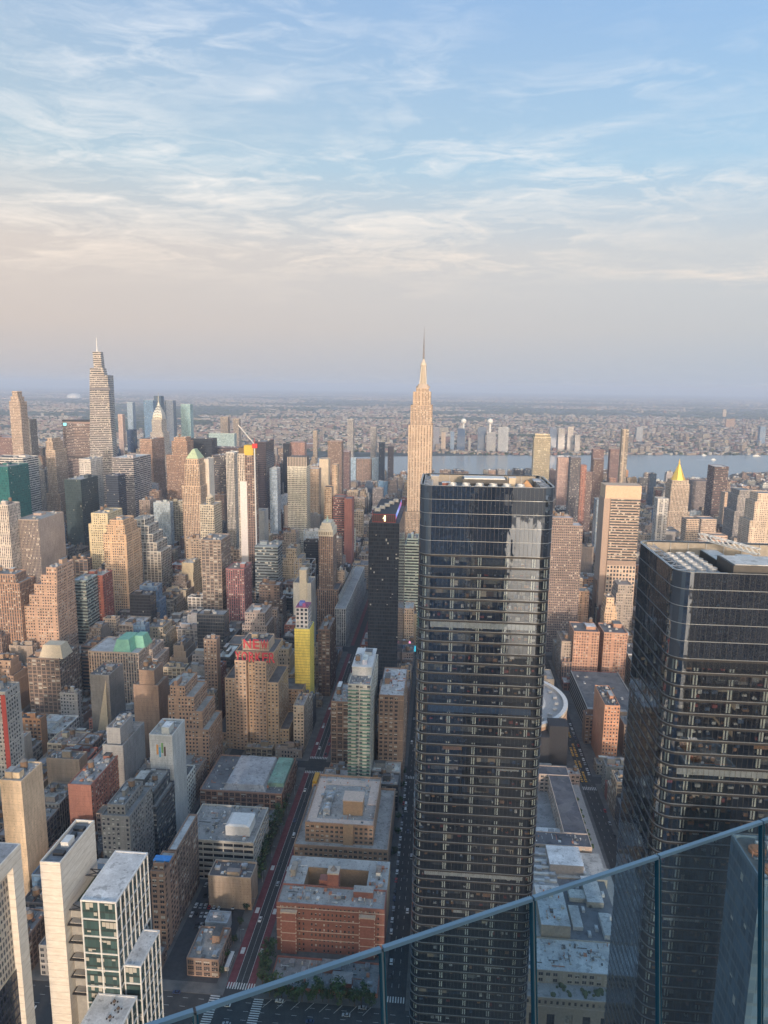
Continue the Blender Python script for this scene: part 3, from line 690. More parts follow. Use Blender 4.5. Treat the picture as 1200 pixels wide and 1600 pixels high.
# leftmost: stone portal frame round dark glass
a = atU(32, 1318, 226); zf = a.z; x1 = a.x; x0 = x1-42
r = root('framed_building', 'pale stone-framed building with recessed dark glass front at the far lower left', 'building', (x0, 200, 0)); b = MB()
b.box(x0, x1, 220.5, 226, 0, zf, m=0); b.box(x0, x1, 160, 220.45, zf-6, zf-.01, m=0, bottom=True); b.build('stone_frame', r, [FIN])
b = MB(); b.face([(x0, 160, zf+.02), (x1-.5, 160, zf+.02), (x1-.5, 225.5, zf+.02), (x0, 225.5, zf+.02)], None, (.27, .28, .30)); b.build('roof', r, [ROOF])
b = MB(); b.wallq((x1-2.4, 160), (x1-2.4, 220.4), zf-48, zf-6.02, 1.5, 3.2, (.42, .38, .33), b.mat(STY['lattice'][0])); b.build('window_grid', r); b = MB(); b.wallq((x1-2.0, 160), (x1-2.0, 220.4), 0, zf-48.05, 1.8, 3.9, (.02, .028, .05), b.mat(STY['dark'][0])); b.build('dark_glass', r); FOOT.append((x0, x1, 160, 226)); HERO.append((200, -60, 48, 1700)); GUIDE.append(('the stone-framed building', 20, 1450, 200))
# concrete fin
a, c = atU(62, 1346, 240), atU(94, 1352, 240); fx0, fx1, fz = a.x, c.x, a.z
r = root('slab_building', 'tall thin slab of pale banded stone beside the white-gridded glass building', 'building', (fx0, 240, 0)); fd = 268
b = MB(); b.box(fx0, fx1, 240, fd, 0, fz-1.4, top=False); b.box(fx0, fx1, 240, 240.5, fz-1.4, fz); b.box(fx0, fx0+.5, 240.5, fd, fz-1.4, fz); b.box(fx1-.5, fx1, 240.5, fd, fz-1.4, fz); b.box(fx0+.5, fx1-.5, fd-.5, fd, fz-1.4, fz); b.build('wall', r, [FIN])
b = MB(); b.face([(fx0+.4, 240.4, fz-1.5), (fx1-.4, 240.4, fz-1.5), (fx1-.4, fd-.4, fz-1.5), (fx0+.4, fd-.4, fz-1.5)], None, (.22, .23, .25)); b.build('roof', r, [ROOF])
cx = (fx0+fx1)/2; b = MB(); b.box(cx-1.6, cx+1.6, 251, 256, fz-1.48, fz+1.0); b.build('white_cabinet', r, [WHITEM])
for k, y in enumerate((253, 247, 263)): b = MB(); b.box(cx-2.2, cx+2.2, y-1.2, y+1.2, fz-1.48, fz-.2) if k else b.box(cx-1.0, cx+1.0, 257, 259.4, fz-1.48, fz+.3); b.build('hatch', r, [DARKM])
FOOT.append((fx0, fx1, 240, fd)); HERO.append((240, 60, 125, 1700))
# glass building with white grid
def grid_block(r, x0, x1, y0, y1, z0, z1, rows, colsf, colss, name='glazed_block'):
    b = MB(); m = b.mat(GRIDG); e = .35
    b.wallq((x0, y0), (x1, y0), z0, z1-.2, 1.6, 4.2, (.04, .055, .055), m, (rnd.randrange(99), 3)); b.wallq((x1, y0), (x1, y1), z0, z1-.2, 1.6, 4.2, (.04, .055, .055), m, (50, 2)); b.wallq((x0, y1), (x0, y0), z0, z1-.2, 1.6, 4.2, (.04, .055, .055), m, (70, 2)); b.wallq((x1, y1), (x0, y1), z0, z1-.2, 1.6, 4.2, (.04, .055, .055), m)
    b.build('glazing', r)
    g = MB(); w_ = .28
    for i in range(colsf+1): x = x0+(x1-x0)*i/colsf; g.box(x-w_, x+w_, y0-e, y0+.1, z0, z1-.21)
    for i in range(1, colss+1): y = y0+(y1-y0)*i/colss; g.box(x1-.1, x1+e, y-w_, y+w_, z0, z1-.21)
    for k in range(1, rows+1):
        z = z1-.2-(z1-z0)*k/rows
        if k < rows or z0 > 5: g.box(x0-w_, x1+w_, y0-e+.04, y0+.06, z-w_, z+w_, bottom=True); g.box(x1-.06, x1+e-.04, y0+.07, y1+w_, z-w_, z+w_, bottom=True)
    g.build('white_grid', r, [WHITEM])
    g = MB(); g.box(x0-e, x1+e, y0-e, y1+e, z1-.2, z1+.55, (.66, .65, .63), bottom=True, top=False)
    o_ = [(x0-e, y0-e), (x1+e, y0-e), (x1+e, y1+e), (x0-e, y1+e)]; i_ = [(x0+.3, y0+.3), (x1-.3, y0+.3), (x1-.3, y1-.3), (x0+.3, y1-.3)]
    for k in range(4):
        j = (k+1) % 4; g.face([(*o_[k], z1+.55), (*o_[j], z1+.55), (*i_[j], z1+.55), (*i_[k], z1+.55)], None, (.68, .68, .66)); g.face([(*i_[j], z1+.2), (*i_[k], z1+.2), (*i_[k], z1+.55), (*i_[j], z1+.55)], None, (.6, .6, .6))
    g.build('parapet', r, [PLAIN])
    g = MB(); g.face([(*p, z1+.2) for p in i_], None, (.68, .68, .67)); g.build('roof', r, [ROOF])
GRIDG = facade('green_office_glazing', (.04, .96), (.05, .85), blind=.3, glass=(.03, .055, .055), gr=.08, spand=(.5, .6, .6))
a, c = atU(127, 1407, 240), atU(181, 1412, 240); gx0, gx1, gz = a.x, c.x, a.z
r = root('gridded_glass_building', 'green glass office building with white grid facade and stepped white roof terraces, lower left', 'building', (gx0, 240, 0)); grid_block(r, gx0, gx1, 240, 270, 30, gz, 14, 2, 8)
a2 = atU(212, 1508, 232)
grid_block(r, gx1+.6, gx1+7.2, 243, 262, 30, gz-31, 10, 1, 5)
a3 = atU(150, 1600, 224)
grid_block(r, gx0+5, gx1+6.5, 222, 239.4, 20, gz-42, 9, 3, 4)
b = MB(); b.box(fx1+.02, gx0-.4, 245, 268, 20, gz-9, (.30, .30, .29)); b.build('link_wall', r, [PLAIN]); b = MB(); b.face([(fx1+.1, 250, gz-8.9), (gx0-.5, 250, gz-8.9), (gx0-.5, 266, gz-8.9), (fx1+.1, 266, gz-8.9)], None, (1, 1, 1)); b.build('green_roof', r, [simple('sedum', (.06, .075, .03), 1, 0, .5, .8)])
for k in range(5):
    z = gz-13-k*8; b = MB(); b.box(fx1+.3, gx0-.45, 241.2, 244.9, z, z+.5, bottom=True); b.build('balcony', r, [DARKM]); b = MB(); b.box(fx1+1, gx0-.6, 242, 244.95, z+.6, z+.9); b.build('terrace_deck', r, [CONC])
    b = MB(); b.box(fx1+.3, gx0-.45, 244.6, 244.95, z-3.0, z-2.6); b.build('white_beam', r, [WHITEM])
b = MB()
for (p, q) in (((fx1, 262, gz-3), (gx0, 258, gz-3)), ((fx1, 258, gz-3), (gx0, 262, gz-3)), ((fx1, 262, gz-3), (gx0, 262, gz-3)), ((fx1, 258, gz-3), (gx0, 258, gz-3)), ((fx1, 247, gz-8), (gx0, 244, gz-8)), ((fx1, 244, gz-8), (gx0, 247, gz-8)), ((fx1, 244, gz-8), (gx0, 244, gz-8))): b.bar(p, q, .3)
b.build('bridge_truss', r, [DARKM])
HERO.append((240, 96, 255, 1700)); FOOT.append((gx0-2, gx1+9, 222, 270)); GUIDE.append(('the white-gridded glass building', 180, 1450, 240))
for i, (dx, dy) in enumerate(((3, 236), (6, 233), (4.5, 229))):
    m_ = root('patio_table', ['patio table set nearest the glass wall', 'patio table set at the terrace edge', 'patio table set lowest on the terrace'][i]+' of the white-gridded building', 'patio table', (gx1+dx-4, dy, gz-41.8)); b = MB(); b.cyl(gx1+dx-4, dy, gz-41.1, gz-41.0, .7); b.cyl(gx1+dx-4, dy, gz-41.8, gz-41.11, .08, None, 6); b.build('table_top', m_, [WOOD])
    for k in range(4):
        b = MB(); q = k*pi/2+.4; xx, yy = gx1+dx-4+1.2*cos(q), dy+1.2*sin(q); b.box(xx-.25, xx+.25, yy-.25, yy+.25, gz-41.8, gz-41.35); b.build('seat', m_, [DARKM])
# ---------------------------------------------------------------- landmark buildings, near to far
def nearhero(name, label, tint, boxes, bay, flr, wx, wz, sides=(0, 1), rt=None, sty='brick', ref=None, px=None, div=1, dep=.28, skip=None, fr=None, **kw):
    wins = []; h = holes(wins, bay, flr, wx, wz, dep, skip)
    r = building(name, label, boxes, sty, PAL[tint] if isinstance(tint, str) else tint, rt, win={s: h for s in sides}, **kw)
    place_windows(r, wins, fr, div)
    if ref: GUIDE.append((ref, *px, boxes[0][2]))
    return r
# red brick block with corner pavilions
a, c = atU(432, 1412, 375), atU(601, 1412, 375); zr = a.z; x0, x1 = a.x, c.x
r = nearhero('brick_building', 'big red brick block with pale stone bands and roof courtyard above the railing', (.24, .11, .085), [(x0, x1, 375, 392, 0, zr)], 2.5, 3.5, (.28, .72), (.22, .72), (0, 1), rt=(.36, .35, .33), ref='the big red brick block', px=(516, 1450), nclut=1, tanks=0, ac=4, skip=lambda i, j, nb, nf: i in (0, 7, nb-7, nb-1) or (j % 5 == 0 and i % 3 == 1))
for x in (x0+3, x1-15): b = MB(); b.box(x, x+9.5, 372.6, 374.93, 0, zr-4, PAL['red brick']); b.box(x-.2, x+9.7, 372.3, 374.92, zr-3.98, zr-3, (.5, .42, .34), bottom=True); b.build('pavilion', r, [PLAIN])
b = MB()
for k in (.93, .70, .45, .28): 
    z = zr*k; b.box(x0-.12, x1+.12, 374.8, 374.98, z, z+.45, (.50, .42, .34), bottom=True)
    for x in (x0+3, x1-15): b.box(x-.1, x+9.6, 372.42, 372.59, z, z+.4, (.50, .42, .34), bottom=True)
for xe in (x0+3, x0+12.1, x1-15, x1-5.9):
    for k in range(13): b.box(xe-.05, xe+.5, 372.4, 372.58, 2+k*2.5, 3.1+k*2.5, (.48, .40, .32), bottom=True)
b.build('stone_band', r, [PLAIN])
b = MB()   # wings round the court
for bx in ((x0, x0+13, 392.1, 420), (x1-13, x1, 392.1, 420), (x0+13.1, x1-13.1, 410, 420)):
    b.box(*bx, 0, zr-.3, (.40, .27, .17), top=False)
b.build('court_wing', r, [PLAIN]); b = MB(); 
for bx in ((x0, x0+13, 392.1, 420), (x1-13, x1, 392.1, 420), (x0+13.1, x1-13.1, 410, 420)): b.box(*bx, zr-.28, zr+.1, (.40, .39, .37))
b.box(x0+13, x1-13, 392.1, 410, 0, zr-13, (.2, .2, .2)); b.build('court_roof', r, [ROOF])
cx = (x0+x1)/2-1; b = MB(); b.box(cx-3.5, cx+3.5, 392.2, 399, zr-12, zr+9, PAL['red brick']); b.box(cx-9, cx-3.6, 394, 400, zr-12, zr+3, PAL['red brick']); b.build('stair_tower', r, [PLAIN])
b = MB(); b.prism([(cx-3.7, 392), (cx+3.7, 392), (cx+3.7, 399.2), (cx-3.7, 399.2)], zr+9.01, zr+10, (.5, .42, .34), bottom=True); b.cyl(cx, 395.6, zr+10.01, zr+13, 2.2, .3, 8, (.22, .2, .19)); b.build('tower_cap', r, [PLAIN])
FOOT.append((x0, x1, 372, 421)); HERO.append((373, 430, 602, 1500))
vents(r, x0+1, x0+12, 393, 419, zr+.1); vents(r, x1-12, x1-1, 393, 419, zr+.1); clutter(r, x0+1, x0+12, 393, 419, zr+.1, PAL['grey'], 1, 0, 3); clutter(r, x1-12, x1-1, 393, 419, zr+.1, PAL['white'], 2, 0, 3)
# low block in front of it
a, c = atU(420, 1548, 346), atU(592, 1548, 346)
hl, _ = hero('low_building', 'low wide grey-roofed block right in front of the big red brick block', 'loft', 'red brick', 420, 590, 1549, 346, 22, 1560, nclut=2, tanks=0, ac=4, rt=(.27, .26, .25), ref='the low grey-roofed block')
# tan stepped office block
wins = []
def tanblock():
    a, c = atU(478, 1283, 452), atU(584, 1283, 452); zt = a.z; l, q = atU(459, 1322, 443), atU(606, 1322, 443); z1 = l.z
    r = nearhero('stepped_building', 'tan brick office block with cream roof rim and steel fans, above the red brick block', (.30, .20, .14), [(l.x, q.x, 443, 520, 0, z1), (a.x, c.x, 449, 512, z1, zt)], 3.4, 3.7, (.2, .8), (.25, .78), (0, 1, 3), rt=(.36, .34, .32), div=2, nclut=0, tanks=0, ac=5, par=1.6, ref='the tan stepped office block', px=(532, 1300))
    b = MB(); m_ = (a.x+c.x)/2; b.box(m_+3, m_+10, 447.6, 448.9, 0, zt+2, (.36, .24, .15)); b.build('front_shaft', r, [PLAIN])
    b = MB(); b.box(m_+1, m_+15, 462, 474, zt+.03, zt+11, (.36, .24, .15)); b.box(m_+.6, m_+15.4, 461.6, 474.4, zt+11.01, zt+11.6, (.55, .42, .34), bottom=True); b.build('penthouse', r, [PLAIN])
    b = MB()
    for bx in ((a.x+.5, c.x-.5, 449.5, 456), (a.x+.5, a.x+7, 456.1, 508), (c.x-7, c.x-.5, 476, 508), (a.x+7.1, c.x-7.1, 500, 508)): b.box(*bx, zt+.05, zt+.5, (.56, .44, .37))
    b.build('cream_roof_rim', r, [PLAIN])
    FOOT.append((l.x, q.x, 443, 520)); HERO.append((443, 458, 607, 1362))
    for k in range(2): fan_unit(a.x+13, 466+k*14, zt, 5, 9, 4, 2, ('nearer' if k == 0 else 'farther')+' steel twin-fan unit on the tan stepped office block roof', 'fans on the tan block')
tanblock()
# parking-deck-like block with pale ribbons
a, c, d = atU(300, 1312, 432), atU(396, 1314, 432), atU(419, 1266, 470)
a = atU(285, 1312, 432)
r = nearhero('concrete_office_block', 'grey concrete block with pale ribbon frames and white plant box on its roof', (.42, .40, .36), [(a.x, c.x, 432, 474, 0, a.z)], 7.6, 4.1, (.04, .96), (.2, .80), (0, 1), rt=(.30, .29, .275), sty='hband', ref='the concrete ribbon block', px=(350, 1340), div=4, nclut=0, tanks=0, ac=4, dep=.6, fr=FRAMED)
b = MB(); b.box(c.x-22, c.x-5, 440, 456, a.z+.03, a.z+7, top=False); b.prism([(c.x-22.2, 439.8), (c.x-4.8, 439.8), (c.x-4.8, 456.2), (c.x-22.2, 456.2)], a.z+7.01, a.z+8.2, bottom=True, pts1=[(c.x-20, 441), (c.x-7, 441), (c.x-7, 455), (c.x-20, 455)]); b.build('plant_box', r, [WHITEM])
HERO.append((432, 285, 420, 1398))
hero('low_building', 'small beige windowless block with arched side door, in front of the concrete ribbon block', 'blank', (.38, .30, .23), 325, 392, 1372, 406, 16, 1415, nclut=1, tanks=0, ac=2, rt=(.12, .11, .11), ref='the small beige block')
# theatre with metal and copper roofs
a, c = atU(312, 1235, 507), atU(440, 1235, 507)
r = building('theatre', 'brick theatre with silver roof and green copper strip, below the beige hotel with red letters', [(a.x, c.x, 507, 562, 0, a.z)], 'loft', (.30, .18, .13), (.15, .15, .155), nclut=0, tanks=0, ac=1)
b = MB(); b.prism([(a.x+18, 510), (c.x-14, 510), (c.x-14, 558), (a.x+18, 558)], a.z+.05, a.z+4.5, (.40, .40, .41), pts1=[(a.x+20, 512), (c.x-16, 512), (c.x-16, 556), (a.x+20, 556)]); b.build('metal_roof', r, [ROOF])
b = MB(); b.box(c.x-13.9, c.x-1, 518, 558, a.z+.04, a.z+3.5, (.20, .34, .27)); b.build('copper_roof', r, [ROOF]); HERO.append((507, 312, 460, 1300)); GUIDE.append(('the silver-roofed theatre', 385, 1220, 507))
# the beige hotel with red letters
def hotel():
    U = 612; L = lambda px, py, u=U: atU(px, py, u)
    tint = (.43, .30, .20); bl, br = L(336, 1180).x, L(452, 1180).x
    r = root('hotel', 'massive beige art deco hotel with stepped wings and big red rooftop letters', 'hotel', ((bl+br)/2, U, 0)); wins = []; W_ = MB(); R_ = MB()
    h = holes(wins, 3.1, 3.3, (.25, .75), (.25, .72), .25)
    cx = (bl+br)/2; zt = {}
    def Z(py): return atU(390, py, U).z
    # wings: x0,x1,y0,y1,ztop, alternating projecting shafts and recesses
    w_ = br-bl
    T = [(bl, bl+w_*.16, U, 650, Z(1148)), (bl+w_*.165, bl+w_*.30, U-.6, 654, Z(1062)), (bl+w_*.305, bl+w_*.455, U-1.6, 660, Z(1033)), (bl+w_*.46, bl+w_*.56, U+4, 662, Z(1024)),
         (bl+w_*.565, bl+w_*.715, U-1.6, 660, Z(1033)), (bl+w_*.72, bl+w_*.87, U-.6, 654, Z(1066)), (bl+w_*.875, br, U, 650, Z(1138)),
         (bl+4, br-4, 656, 690, Z(1090)), (bl+9, br-9, 654.1, 684, Z(1060))]
    T = T[:7]+[(bl+2, br+3, 664, 694, Z(1112))]
    off = (3, 5)
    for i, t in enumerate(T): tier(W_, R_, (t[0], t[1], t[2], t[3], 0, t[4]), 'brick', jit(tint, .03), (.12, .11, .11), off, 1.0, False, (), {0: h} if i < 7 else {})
    zc = Z(1033)+1.05
    a, b_ = L(368, 1018, 618), L(428, 1018, 618)
    tier(W_, R_, (a.x, b_.x, 618, 655, zc, a.z), 'brick', tint, (.12, .11, .11), off, 1, False, (), {0: h})
    a2, b2 = L(379, 1003, 622), L(420, 1003, 622)
    tier(W_, R_, (a2.x, b2.x, 622, 645, a.z+.03, a2.z), 'blank', (.45, .35, .27), (.09, .09, .09), off)
    for dx in (-4.5, 0, 4.5): W_.box(cx+dx-1.2, cx+dx+1.2, 617.6, 617.95, a.z-11, a.z-3, (.08, .08, .08), W_.mat(PLAIN))
    W_.build('wall', r); R_.build('roof', r, [ROOF]); place_windows(r, wins, FRAMEM, 1)
    clutter(r, a2.x+1, b2.x-1, 624, 643, a2.z, tint, 1, 0, 3)
    HERO.append((605, 334, 466, 1192)); FOOT.append((bl-2, br+4, U-3, 695)); GUIDE.append(('the beige hotel with red letters', 393, 1100, 612))
    # letters
    def word(txt, xa, xb, y, zb, zh):
        n = len(txt); wd = (xb-xa)/n
        s = root('sign', 'red rooftop letters reading %s on the beige art deco hotel' % txt, 'sign', ((xa+xb)/2, y, zb)); s['_o'] = ((xa+xb)/2, y, zb)
        fr = MB()
        for k in range(n*2+1): x = xa+(xb-xa)*k/(n*2); fr.bar((x, y+.8, zb-1), (x, y+.8, zb+zh), .12)
        for z in (zb+.3, zb+zh*.5, zb+zh-.3): fr.bar((xa, y+.8, z), (xb, y+.8, z), .1)
        fr.build('frame', s, [DARKM])
        for k, ch in enumerate(txt):
            cu = bpy.data.curves.new('letter', 'FONT'); cu.body = ch; cu.size = zh*1.36; cu.extrude = .25; cu.offset = .04; cu.align_x = 'CENTER'; cu.resolution_u = 3
            to = bpy.data.objects.new('tmp', cu); C.objects.link(to); dg = bpy.context.evaluated_depsgraph_get(); me = bpy.data.meshes.new_from_object(to.evaluated_get(dg)); bpy.data.objects.remove(to)
            me.materials.clear(); me.materials.append(RED); lo = bpy.data.objects.new('letter', me); C.objects.link(lo); lo.parent = s
            xs = [v.co.x for v in me.vertices]; sc = min(1.15, wd*.84/(max(xs)-min(xs)))
            lo.rotation_euler = (pi/2, 0, 0); lo.scale = (sc, 1, 1); lo.location = (xa+wd*(k+.5)-(xa+xb)/2, 0, .3)
    p, q = L(380, 1012, 621), L(420, 1012, 621); word('NEW', p.x, q.x, 620.5, p.z-.5, atU(400, 998, 620).z-p.z)
    p, q = L(367, 1032, 614), L(430, 1032, 614); word('YORKER', p.x, q.x, 613, p.z-.5, atU(400, 1018, 613).z-p.z)
hotel()
# balcony tower in green and white
wins = []
a, c = atU(544, 1070, 530), atU(579, 1070, 530); zt = a.z
r, _ = hero('balcony_tower', 'slender green and white balcony apartment tower behind the tan stepped office block', 'resid', (.50, .47, .40), 544, 579, 1070, 530, 66, 1200, nclut=1, tanks=0, ac=3, par=.3, ref='the green balcony tower')
b = MB(); n = int(zt/3.05); w_ = (c.x-a.x)
for k in range(1, n):
    z = k*3.05; b2 = b
    b.box(a.x-.2, a.x+w_*.46, 528.6, 529.97, z, z+.25, (.6, .55, .48), bottom=True); b.box(a.x+w_*.54, c.x+.2, 528.6, 529.97, z, z+.25, (.6, .55, .48), bottom=True)
b.build('balcony_slabs', r, [PLAIN])['kind'] = 'stuff'
b = MB()
for k in range(1, n):
    z = k*3.05; b.box(a.x-.15, a.x+w_*.44, 528.62, 528.7, z+.26, z+1.5); b.box(a.x+w_*.56, c.x+.15, 528.62, 528.7, z+.26, z+1.5)
b.build('green_glass_railings', r, [simple('green_balcony_glass', (.12, .22, .17), .2, 0, .3)])['kind'] = 'stuff'
b = MB(); b.box(a.x+1, c.x-1, 548, 585, zt+.03, zt+8, (.55, .53, .50)); b.box(a.x+.5, c.x-.5, 547, 590, zt+8.01, zt+8.6, (.62, .6, .58), bottom=True); b.build('upper_storey', r, [PLAIN]); clutter(r, a.x+1.5, c.x-1.5, 549, 589, zt+8.6, PAL['silver'], 3, 1, 4)
hero('brick_building', 'plain brown slab with two window columns, right of the green balcony tower', 'pair', (.24, .165, .12), 592, 631, 1088, 560, 60, 1190, nclut=1, tanks=0, blind=(), ref='the brown slab by the balcony tower')
hero('brick_building', 'brown brick loft with grey top, left of the green balcony tower', 'loft', (.22, .15, .11), 517, 545, 1098, 585, 40, 1200, ref='the brown loft by the balcony tower')
# black slab with numeral and coloured roof screens
def blackslab():
    U = 720; r, T = hero('black_office_slab', 'black office slab with yellow numeral 1 and red and blue lit roof edge', 'dark', (.028, .032, .04), 576, 624, 818, U, 112, 1052, nclut=0, tanks=0, ac=0, rt=(.1, .1, .1), ref='the black office slab', par=.5)
    b = T[-1]; zb = b[5]; p = atU(582, 803, U+5); q = atU(618, 803, U+5); zc = p.z
    m = MB(); m.box(p.x, q.x, U+5, U+108, zb+.05, zc, (.05, .05, .055)); m.build('crown_box', r, [PLAIN])
    f = MB(); 
    for i in range(13): x = p.x+(q.x-p.x)*i/12; f.box(x-.07, x+.07, U+4.7, U+4.98, zb+.6, zc)
    for z in (zb+.5, zc-.3): f.box(p.x-.2, q.x+.2, U+4.6, U+4.69, z, z+.3, bottom=True)
    f.build('red_tube', r, [simple('red_light_tube', (.3, .03, .03), .5, emit=((1, .12, .08), .12))])
    f = MB(); f.box(q.x+.05, q.x+.35, U+8, U+106, zb+3, zc-.4, bottom=True); f.build('screen', r, [screen_mat()])
    f = MB(); z0, z1 = zb+1.5, zc-1.2; cx = (p.x+q.x)/2
    f.box(cx+.2, cx+1.8, U+4.4, U+4.68, z0, z1, bottom=True); f.prism([(cx-1.6, U+4.4), (cx+.19, U+4.4), (cx+.19, U+4.68), (cx-1.6, U+4.68)], z1-3.4, z1-1.9, bottom=True, pts1=[(cx-.1, U+4.4), (cx+.19, U+4.4), (cx+.19, U+4.68), (cx-.1, U+4.68)])
    f.build('numeral', r, [simple('yellow_numeral', (.8, .7, .3), .5, emit=((1, .88, .45), 1.2))])
    for i in range(5): put(P_AC, r, p.x+4+i*3.8, U+20+i*16, zc, 0, 1.8)
def screen_mat():
    m, t, b = newmat('led_screen'); g = t.new('ShaderNodeNewGeometry').outputs['Position']; x, y, z = t.sep(g)
    c = t.ramp(t.m('FRACT', t.m('ADD', t.m('DIVIDE', y, 90), t.m('DIVIDE', z, 30))), [(0, (.1, .25, .9)), (.35, (.5, .6, 1)), (.6, (.25, .2, .8)), (1, (.8, .15, .25))])
    b.inputs['Base Color'].default_value = (.05, .05, .08, 1); t.l.new(c, b.inputs['Emission Color']); b.inputs['Emission Strength'].default_value = .5; return m
blackslab()
# yellow-netted building under construction
r, T = hero('netted_building', 'slim building wrapped in bright yellow debris netting, right of the beige hotel with red letters', 'net', (.85, .66, .15), 460, 484, 983, 680, 24, 1082, nclut=0, tanks=0, ac=0, par=.2, ref='the yellow-netted building')
t_ = T[-1]; zz = t_[5]; zt = atU(472, 950, 682).z; b = MB()
b.wallq((t_[0]+1, 682), (t_[1]-2, 682), zz+.1, zt, 4, 4, (.6, .55, .53), b.mat(STY['lattice'][0])); b.wallq((t_[1]-2, 682), (t_[1]-2, 700), zz+.1, zt, 4, 4, (.6, .55, .53), 0); b.wallq((t_[0]+1, 700), (t_[0]+1, 682), zz+.1, zt, 4, 4, (.6, .55, .53), 0); b.wallq((t_[1]-2, 700), (t_[0]+1, 700), zz+.1, zt, 4, 4, (.6, .55, .53), 0); b.build('concrete_frame', r)
b = MB(); b.box(t_[0]+1, t_[1]-2, 682, 700, zt+.02, zt+1, (.3, .12, .2)); b.box(t_[0]+4, t_[0]+9, 686, 692, zt+1, zt+5, (.16, .2, .5)); b.box(t_[1]-8, t_[1]-5, 684, 688, zt+1, zt+4, (.45, .12, .25)); b.build('formwork', r, [PLAIN])
hero('brick_building', 'narrow dark brown loft tower just right of the yellow-netted building', 'loft', (.17, .115, .09), 497, 515, 985, 735, 45, 1095)
H = hero
# ---- 8th avenue row and garment district (left half)
H('brown_building', 'tall brown slab with a vertical light slot, behind the white building with coloured bars', 'blank', (.27, .185, .135), 208, 247, 1072, 575, 24, 1180, crown=[(5, 4, 2, 2, 13)], rt=(.3, .25, .2), ref='the brown slotted slab')
H('brick_building', 'orange-brown building stepping down to the right, left of the beige hotel with red letters', 'brick', (.34, .22, .15), 262, 303, 1090, 556, 34, 1180, steps=[(0, 13, 3, 0, 1140), (0, 7, 0, 0, 1112)], crown=[(2, 8, 1, 2, 9)], tanks=1, ref='the orange-brown stepped building')
r, T = H('white_building', 'white windowless-fronted tower with four coloured bars near its top', 'blank', (.50, .49, .47), 233, 269, 1150, 476, 26, 1255, nclut=1, tanks=0, ref='the white tower with coloured bars')
t_ = T[-1]
for i, (c_, z0, z1) in enumerate(((( .65, .30, .08), 9, 17), ((.10, .35, .55), 11, 19), ((.18, .35, .12), 7.5, 15.5), ((.14, .08, .06), 10.5, 18))):
    b = MB(); x = t_[0]+5.2+i*1.9; b.box(x, x+1.4, 475.85, 475.97, t_[5]-z1+2, t_[5]-z0+2, c_, bottom=True); b.build('coloured_bar', r, [PLAIN])
H('grey_building', 'smooth grey concrete tower with boxy penthouse, left of the white tower with coloured bars', 'blank', (.27, .265, .26), 160, 192, 1166, 495, 40, 1235, crown=[(2.5, 3, 3, 14, 13)], nclut=0, tanks=0, blind=(0,), ref='the grey tower with boxy penthouse')
H('red_building', 'dull red block with grey top band, lower left', 'brick', (.27, .125, .095), 106, 142, 1228, 452, 56, 1300, nclut=2, tanks=1, rt=(.33, .32, .31), blind=(0,), ref='the dull red block')
H('apartment_block', 'grey block with balconies and satellite dishes, right of the pale banded slab lower left', 'brick', (.22, .205, .19), 158, 202, 1277, 398, 36, 1345, crown=[(3, 4, 3, 5, 6)], nclut=2, tanks=1, ref='the grey balcony block')
H('dark_apartment_block', 'dark block with white terrace rims behind the grey balcony block', 'hband', (.10, .10, .105), 200, 240, 1238, 440, 30, 1290, steps=[(0, 3, 4, 0, 1262)], ref='the dark terraced block')
H('brown_building', 'brown brick block with blue rooftop pool mat, right of the white-gridded glass building', 'pair', (.27, .17, .12), 235, 257, 1364, 368, 19, 1505, crown=[(1, 1, 2, 10, 4)], rt=(.4, .4, .39), nclut=2, tanks=0, ref='the pool-roof block')
p = atZ(254, 1340, atU(250, 1364, 368).z+5.2); o = MB(); zq = p.z-.0
m_ = root('pool_cover', 'bright blue mat on the brown block beside the white-gridded glass building', 'pool', (p.x, p.y, zq)); o.box(p.x-5, p.x+5, p.y-2.5, p.y+2.5, zq-.9, zq-.2); o.build('cover', m_, [simple('pool_blue', (.03, .22, .55), .3, 0, .3)])
H('brown_building', 'long brown loft with two pale roof sheds, beside the parking lot', 'loft', (.24, .165, .125), 262, 276, 1330, 389, 38, 1480, nclut=2, tanks=1, rt=(.55, .54, .52), ref='the long brown loft')
H('cream_building', 'cream sunlit party wall with red side and rooftop machinery at the left edge', 'blank', (.55, .42, .29), 0, 33, 1222, 398, 24, 1290, stys=['blank'], nclut=2, ref='the cream wall at the left edge')
H('red_striped_building', 'white building with a red stripe down its side at the left edge', 'brick', (.34, .33, .31), -30, 8, 1082, 470, 18, 1160, ref='the red-striped building')
wo_ = [o_ for o_ in bpy.data.objects if o_.name.startswith('red_striped_building')][0]; p, q = atU(1, 1086, 470), atU(8, 1086, 470); b = MB(); b.box(p.x, q.x, 469.6, 469.95, 0, p.z, (.36, .06, .05)); b.build('red_stripe', wo_, [PLAIN])
H('wedge_building', 'grey building with a pale triangular wedge down its face, left of the green-roofed block', 'blank', (.20, .185, .17), 140, 170, 1056, 600, 30, 1140, nclut=1, tanks=0, rt=(.1, .1, .1), blind=(0, 1, 3), ref='the wedge-faced building')
p0, p1, p2 = atU(165, 1062, 599.6), atU(154, 1150, 599.6), atU(172, 1150, 599.6)
m_ = GUIDE and None; b = MB(); b.face([tuple(p1), tuple(p2), tuple(p0)], None, (.46, .38, .27)); b.face([(p1.x, 596.5, p1.z), (p2.x, 596.5, p2.z), tuple(p0)], None, (.46, .38, .27)); b.face([(p2.x, 596.5, p2.z), tuple(p2), tuple(p0)], None, (.46, .38, .27)); b.face([tuple(p1), (p1.x, 596.5, p1.z), tuple(p0)], None, (.46, .38, .27))
wo_ = [o_ for o_ in bpy.data.objects if o_.name.startswith('wedge_building')][0]; b.build('wedge', wo_, [PLAIN])
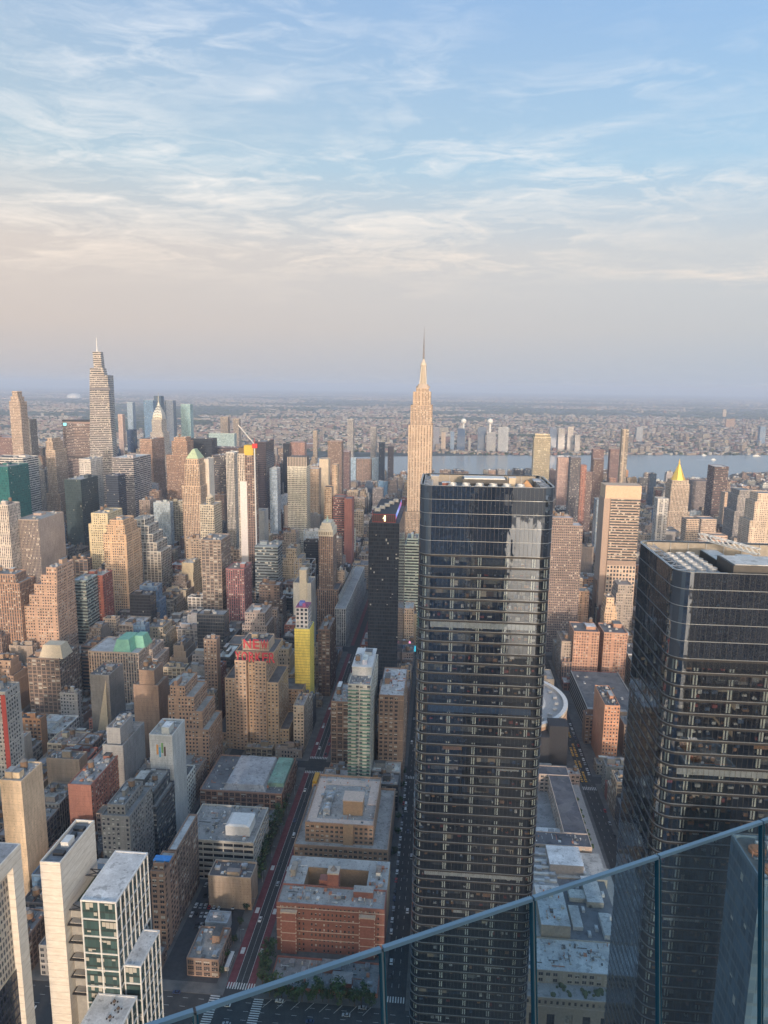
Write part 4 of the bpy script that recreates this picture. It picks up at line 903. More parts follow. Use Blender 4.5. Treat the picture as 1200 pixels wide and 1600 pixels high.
def mansard(r, x0, x1, y0, y1, z0, z1, ins, mat, tint=(1, 1, 1)):
    b = MB(); b.prism([(x0, y0), (x1, y0), (x1, y1), (x0, y1)], z0, z1, tint, pts1=[(x0+ins, y0+ins), (x1-ins, y0+ins), (x1-ins, y1-ins), (x0+ins, y1-ins)]); b.build('mansard_roof', r, [mat])
r, T = H('green_roofed_building', 'pale terracotta block with tall verdigris green mansard roof', 'pier', (.42, .33, .26), 138, 216, 1020, 680, 44, 1110, nclut=0, tanks=0, ac=3, rt=(.5, .5, .5), cornice=True, ref='the green-roofed block')
t_ = T[-1]; z = t_[5]; zt = atU(200, 997, 690).z; xa, xb = atU(176, 1015, 682).x, atU(204, 1015, 682).x; mansard(r, xa, xb, 682, 712, z+.1, zt, 3.5, COPPER); xb2 = atU(229, 1010, 700).x; mansard(r, xb-6, xb2, 696, 716, z+.1, zt-.5, 3.5, COPPER)
H('brown_building', 'white-trimmed stepped tail of the green-roofed block', 'pier', (.40, .33, .28), 218, 238, 1016, 706, 32, 1060, steps=[(0, 6, 2, 0, 1030)], nclut=1)
r, T = H('mansard_building', 'dark brown loft block crowned with a pale cream mansard', 'loft', (.22, .16, .125), 42, 92, 1030, 640, 40, 1115, nclut=1, tanks=0, ref='the cream-mansard block')
t_ = T[-1]; xa, xb = atU(60, 1020, 642).x, atU(97, 1020, 642).x; mansard(r, xa, xb, 642, 662, t_[5]+.1, atU(78, 1004, 652).z, 3.5, PLAIN, (.52, .44, .33))
H('stepped_tower', 'orange-brown tower stepping down to the left with flat dark right flank', 'brick', (.39, .26, .19), 72, 88, 888, 715, 36, 965, steps=[(26, 0, 4, 0, 950), (20, 0, 3, 0, 932), (14, 0, 2, 0, 915), (6, 0, 1, 0, 900)], tanks=0, ref='the orange-brown tower stepping left')
H('brown_building', 'sunlit brown tower at the left edge below the pink-sided slab', 'pier', (.32, .20, .14), -20, 30, 912, 705, 30, 975, crown=[(5, 6, 3, 6, 9)], ref='the brown tower at the left edge')
H('red_building', 'dark red brick block left of the tall orange tower', 'brick', (.28, .10, .075), 133, 160, 900, 800, 26, 960, tanks=1, cornice=True, ref='the dark red block')
H('glass_building', 'small green-banded glass block beside the dark red block', 'hband', (.22, .27, .26), 112, 134, 908, 770, 28, 965, nclut=1, tanks=0)
H('orange_tower', 'tall sunlit orange brick tower with arcaded crown', 'brick', (.50, .34, .22), 161, 197, 836, 880, 46, 950, crown=[(4, 3, 3, 4, 12), (3, 3, 3, 3, 6)], tanks=0, nclut=1, ref='the tall orange tower')
H('vertical_striped_slab', 'slab with dense vertical stripes and a blank pink sunlit flank', 'finwall', (.36, .29, .25), 24, 60, 813, 870, 62, 885, nclut=1, tanks=0, blind=(1,), ref='the pink-flanked striped slab')
H('pale_building', 'white ribbed block at the left edge below the green glass building', 'pier', (.55, .48, .42), -10, 12, 790, 850, 26, 855)
H('cream_tower', 'cream stepped tower with yellowish top behind the tall orange tower', 'brick', (.52, .44, .29), 142, 168, 803, 945, 46, 870, steps=[(4, 2, 1, 0, 820)], ref='the cream stepped tower')
H('ziggurat_building', 'white ziggurat office building right of the tall orange tower', 'wide', (.50, .48, .44), 208, 226, 812, 960, 34, 885, steps=[(1, 24, 6, 0, 862), (1, 18, 4, 0, 848), (0, 12, 3, 0, 835), (0, 6, 1.5, 0, 822)], tanks=1, ref='the white ziggurat')
H('brown_building', 'tan loft tower with dark window bays below the cream domed tower', 'loft', (.27, .21, .17), 314, 345, 845, 840, 40, 885, ref='the tan loft tower')
r, T = H('domed_tower', 'cream residential tower with small domed top', 'lattice', (.46, .40, .31), 312, 334, 790, 930, 34, 845, steps=[], crown=[(7, 7, 7, 9, 9)], nclut=0, tanks=0, ref='the cream domed tower')
t_ = T[-1]; b = MB()
for k in range(5): b.cyl((t_[0]+t_[1])/2, (t_[2]+t_[3])/2, t_[5]+.05+k*1.1, t_[5]+1.15+k*1.1, 4.6*cos(k*.3), 4.6*cos((k+1)*.3), 14, (.42, .37, .3))
b.build('dome', r, [PLAIN])
H('red_building', 'cream and crimson panelled block below the construction tower', 'pier', (.26, .12, .12), 353, 381, 890, 830, 34, 935, cornice=True, nclut=1, ref='the crimson-panelled block')
H('grey_glass_building', 'grey glass block with pale ledges below the construction tower', 'hband', (.20, .24, .26), 398, 434, 855, 900, 26, 905, nclut=1, tanks=0, ref='the pale-ledged glass block')
H('brown_building', 'cream stepped apartment house in front of the white gridded tower', 'brick', (.48, .39, .28), 447, 463, 858, 985, 30, 905, steps=[(11, 14, 4, 0, 884), (6, 8, 2, 0, 873)], ref='the cream stepped apartment house')
r, T = H('white_slab_tower', 'bare white slab with glass-framed top, behind the yellow-netted building', 'blank', (.50, .47, .42), 458, 486, 912, 800, 30, 962, nclut=0, tanks=0, ac=0, blind=(0, 1, 3), ref='the bare white slab')
t_ = T[-1]; a = atU(468, 890, 800); c = atU(479, 890, 800); b = MB(); b.box(a.x, c.x, 799, 812, 0, a.z, (.60, .53, .42)); b.build('lift_core', r, [PLAIN]); b = MB(); zt = atU(472, 881, 800).z
for x in (t_[0]+1, t_[1]): 
    for y in (802, 828): b.bar((x, y, t_[5]), (x, y, zt), .3)
for z in (zt, (zt+t_[5])/2):
    for p, q in (((t_[0]+1, 802), (t_[1], 802)), ((t_[1], 802), (t_[1], 828)), ((t_[1], 828), (t_[0]+1, 828)), ((t_[0]+1, 828), (t_[0]+1, 802))): b.bar((*p, z), (*q, z), .35)
b.build('open_steel_top', r, [METAL])
# tall shaft with cream crown
r, T = H('crowned_tower', 'tall brown-striped tower with ornate cream crown, centre left', 'pier', (.33, .22, .16), 498, 520, 838, 935, 34, 985, steps=[(2.5, 8, 4, 0, 922)], nclut=0, tanks=0, ac=0, ref='the cream-crowned tower')
t_ = T[-1]; z = t_[5]; b = MB()
for i, (ins, h) in enumerate(((-.4, 9), (1.6, 5), (3.4, 4))):
    b.prism([(t_[0]+ins, 935+ins), (t_[1]-ins, 935+ins), (t_[1]-ins, 969-ins), (t_[0]+ins, 969-ins)], z, z+h, (.60, .53, .42), bottom=True); z += h+.01
for k in range(8): x = t_[0]+1+k*(t_[1]-t_[0]-2)/7; b.box(x-.5, x+.5, 934.2, 934.58, t_[5]+2, t_[5]+6, (.14, .11, .09))
cx = (t_[0]+t_[1])/2; b.cyl(cx, 950, z, z+8, 2.2, .15, 8, (.35, .45, .38)); b.build('crown', r, [PLAIN])
# department store along the street
H('department_store', 'long white department store stretching along the street left of the black office slab', 'pier', (.52, .50, .47), 523, 540, 952, 893, 225, 1012, crown=[(2, 12, 20, 40, 12)], nclut=2, rt=(.35, .34, .33), ref='the white department store')
H('orange_building', 'low cream block with even window rows left of the black office slab', 'lattice', (.52, .40, .29), 550, 575, 884, 1165, 40, 902, ref='the low cream block')
r, T = H('green_striped_building', 'white and pale green striped office building right of the black office slab', 'hband', (.50, .56, .48), 633, 655, 852, 905, 40, 930, crown=[(2, 2, 4, 4, 7)], nclut=1, ref='the pale green striped building')
H('cream_building', 'plain cream building low between the black office slab and the central glass tower', 'brick', (.55, .42, .32), 632, 646, 952, 860, 30, 1000, nclut=0)
for i, (px, py, c_) in enumerate(((633, 1010, (.1, .65, .75)), (644, 1013, (.05, .45, .6)), (636, 1004, (.8, .3, .5)))):
    a = atU(px, py, 845-i*4); m_ = root('billboard', ['cyan lit billboard low beside the black office slab', 'blue-green lit billboard beside the central glass tower edge', 'pink lit billboard above the cyan ones'][i], 'billboard', (a.x, a.y, a.z-9)); b = MB()
    b.box(a.x-4.4, a.x+4.4, a.y, a.y+.6, a.z-4+(2 if i == 2 else 0), a.z+3-(1.5 if i == 2 else 0), bottom=True); b.build('panel', m_, [simple('lit_panel', c_, .5, emit=(c_, .8))]); b = MB(); b.bar((a.x, a.y+.9, 0), (a.x, a.y+.9, a.z), .3); b.build('post', m_, [DARKM])
# ---------------------------------------------------------------- midtown and beyond, left half
H('teal_glass_tower', 'teal green glass tower with small white script sign, left edge', 'glass', (.03, .13, .125), -20, 12, 730, 1050, 56, 862, nclut=1, tanks=0, ac=3, ref='the teal glass tower')
p, q = atU(17, 729, 1065), atU(36, 729, 1085)
H('banded_building', 'pale building with slanting white top bands behind the teal glass tower', 'hband', (.50, .48, .46), -20, 36, 716, 1165, 46, 735, nclut=2, tanks=0)
r, T = H('crown_tower', 'tan lattice tower with stepped finned crown, tallest at the left edge', 'lattice', (.44, .34, .27), 14, 31, 628, 1500, 26, 712, crown=[(3, 4, 2, 2, 10), (3, 3, 2, 2, 12)], nclut=0, tanks=0, ac=0, ref='the finned crown tower')
H('glass_tower_block', 'dark greenish tower slab behind the finned crown tower', 'pier', (.20, .19, .18), 33, 46, 656, 1640, 30, 835, nclut=1, tanks=0)
H('brown_building', 'maroon office slab at the left edge behind the teal glass tower', 'lattice', (.23, .15, .14), -30, 18, 684, 1600, 60, 712, nclut=1, tanks=0)
H('stepped_tower', 'tan and brown tower with red-brown top, left of the dark ribbed office slab', 'pier', (.44, .34, .26), 71, 86, 704, 1290, 42, 790, steps=[(3, 5, 3, 0, 772)], crown=[(1, 4, 1, 4, 16), (2, 3, 2, 3, 6)], nclut=0, ref='the tan tower with brown top')
r, T = H('pyramid_tower', 'slim cream tower with pointed pyramid cap, left edge midtown', 'pier', (.46, .38, .30), 50, 59, 728, 1390, 18, 790, nclut=0, tanks=0, ac=0)
t_ = T[-1]; mansard(r, t_[0], t_[1], 1390, 1408, t_[5]+.02, t_[5]+20, (t_[1]-t_[0])/2-.3, PLAIN, (.45, .40, .30))
H('grey_building', 'grey stepped building right of the slim pyramid-capped tower', 'pier', (.32, .30, .28), 59, 69, 735, 1330, 26, 800, steps=[(2, 2, 2, 0, 760)], nclut=1)
# slab with octagonal plan
def octslab():
    U = 1750; a, b_, c = atU(97, 656, U+18), atU(114, 656, U), atU(144, 656, U+3); zt = a.z
    pts = [(a.x, U+18), (b_.x, U), (b_.x+36, U), (c.x+14, U+18), (c.x+14, U+34), (b_.x+36, U+52), (b_.x, U+52), (a.x, U+34)]
    r = root('ribbed_office_slab', 'wide eight-sided brown-grey office slab left of the tapering glass skyscraper', 'skyscraper', (b_.x+18, U+26, 0)); W_ = MB(); m = W_.mat(STY['hband'][0])
    zm = zt*.62
    for z0, z1 in ((0, zm-3), (zm+3, zt-8)):
        for i in range(8): p, q = pts[i], pts[(i+1) % 8]; W_.wallq(p, q, z0, z1, 3, 3.9, (.34, .25, .22), m, (i*50, 0))
    W_.build('wall', r); b = MB(); b.prism(pts, zm-3, zm+3, (.07, .06, .06), top=False); b.build('louvre_band', r, [PLAIN]); b = MB(); b.prism(pts, zt-8, zt-3.5, (.3, .22, .2), top=False); b.build('sign_band', r, [PLAIN]); b = MB(); b.prism([(x, y-.5) for x, y in pts], zt-3.45, zt, (.045, .045, .05)); b.build('cap', r, [PLAIN])
    b = MB(); b.box(a.x+9, a.x+17, U+5.6, U+6.6, zt-14, zt-7, bottom=True); b.build('logo', r, [simple('logo_cyan', (.2, .7, .8), .4, emit=((.3, .9, 1), .5))])
    cu = bpy.data.curves.new('lettering', 'FONT'); cu.body = 'MetLife'; cu.size = 7; to = bpy.data.objects.new('tmp', cu); C.objects.link(to); me = bpy.data.meshes.new_from_object(to.evaluated_get(bpy.context.evaluated_depsgraph_get())); bpy.data.objects.remove(to); me.materials.append(WHITEM) if not me.materials else None
    lo = bpy.data.objects.new('lettering', me); C.objects.link(lo); lo.parent = r; o = r['_o']; lo.rotation_euler = (pi/2, 0, 0); lo.location = (b_.x+10-o[0], U-.9-o[1], zt-13)
    HERO.append((U, 97, 145, 760)); FOOT.append((a.x, c.x+14, U, U+52)); GUIDE.append(('the ribbed office slab', 120, 700, U))
octslab()
# tapering glass skyscraper
def taper():
    U = 1640; r = root('tapering_skyscraper', 'tapering glass skyscraper with slanted crown and spire, tallest at left', 'skyscraper', (atU(163, 700, U).x, U, 0))
    m = STY['hband'][0]; tn = (.42, .38, .36)
    def ring(l, s, rr, py, d): # left, split and right pixels of the visible faces at height py
        a, b_ = atU(l, py, U), atU(s, py, U); c = atU(rr, py, U+d); return [(a.x, U), (b_.x, U), (c.x, U+d), (a.x+4, U+d)], (a.z+b_.z)/2
    R0, z0 = ring(141, 180, 186, 760, 60); R1, z1 = ring(140, 168, 177, 586, 46)
    W_ = MB(); mi = W_.mat(m)
    nf = int((z1-z0)/4.2)
    R00 = [(p[0]+(p[0]-q[0])*.9, p[1]) for p, q in zip(R0, R1)]
    def seg(Ra, Rb, za, zb, mi=mi, tn=tn):
        n = max(1, int((zb-za)/4.3))
        for i in range(4):
            j = (i+1) % 4; nb = max(2, int(math.dist(Ra[i], Ra[j])/2.5)); W_.face([(*Ra[i], za), (*Ra[j], za), (*Rb[j], zb), (*Rb[i], zb)], [(i*60, 0), (i*60+nb, 0), (i*60+nb, n), (i*60, n)], tn, mi)
    seg(R0, R0, 0, z0); seg(R0, R1, z0, z1)
    W_.face([(*p, z1) for p in R1], None, (.2, .2, .2), W_.mat(PLAIN))
    # upper left shaft, right lower shoulder, and top blade
    A, za = ring(140.5, 161, 166, 575, 34); A2, za2 = ring(144.5, 157.5, 161, 549.5, 22); A0, _ = ring(140.2, 163, 168, 586, 36)
    seg(A0, A, z1+.1, za); 
    W_.face([(*p, za) for p in A], None, (.25, .25, .25), W_.mat(PLAIN)); B0, zb0 = ring(146.5, 159, 164, 575, 26); seg(B0, A2, za+.05, za2); W_.face([(*p, za2) for p in A2], None, (.25, .25, .25), W_.mat(PLAIN))
    W_.build('wall', r); b = MB(); c = atU(151.5, 548, U+10); t = atU(150.5, 527, U+10); b.cyl(c.x, U+10, za2+.05, t.z, 1.3, .3, 6); b.build('spire', r, [WHITEM])
    b = MB(); zz = atU(150, 608, U).z; b.box(R1[0][0]-1, R1[1][0]+5, U-1.2, U-.2, zz-3, zz+3, (.15, .15, .17), bottom=True); b.build('open_terrace', r, [PLAIN])
    HERO.append((U, 138, 188, 790)); FOOT.append((R0[0][0]-3, R0[2][0]+3, U-3, U+60)); GUIDE.append(('the tapering skyscraper', 163, 680, U))
taper()
H('dark_glass_building', 'dark green glass block under the ribbed office slab', 'glass', (.055, .075, .08), 100, 126, 750, 1150, 60, 850, nclut=1, tanks=0, ref='the dark green glass block')
H('grey_building', 'pale grey tower with three small window columns, before the ribbed office slab', 'brick', (.46, .43, .40), 123, 141, 718, 1250, 46, 778, nclut=0, tanks=0, ref='the pale tower with small windows')
H('dark_glass_building', 'small dark glass block at the foot of the tapering skyscraper', 'dark', (.06, .075, .11), 165, 184, 744, 1180, 30, 795, nclut=1, tanks=0)
H('striped_office_building', 'grey office block with fine horizontal lines, right of the tapering skyscraper', 'hband', (.34, .31, .31), 174, 208, 716, 1290, 80, 800, nclut=1, tanks=0, ref='the finely lined office block')
H('brown_tower', 'sunlit brown slab tower left of the chrome-spired skyscraper', 'pier', (.40, .26, .19), 218, 237, 687, 1500, 70, 752, nclut=0, tanks=0, ref='the sunlit brown slab')
# chrome-crowned skyscraper
def chrome():
    U = 1950; r = root('art_deco_skyscraper', 'art deco skyscraper with arched stainless steel crown and needle', 'skyscraper', (atU(244, 700, U).x, U, 0)); cx = r.location.x; W_, R_ = MB(), MB(); off = (4, 4)
    def X(px, py): return atU(px, py, U).x
    z1, z2, z3 = atU(244, 702, U).z, atU(244, 676, U).z, atU(244, 656, U).z
    bx = lambda l, rr, a, b_, z0, zt: tier(W_, R_, (X(l, 680), X(rr, 680), U+a, U+b_, z0, zt), 'pier', (.50, .45, .40), (.2, .2, .2), off, .5)
    bx(232, 257, 0, 55, 0, z1); bx(234, 254.5, 3, 48, z1+.6, z2); bx(236.5, 252, 6, 42, z2+.6, z3); W_.build('wall', r); R_.build('roof', r, [ROOF])
    b = MB(); x0, x1 = X(236.8, 650), X(251.8, 650); w_ = (x1-x0)/2; c0 = (x0+x1)/2; zt = atU(244, 630, U).z; n = 7; yc = U+20
    hs = [1, .97, .88, .74, .56, .36, .2, .07]
    for k in range(n):
        za, zb = z3+.7+(zt-z3)*k/n, z3+.7+(zt-z3)*(k+1)/n; a_, b_ = w_*hs[k], w_*hs[k+1]
        b.prism([(c0-a_, yc-a_), (c0+a_, yc-a_), (c0+a_, yc+a_), (c0-a_, yc+a_)], za, zb, pts1=[(c0-(a_+b_)/2, yc-(a_+b_)/2), (c0+(a_+b_)/2, yc-(a_+b_)/2), (c0+(a_+b_)/2, yc+(a_+b_)/2), (c0-(a_+b_)/2, yc+(a_+b_)/2)])
    b.cyl(c0, yc, zt-3, atU(244, 612, U).z, 1.6, .15, 6); b.build('steel_crown', r, [STEEL])
    b = MB()
    for k in range(5):
        z = z3+3+(zt-z3)*k/6; a_ = w_*(hs[k]*.5+hs[k+1]*.5)
        for j in range(-2, 3):
            x = c0+j*a_*.36; b.prism([(x-1, yc-a_-1.0), (x+1, yc-a_-1.0), (x+1, yc-a_+.5), (x-1, yc-a_+.5)], z+(2-abs(j))*1.2, z+(2-abs(j))*1.2+3.2, (.05, .05, .06), pts1=[(x-.1, yc-a_-1.0), (x+.1, yc-a_-1.0), (x+.1, yc-a_), (x-.1, yc-a_)])
    b.build('triangular_windows', r, [PLAIN]); HERO.append((U, 231, 259, 740)); FOOT.append((cx-25, cx+25, U, U+56)); GUIDE.append(('the chrome-crowned skyscraper', 244, 680, U))
chrome()
H('brown_tower', 'twin-topped brown tower right of the chrome-crowned skyscraper', 'pier', (.36, .23, .16), 268, 292, 690, 1500, 40, 758, steps=[(12, 4, 4, 0, 712)], crown=[(4, 4, 3, 3, 8)], nclut=0, ref='the twin-topped brown tower')
r, T = H('pyramid_roofed_tower', 'orange tower with green pyramid roof, upper left centre', 'pier', (.48, .35, .25), 288, 311, 726, 1105, 34, 785, steps=[(4, 2, 3, 0, 760)], crown=[(2, 2, 2, 2, 8)], nclut=0, tanks=0, ac=0, cornice=True, ref='the green pyramid tower')
t_ = T[-1]; mansard(r, t_[0], t_[1], t_[2], t_[3], t_[5]+1.3, t_[5]+16, 8.5, simple('pale_green_tile', (.38, .46, .30), .7))
H('white_slab_tower', 'thin white slab tower right of the green pyramid tower', 'blank', (.55, .50, .44), 316, 326, 718, 1135, 26, 780, nclut=0, tanks=0)
H('dark_tower', 'black glass slab behind the green pyramid tower', 'dark', (.045, .05, .06), 296, 331, 686, 1700, 40, 715, nclut=0, tanks=0, ref='the black slab behind the pyramid tower')
H('dark_tower', 'brown-black office tower right of the green pyramid tower', 'hband', (.13, .11, .115), 331, 353, 712, 1480, 36, 770, nclut=0, tanks=0)
H('brown_tower', 'dark red-brown slab behind the white fin-striped tower', 'hband', (.14, .09, .095), 332, 372, 700, 1780, 40, 712, nclut=0)
H('green_glass_slab', 'wide pale green glass slab by the river, upper left centre', 'glass', (.38, .46, .44), 326, 366, 678, 2330, 26, 697, nclut=0, tanks=0, ref='the pale green river slab')
H('striped_tower', 'white fin-striped apartment tower left of the construction tower', 'finwall', (.58, .54, .49), 353, 366, 708, 1005, 26, 825, nclut=0, tanks=0, ac=1, ref='the white fin-striped tower')
r, T = H('construction_tower', 'half-clad tower with golden net top and crane mast', 'blank', (.52, .45, .38), 371, 382, 710, 962, 22, 868, nclut=0, tanks=0, ac=0, blind=(), stys=['pier'], ref='the construction tower')
t_ = T[-1]; x1, xr = t_[1]+.05, atU(396, 710, 962).x; zt = t_[5]; b = MB(); 
b.wallq((x1, 964), (xr, 964), 0, zt-1, 3.2, 3.6, (.30, .21, .18), b.mat(STY['wide'][0])); b.wallq((xr, 964), (xr, 984), 0, zt-1, 3.2, 3.6, (.3, .21, .18), 0); b.wallq((xr, 984), (x1, 984), 0, zt-1, 3.2, 3.6, (.3, .21, .18), 0); b.build('bare_frame', r)
b = MB(); b.box(x1-1, xr-1, 963, 980, zt-1, atU(388, 696, 962).z, (.55, .38, .07)); b.build('golden_net', r, [PLAIN]); b = MB(); b.box(t_[0]+1, x1-1.1, 964, 980, zt+.1, zt+9, (.14, .10, .06)); b.build('scaffold_top', r, [PLAIN])
b = MB(); a, c = atU(375, 752, 961.5), atU(388, 858, 961.5); b.box(a.x, c.x, 961.2, 961.9, 40, a.z, (.62, .57, .55), bottom=True); b.build('white_cladding', r, [PLAIN])
FOOT.append((x1, xr, 962, 985))
cr = root('tower_crane', 'construction crane with red cab beside the golden-netted tower', 'crane', (xr+2, 961, 0)); b = MB(); zc_ = atU(396, 700, 961).z
b.box(xr+1.2, xr+2.8, 960.2, 961.8, 0, zc_, (.5, .5, .5)); b.build('mast', cr, [PLAIN]); b = MB(); b.box(xr-1, xr+6, 959, 963, zc_+.02, zc_+6, (.5, .05, .05)); b.build('cab', cr, [PLAIN]); b = MB(); e = atU(372, 664, 975); b.bar((xr+2, 961, zc_+5), tuple(e), .7, (.6, .58, .55)); b.bar((xr+2, 961, zc_+7), (xr+2, 961, zc_+14), .3, (.5, .1, .1)); b.bar((xr+2, 961, zc_+14), tuple(e), .15, (.4, .4, .4)); b.build('jib', cr, [PLAIN])
H('dark_tower', 'dark maroon glass tower right of the crane', 'dark', (.10, .075, .085), 397, 415, 691, 1400, 70, 765, nclut=0, tanks=0, ref='the dark maroon tower')
H('glass_building', 'small blue-grey glass tower below the dark maroon tower', 'glass', (.38, .42, .46), 421, 433, 733, 1290, 26, 778, nclut=0, tanks=0)
H('grey_building', 'blank grey wall building with one dark opening, right of the construction tower', 'blank', (.30, .295, .29), 398, 413, 799, 1100, 26, 852, nclut=0, tanks=0, blind=(0, 1))
r, T = H('gridded_tower', 'tall white gridded tower with dark finned top, centre left', 'lattice', (.60, .56, .47), 449, 479, 730, 1180, 32, 825, nclut=0, tanks=0, ac=0, ref='the white gridded tower')
t_ = T[-1]; b = MB(); b.box(t_[0]+1, t_[1]-1, 1181.5, 1211, t_[5], t_[5]+17, (.14, .13, .12)); b.build('plant_storey', r, [PLAIN]); b = MB()
for k in range(13): x = t_[0]+(t_[1]-t_[0]-.8)*k/12; b.box(x, x+.9, 1180.3, 1181.3, t_[5]+1.2, t_[5]+17.4, (.50, .42, .36))
b.build('crown_fins', r, [PLAIN])
for nm, lb, st_, tn, l, r_, y, U, D, yb in (
 ('tan_building', 'tan slab with dark edge right of the white gridded tower', 'blank', 'cream', 499, 513, 718, 1620, 30, 765),
 ('tan_building', 'sunlit tan apartment house with stepped top beside the white gridded tower', 'brick', 'tan', 481, 498, 733, 1480, 30, 775),
 ('brown_tower', 'brown ribbed tower near the river, centre left', 'pier', 'brown', 512, 534, 690, 1950, 34, 760),
 ('brown_tower', 'low brown tower right of the ribbed one near the river', 'pier', (.24, .15, .14), 535, 546, 706, 2060, 30, 750),
 ('dark_tower', 'small black tower left of the red-brown river block', 'dark', 'black', 442, 452, 694, 1950, 24, 715),
 ('brown_tower', 'red-brown block above the white gridded tower', 'brick', (.30, .18, .15), 453, 476, 692, 2050, 30, 709),
 ('slim_tower', 'pale slim tower rising left of the brown ribbed one', 'pier', 'beige', 489, 495, 674, 2520, 20, 712),
 ('slim_tower', 'slender tan tower below the brown ribbed tower', 'brick', 'tan', 519, 527, 727, 1300, 22, 780),
 ('tan_building', 'small tan stepped house left of the red brick wall', 'brick', 'tan', 507, 518, 762, 1210, 24, 800),
 ('brown_building', 'dark red-brown office block beside the red brick wall', 'hband', (.22, .09, .08), 520, 538, 778, 1215, 34, 830),
 ('red_wall_building', 'plain red brick wall building left of the black office slab', 'blank', (.30, .13, .11), 538, 550, 780, 1185, 30, 828),
 ('striped_tower', 'left one of two dark towers with white stripes near the river', 'finwall', (.44, .42, .41), 543, 552, 656, 2480, 30, 714),
 ('striped_tower', 'right one of two dark towers with white stripes near the river', 'finwall', (.44, .42, .41), 579, 588, 668, 2480, 30, 714),
 ('river_apartment', 'pale blue glass block under the left striped river tower', 'glass', (.42, .5, .56), 545, 556, 716, 2440, 20, 750),
 ('river_apartment', 'brown apartment block between the two pale blue river blocks', 'brick', 'brown', 557, 580, 718, 2440, 20, 750),
 ('river_apartment', 'pale blue glass block under the right striped river tower', 'glass', (.42, .5, .56), 581, 592, 716, 2440, 20, 750),
 ('dark_tower', 'blue-black river tower right of the striped pair', 'dark', (.05, .07, .1), 592, 601, 692, 2400, 24, 740),
 ('dark_tower', 'leaning dark copper river tower left of the antenna skyscraper', 'dark', (.07, .06, .065), 606, 615, 698, 2440, 20, 745),
 ('blue_glass_tower', 'tall blue glass tower left of the chrome needle', 'glass', 'blue glass', 224, 239, 626, 2480, 30, 680),
 ('blue_glass_tower', 'black-blue glass tower right behind the chrome needle', 'glass', (.09, .13, .18), 240, 251, 619, 2560, 30, 675),
 ('blue_glass_tower', 'grey-blue glass tower right of the chrome-crowned skyscraper', 'glass', (.22, .25, .30), 257, 270, 626, 2620, 30, 672),
 ('green_glass_tower', 'pale green rounded glass tower right of the chrome-crowned skyscraper', 'glass', (.30, .42, .42), 282, 297, 632, 2660, 30, 682),
 ('blue_glass_tower', 'slim pale tower with lit top left of the chrome-crowned skyscraper', 'glass', (.3, .36, .42), 198, 207, 629, 2700, 24, 690),
 ('blue_glass_tower', 'small dark blue tower right of the tapering skyscraper', 'glass', (.07, .1, .16), 198, 208, 672, 2000, 24, 706),
 ('tan_building', 'pink-beige tower just right of the tapering skyscraper', 'brick', (.45, .34, .3), 184, 191, 648, 2500, 20, 700),
 ('river_tower', 'left one of the two pale concrete towers across the river', 'finwall', 'beige', 344, 356, 652, 3050, 30, 678),
 ('river_tower', 'right one of the two pale concrete towers across the river', 'finwall', 'beige', 364, 373, 655, 3050, 30, 678)):
    H(nm, lb, st_, tn, l, r_, y, U, D, yb, nclut=0, tanks=0, ac=0)
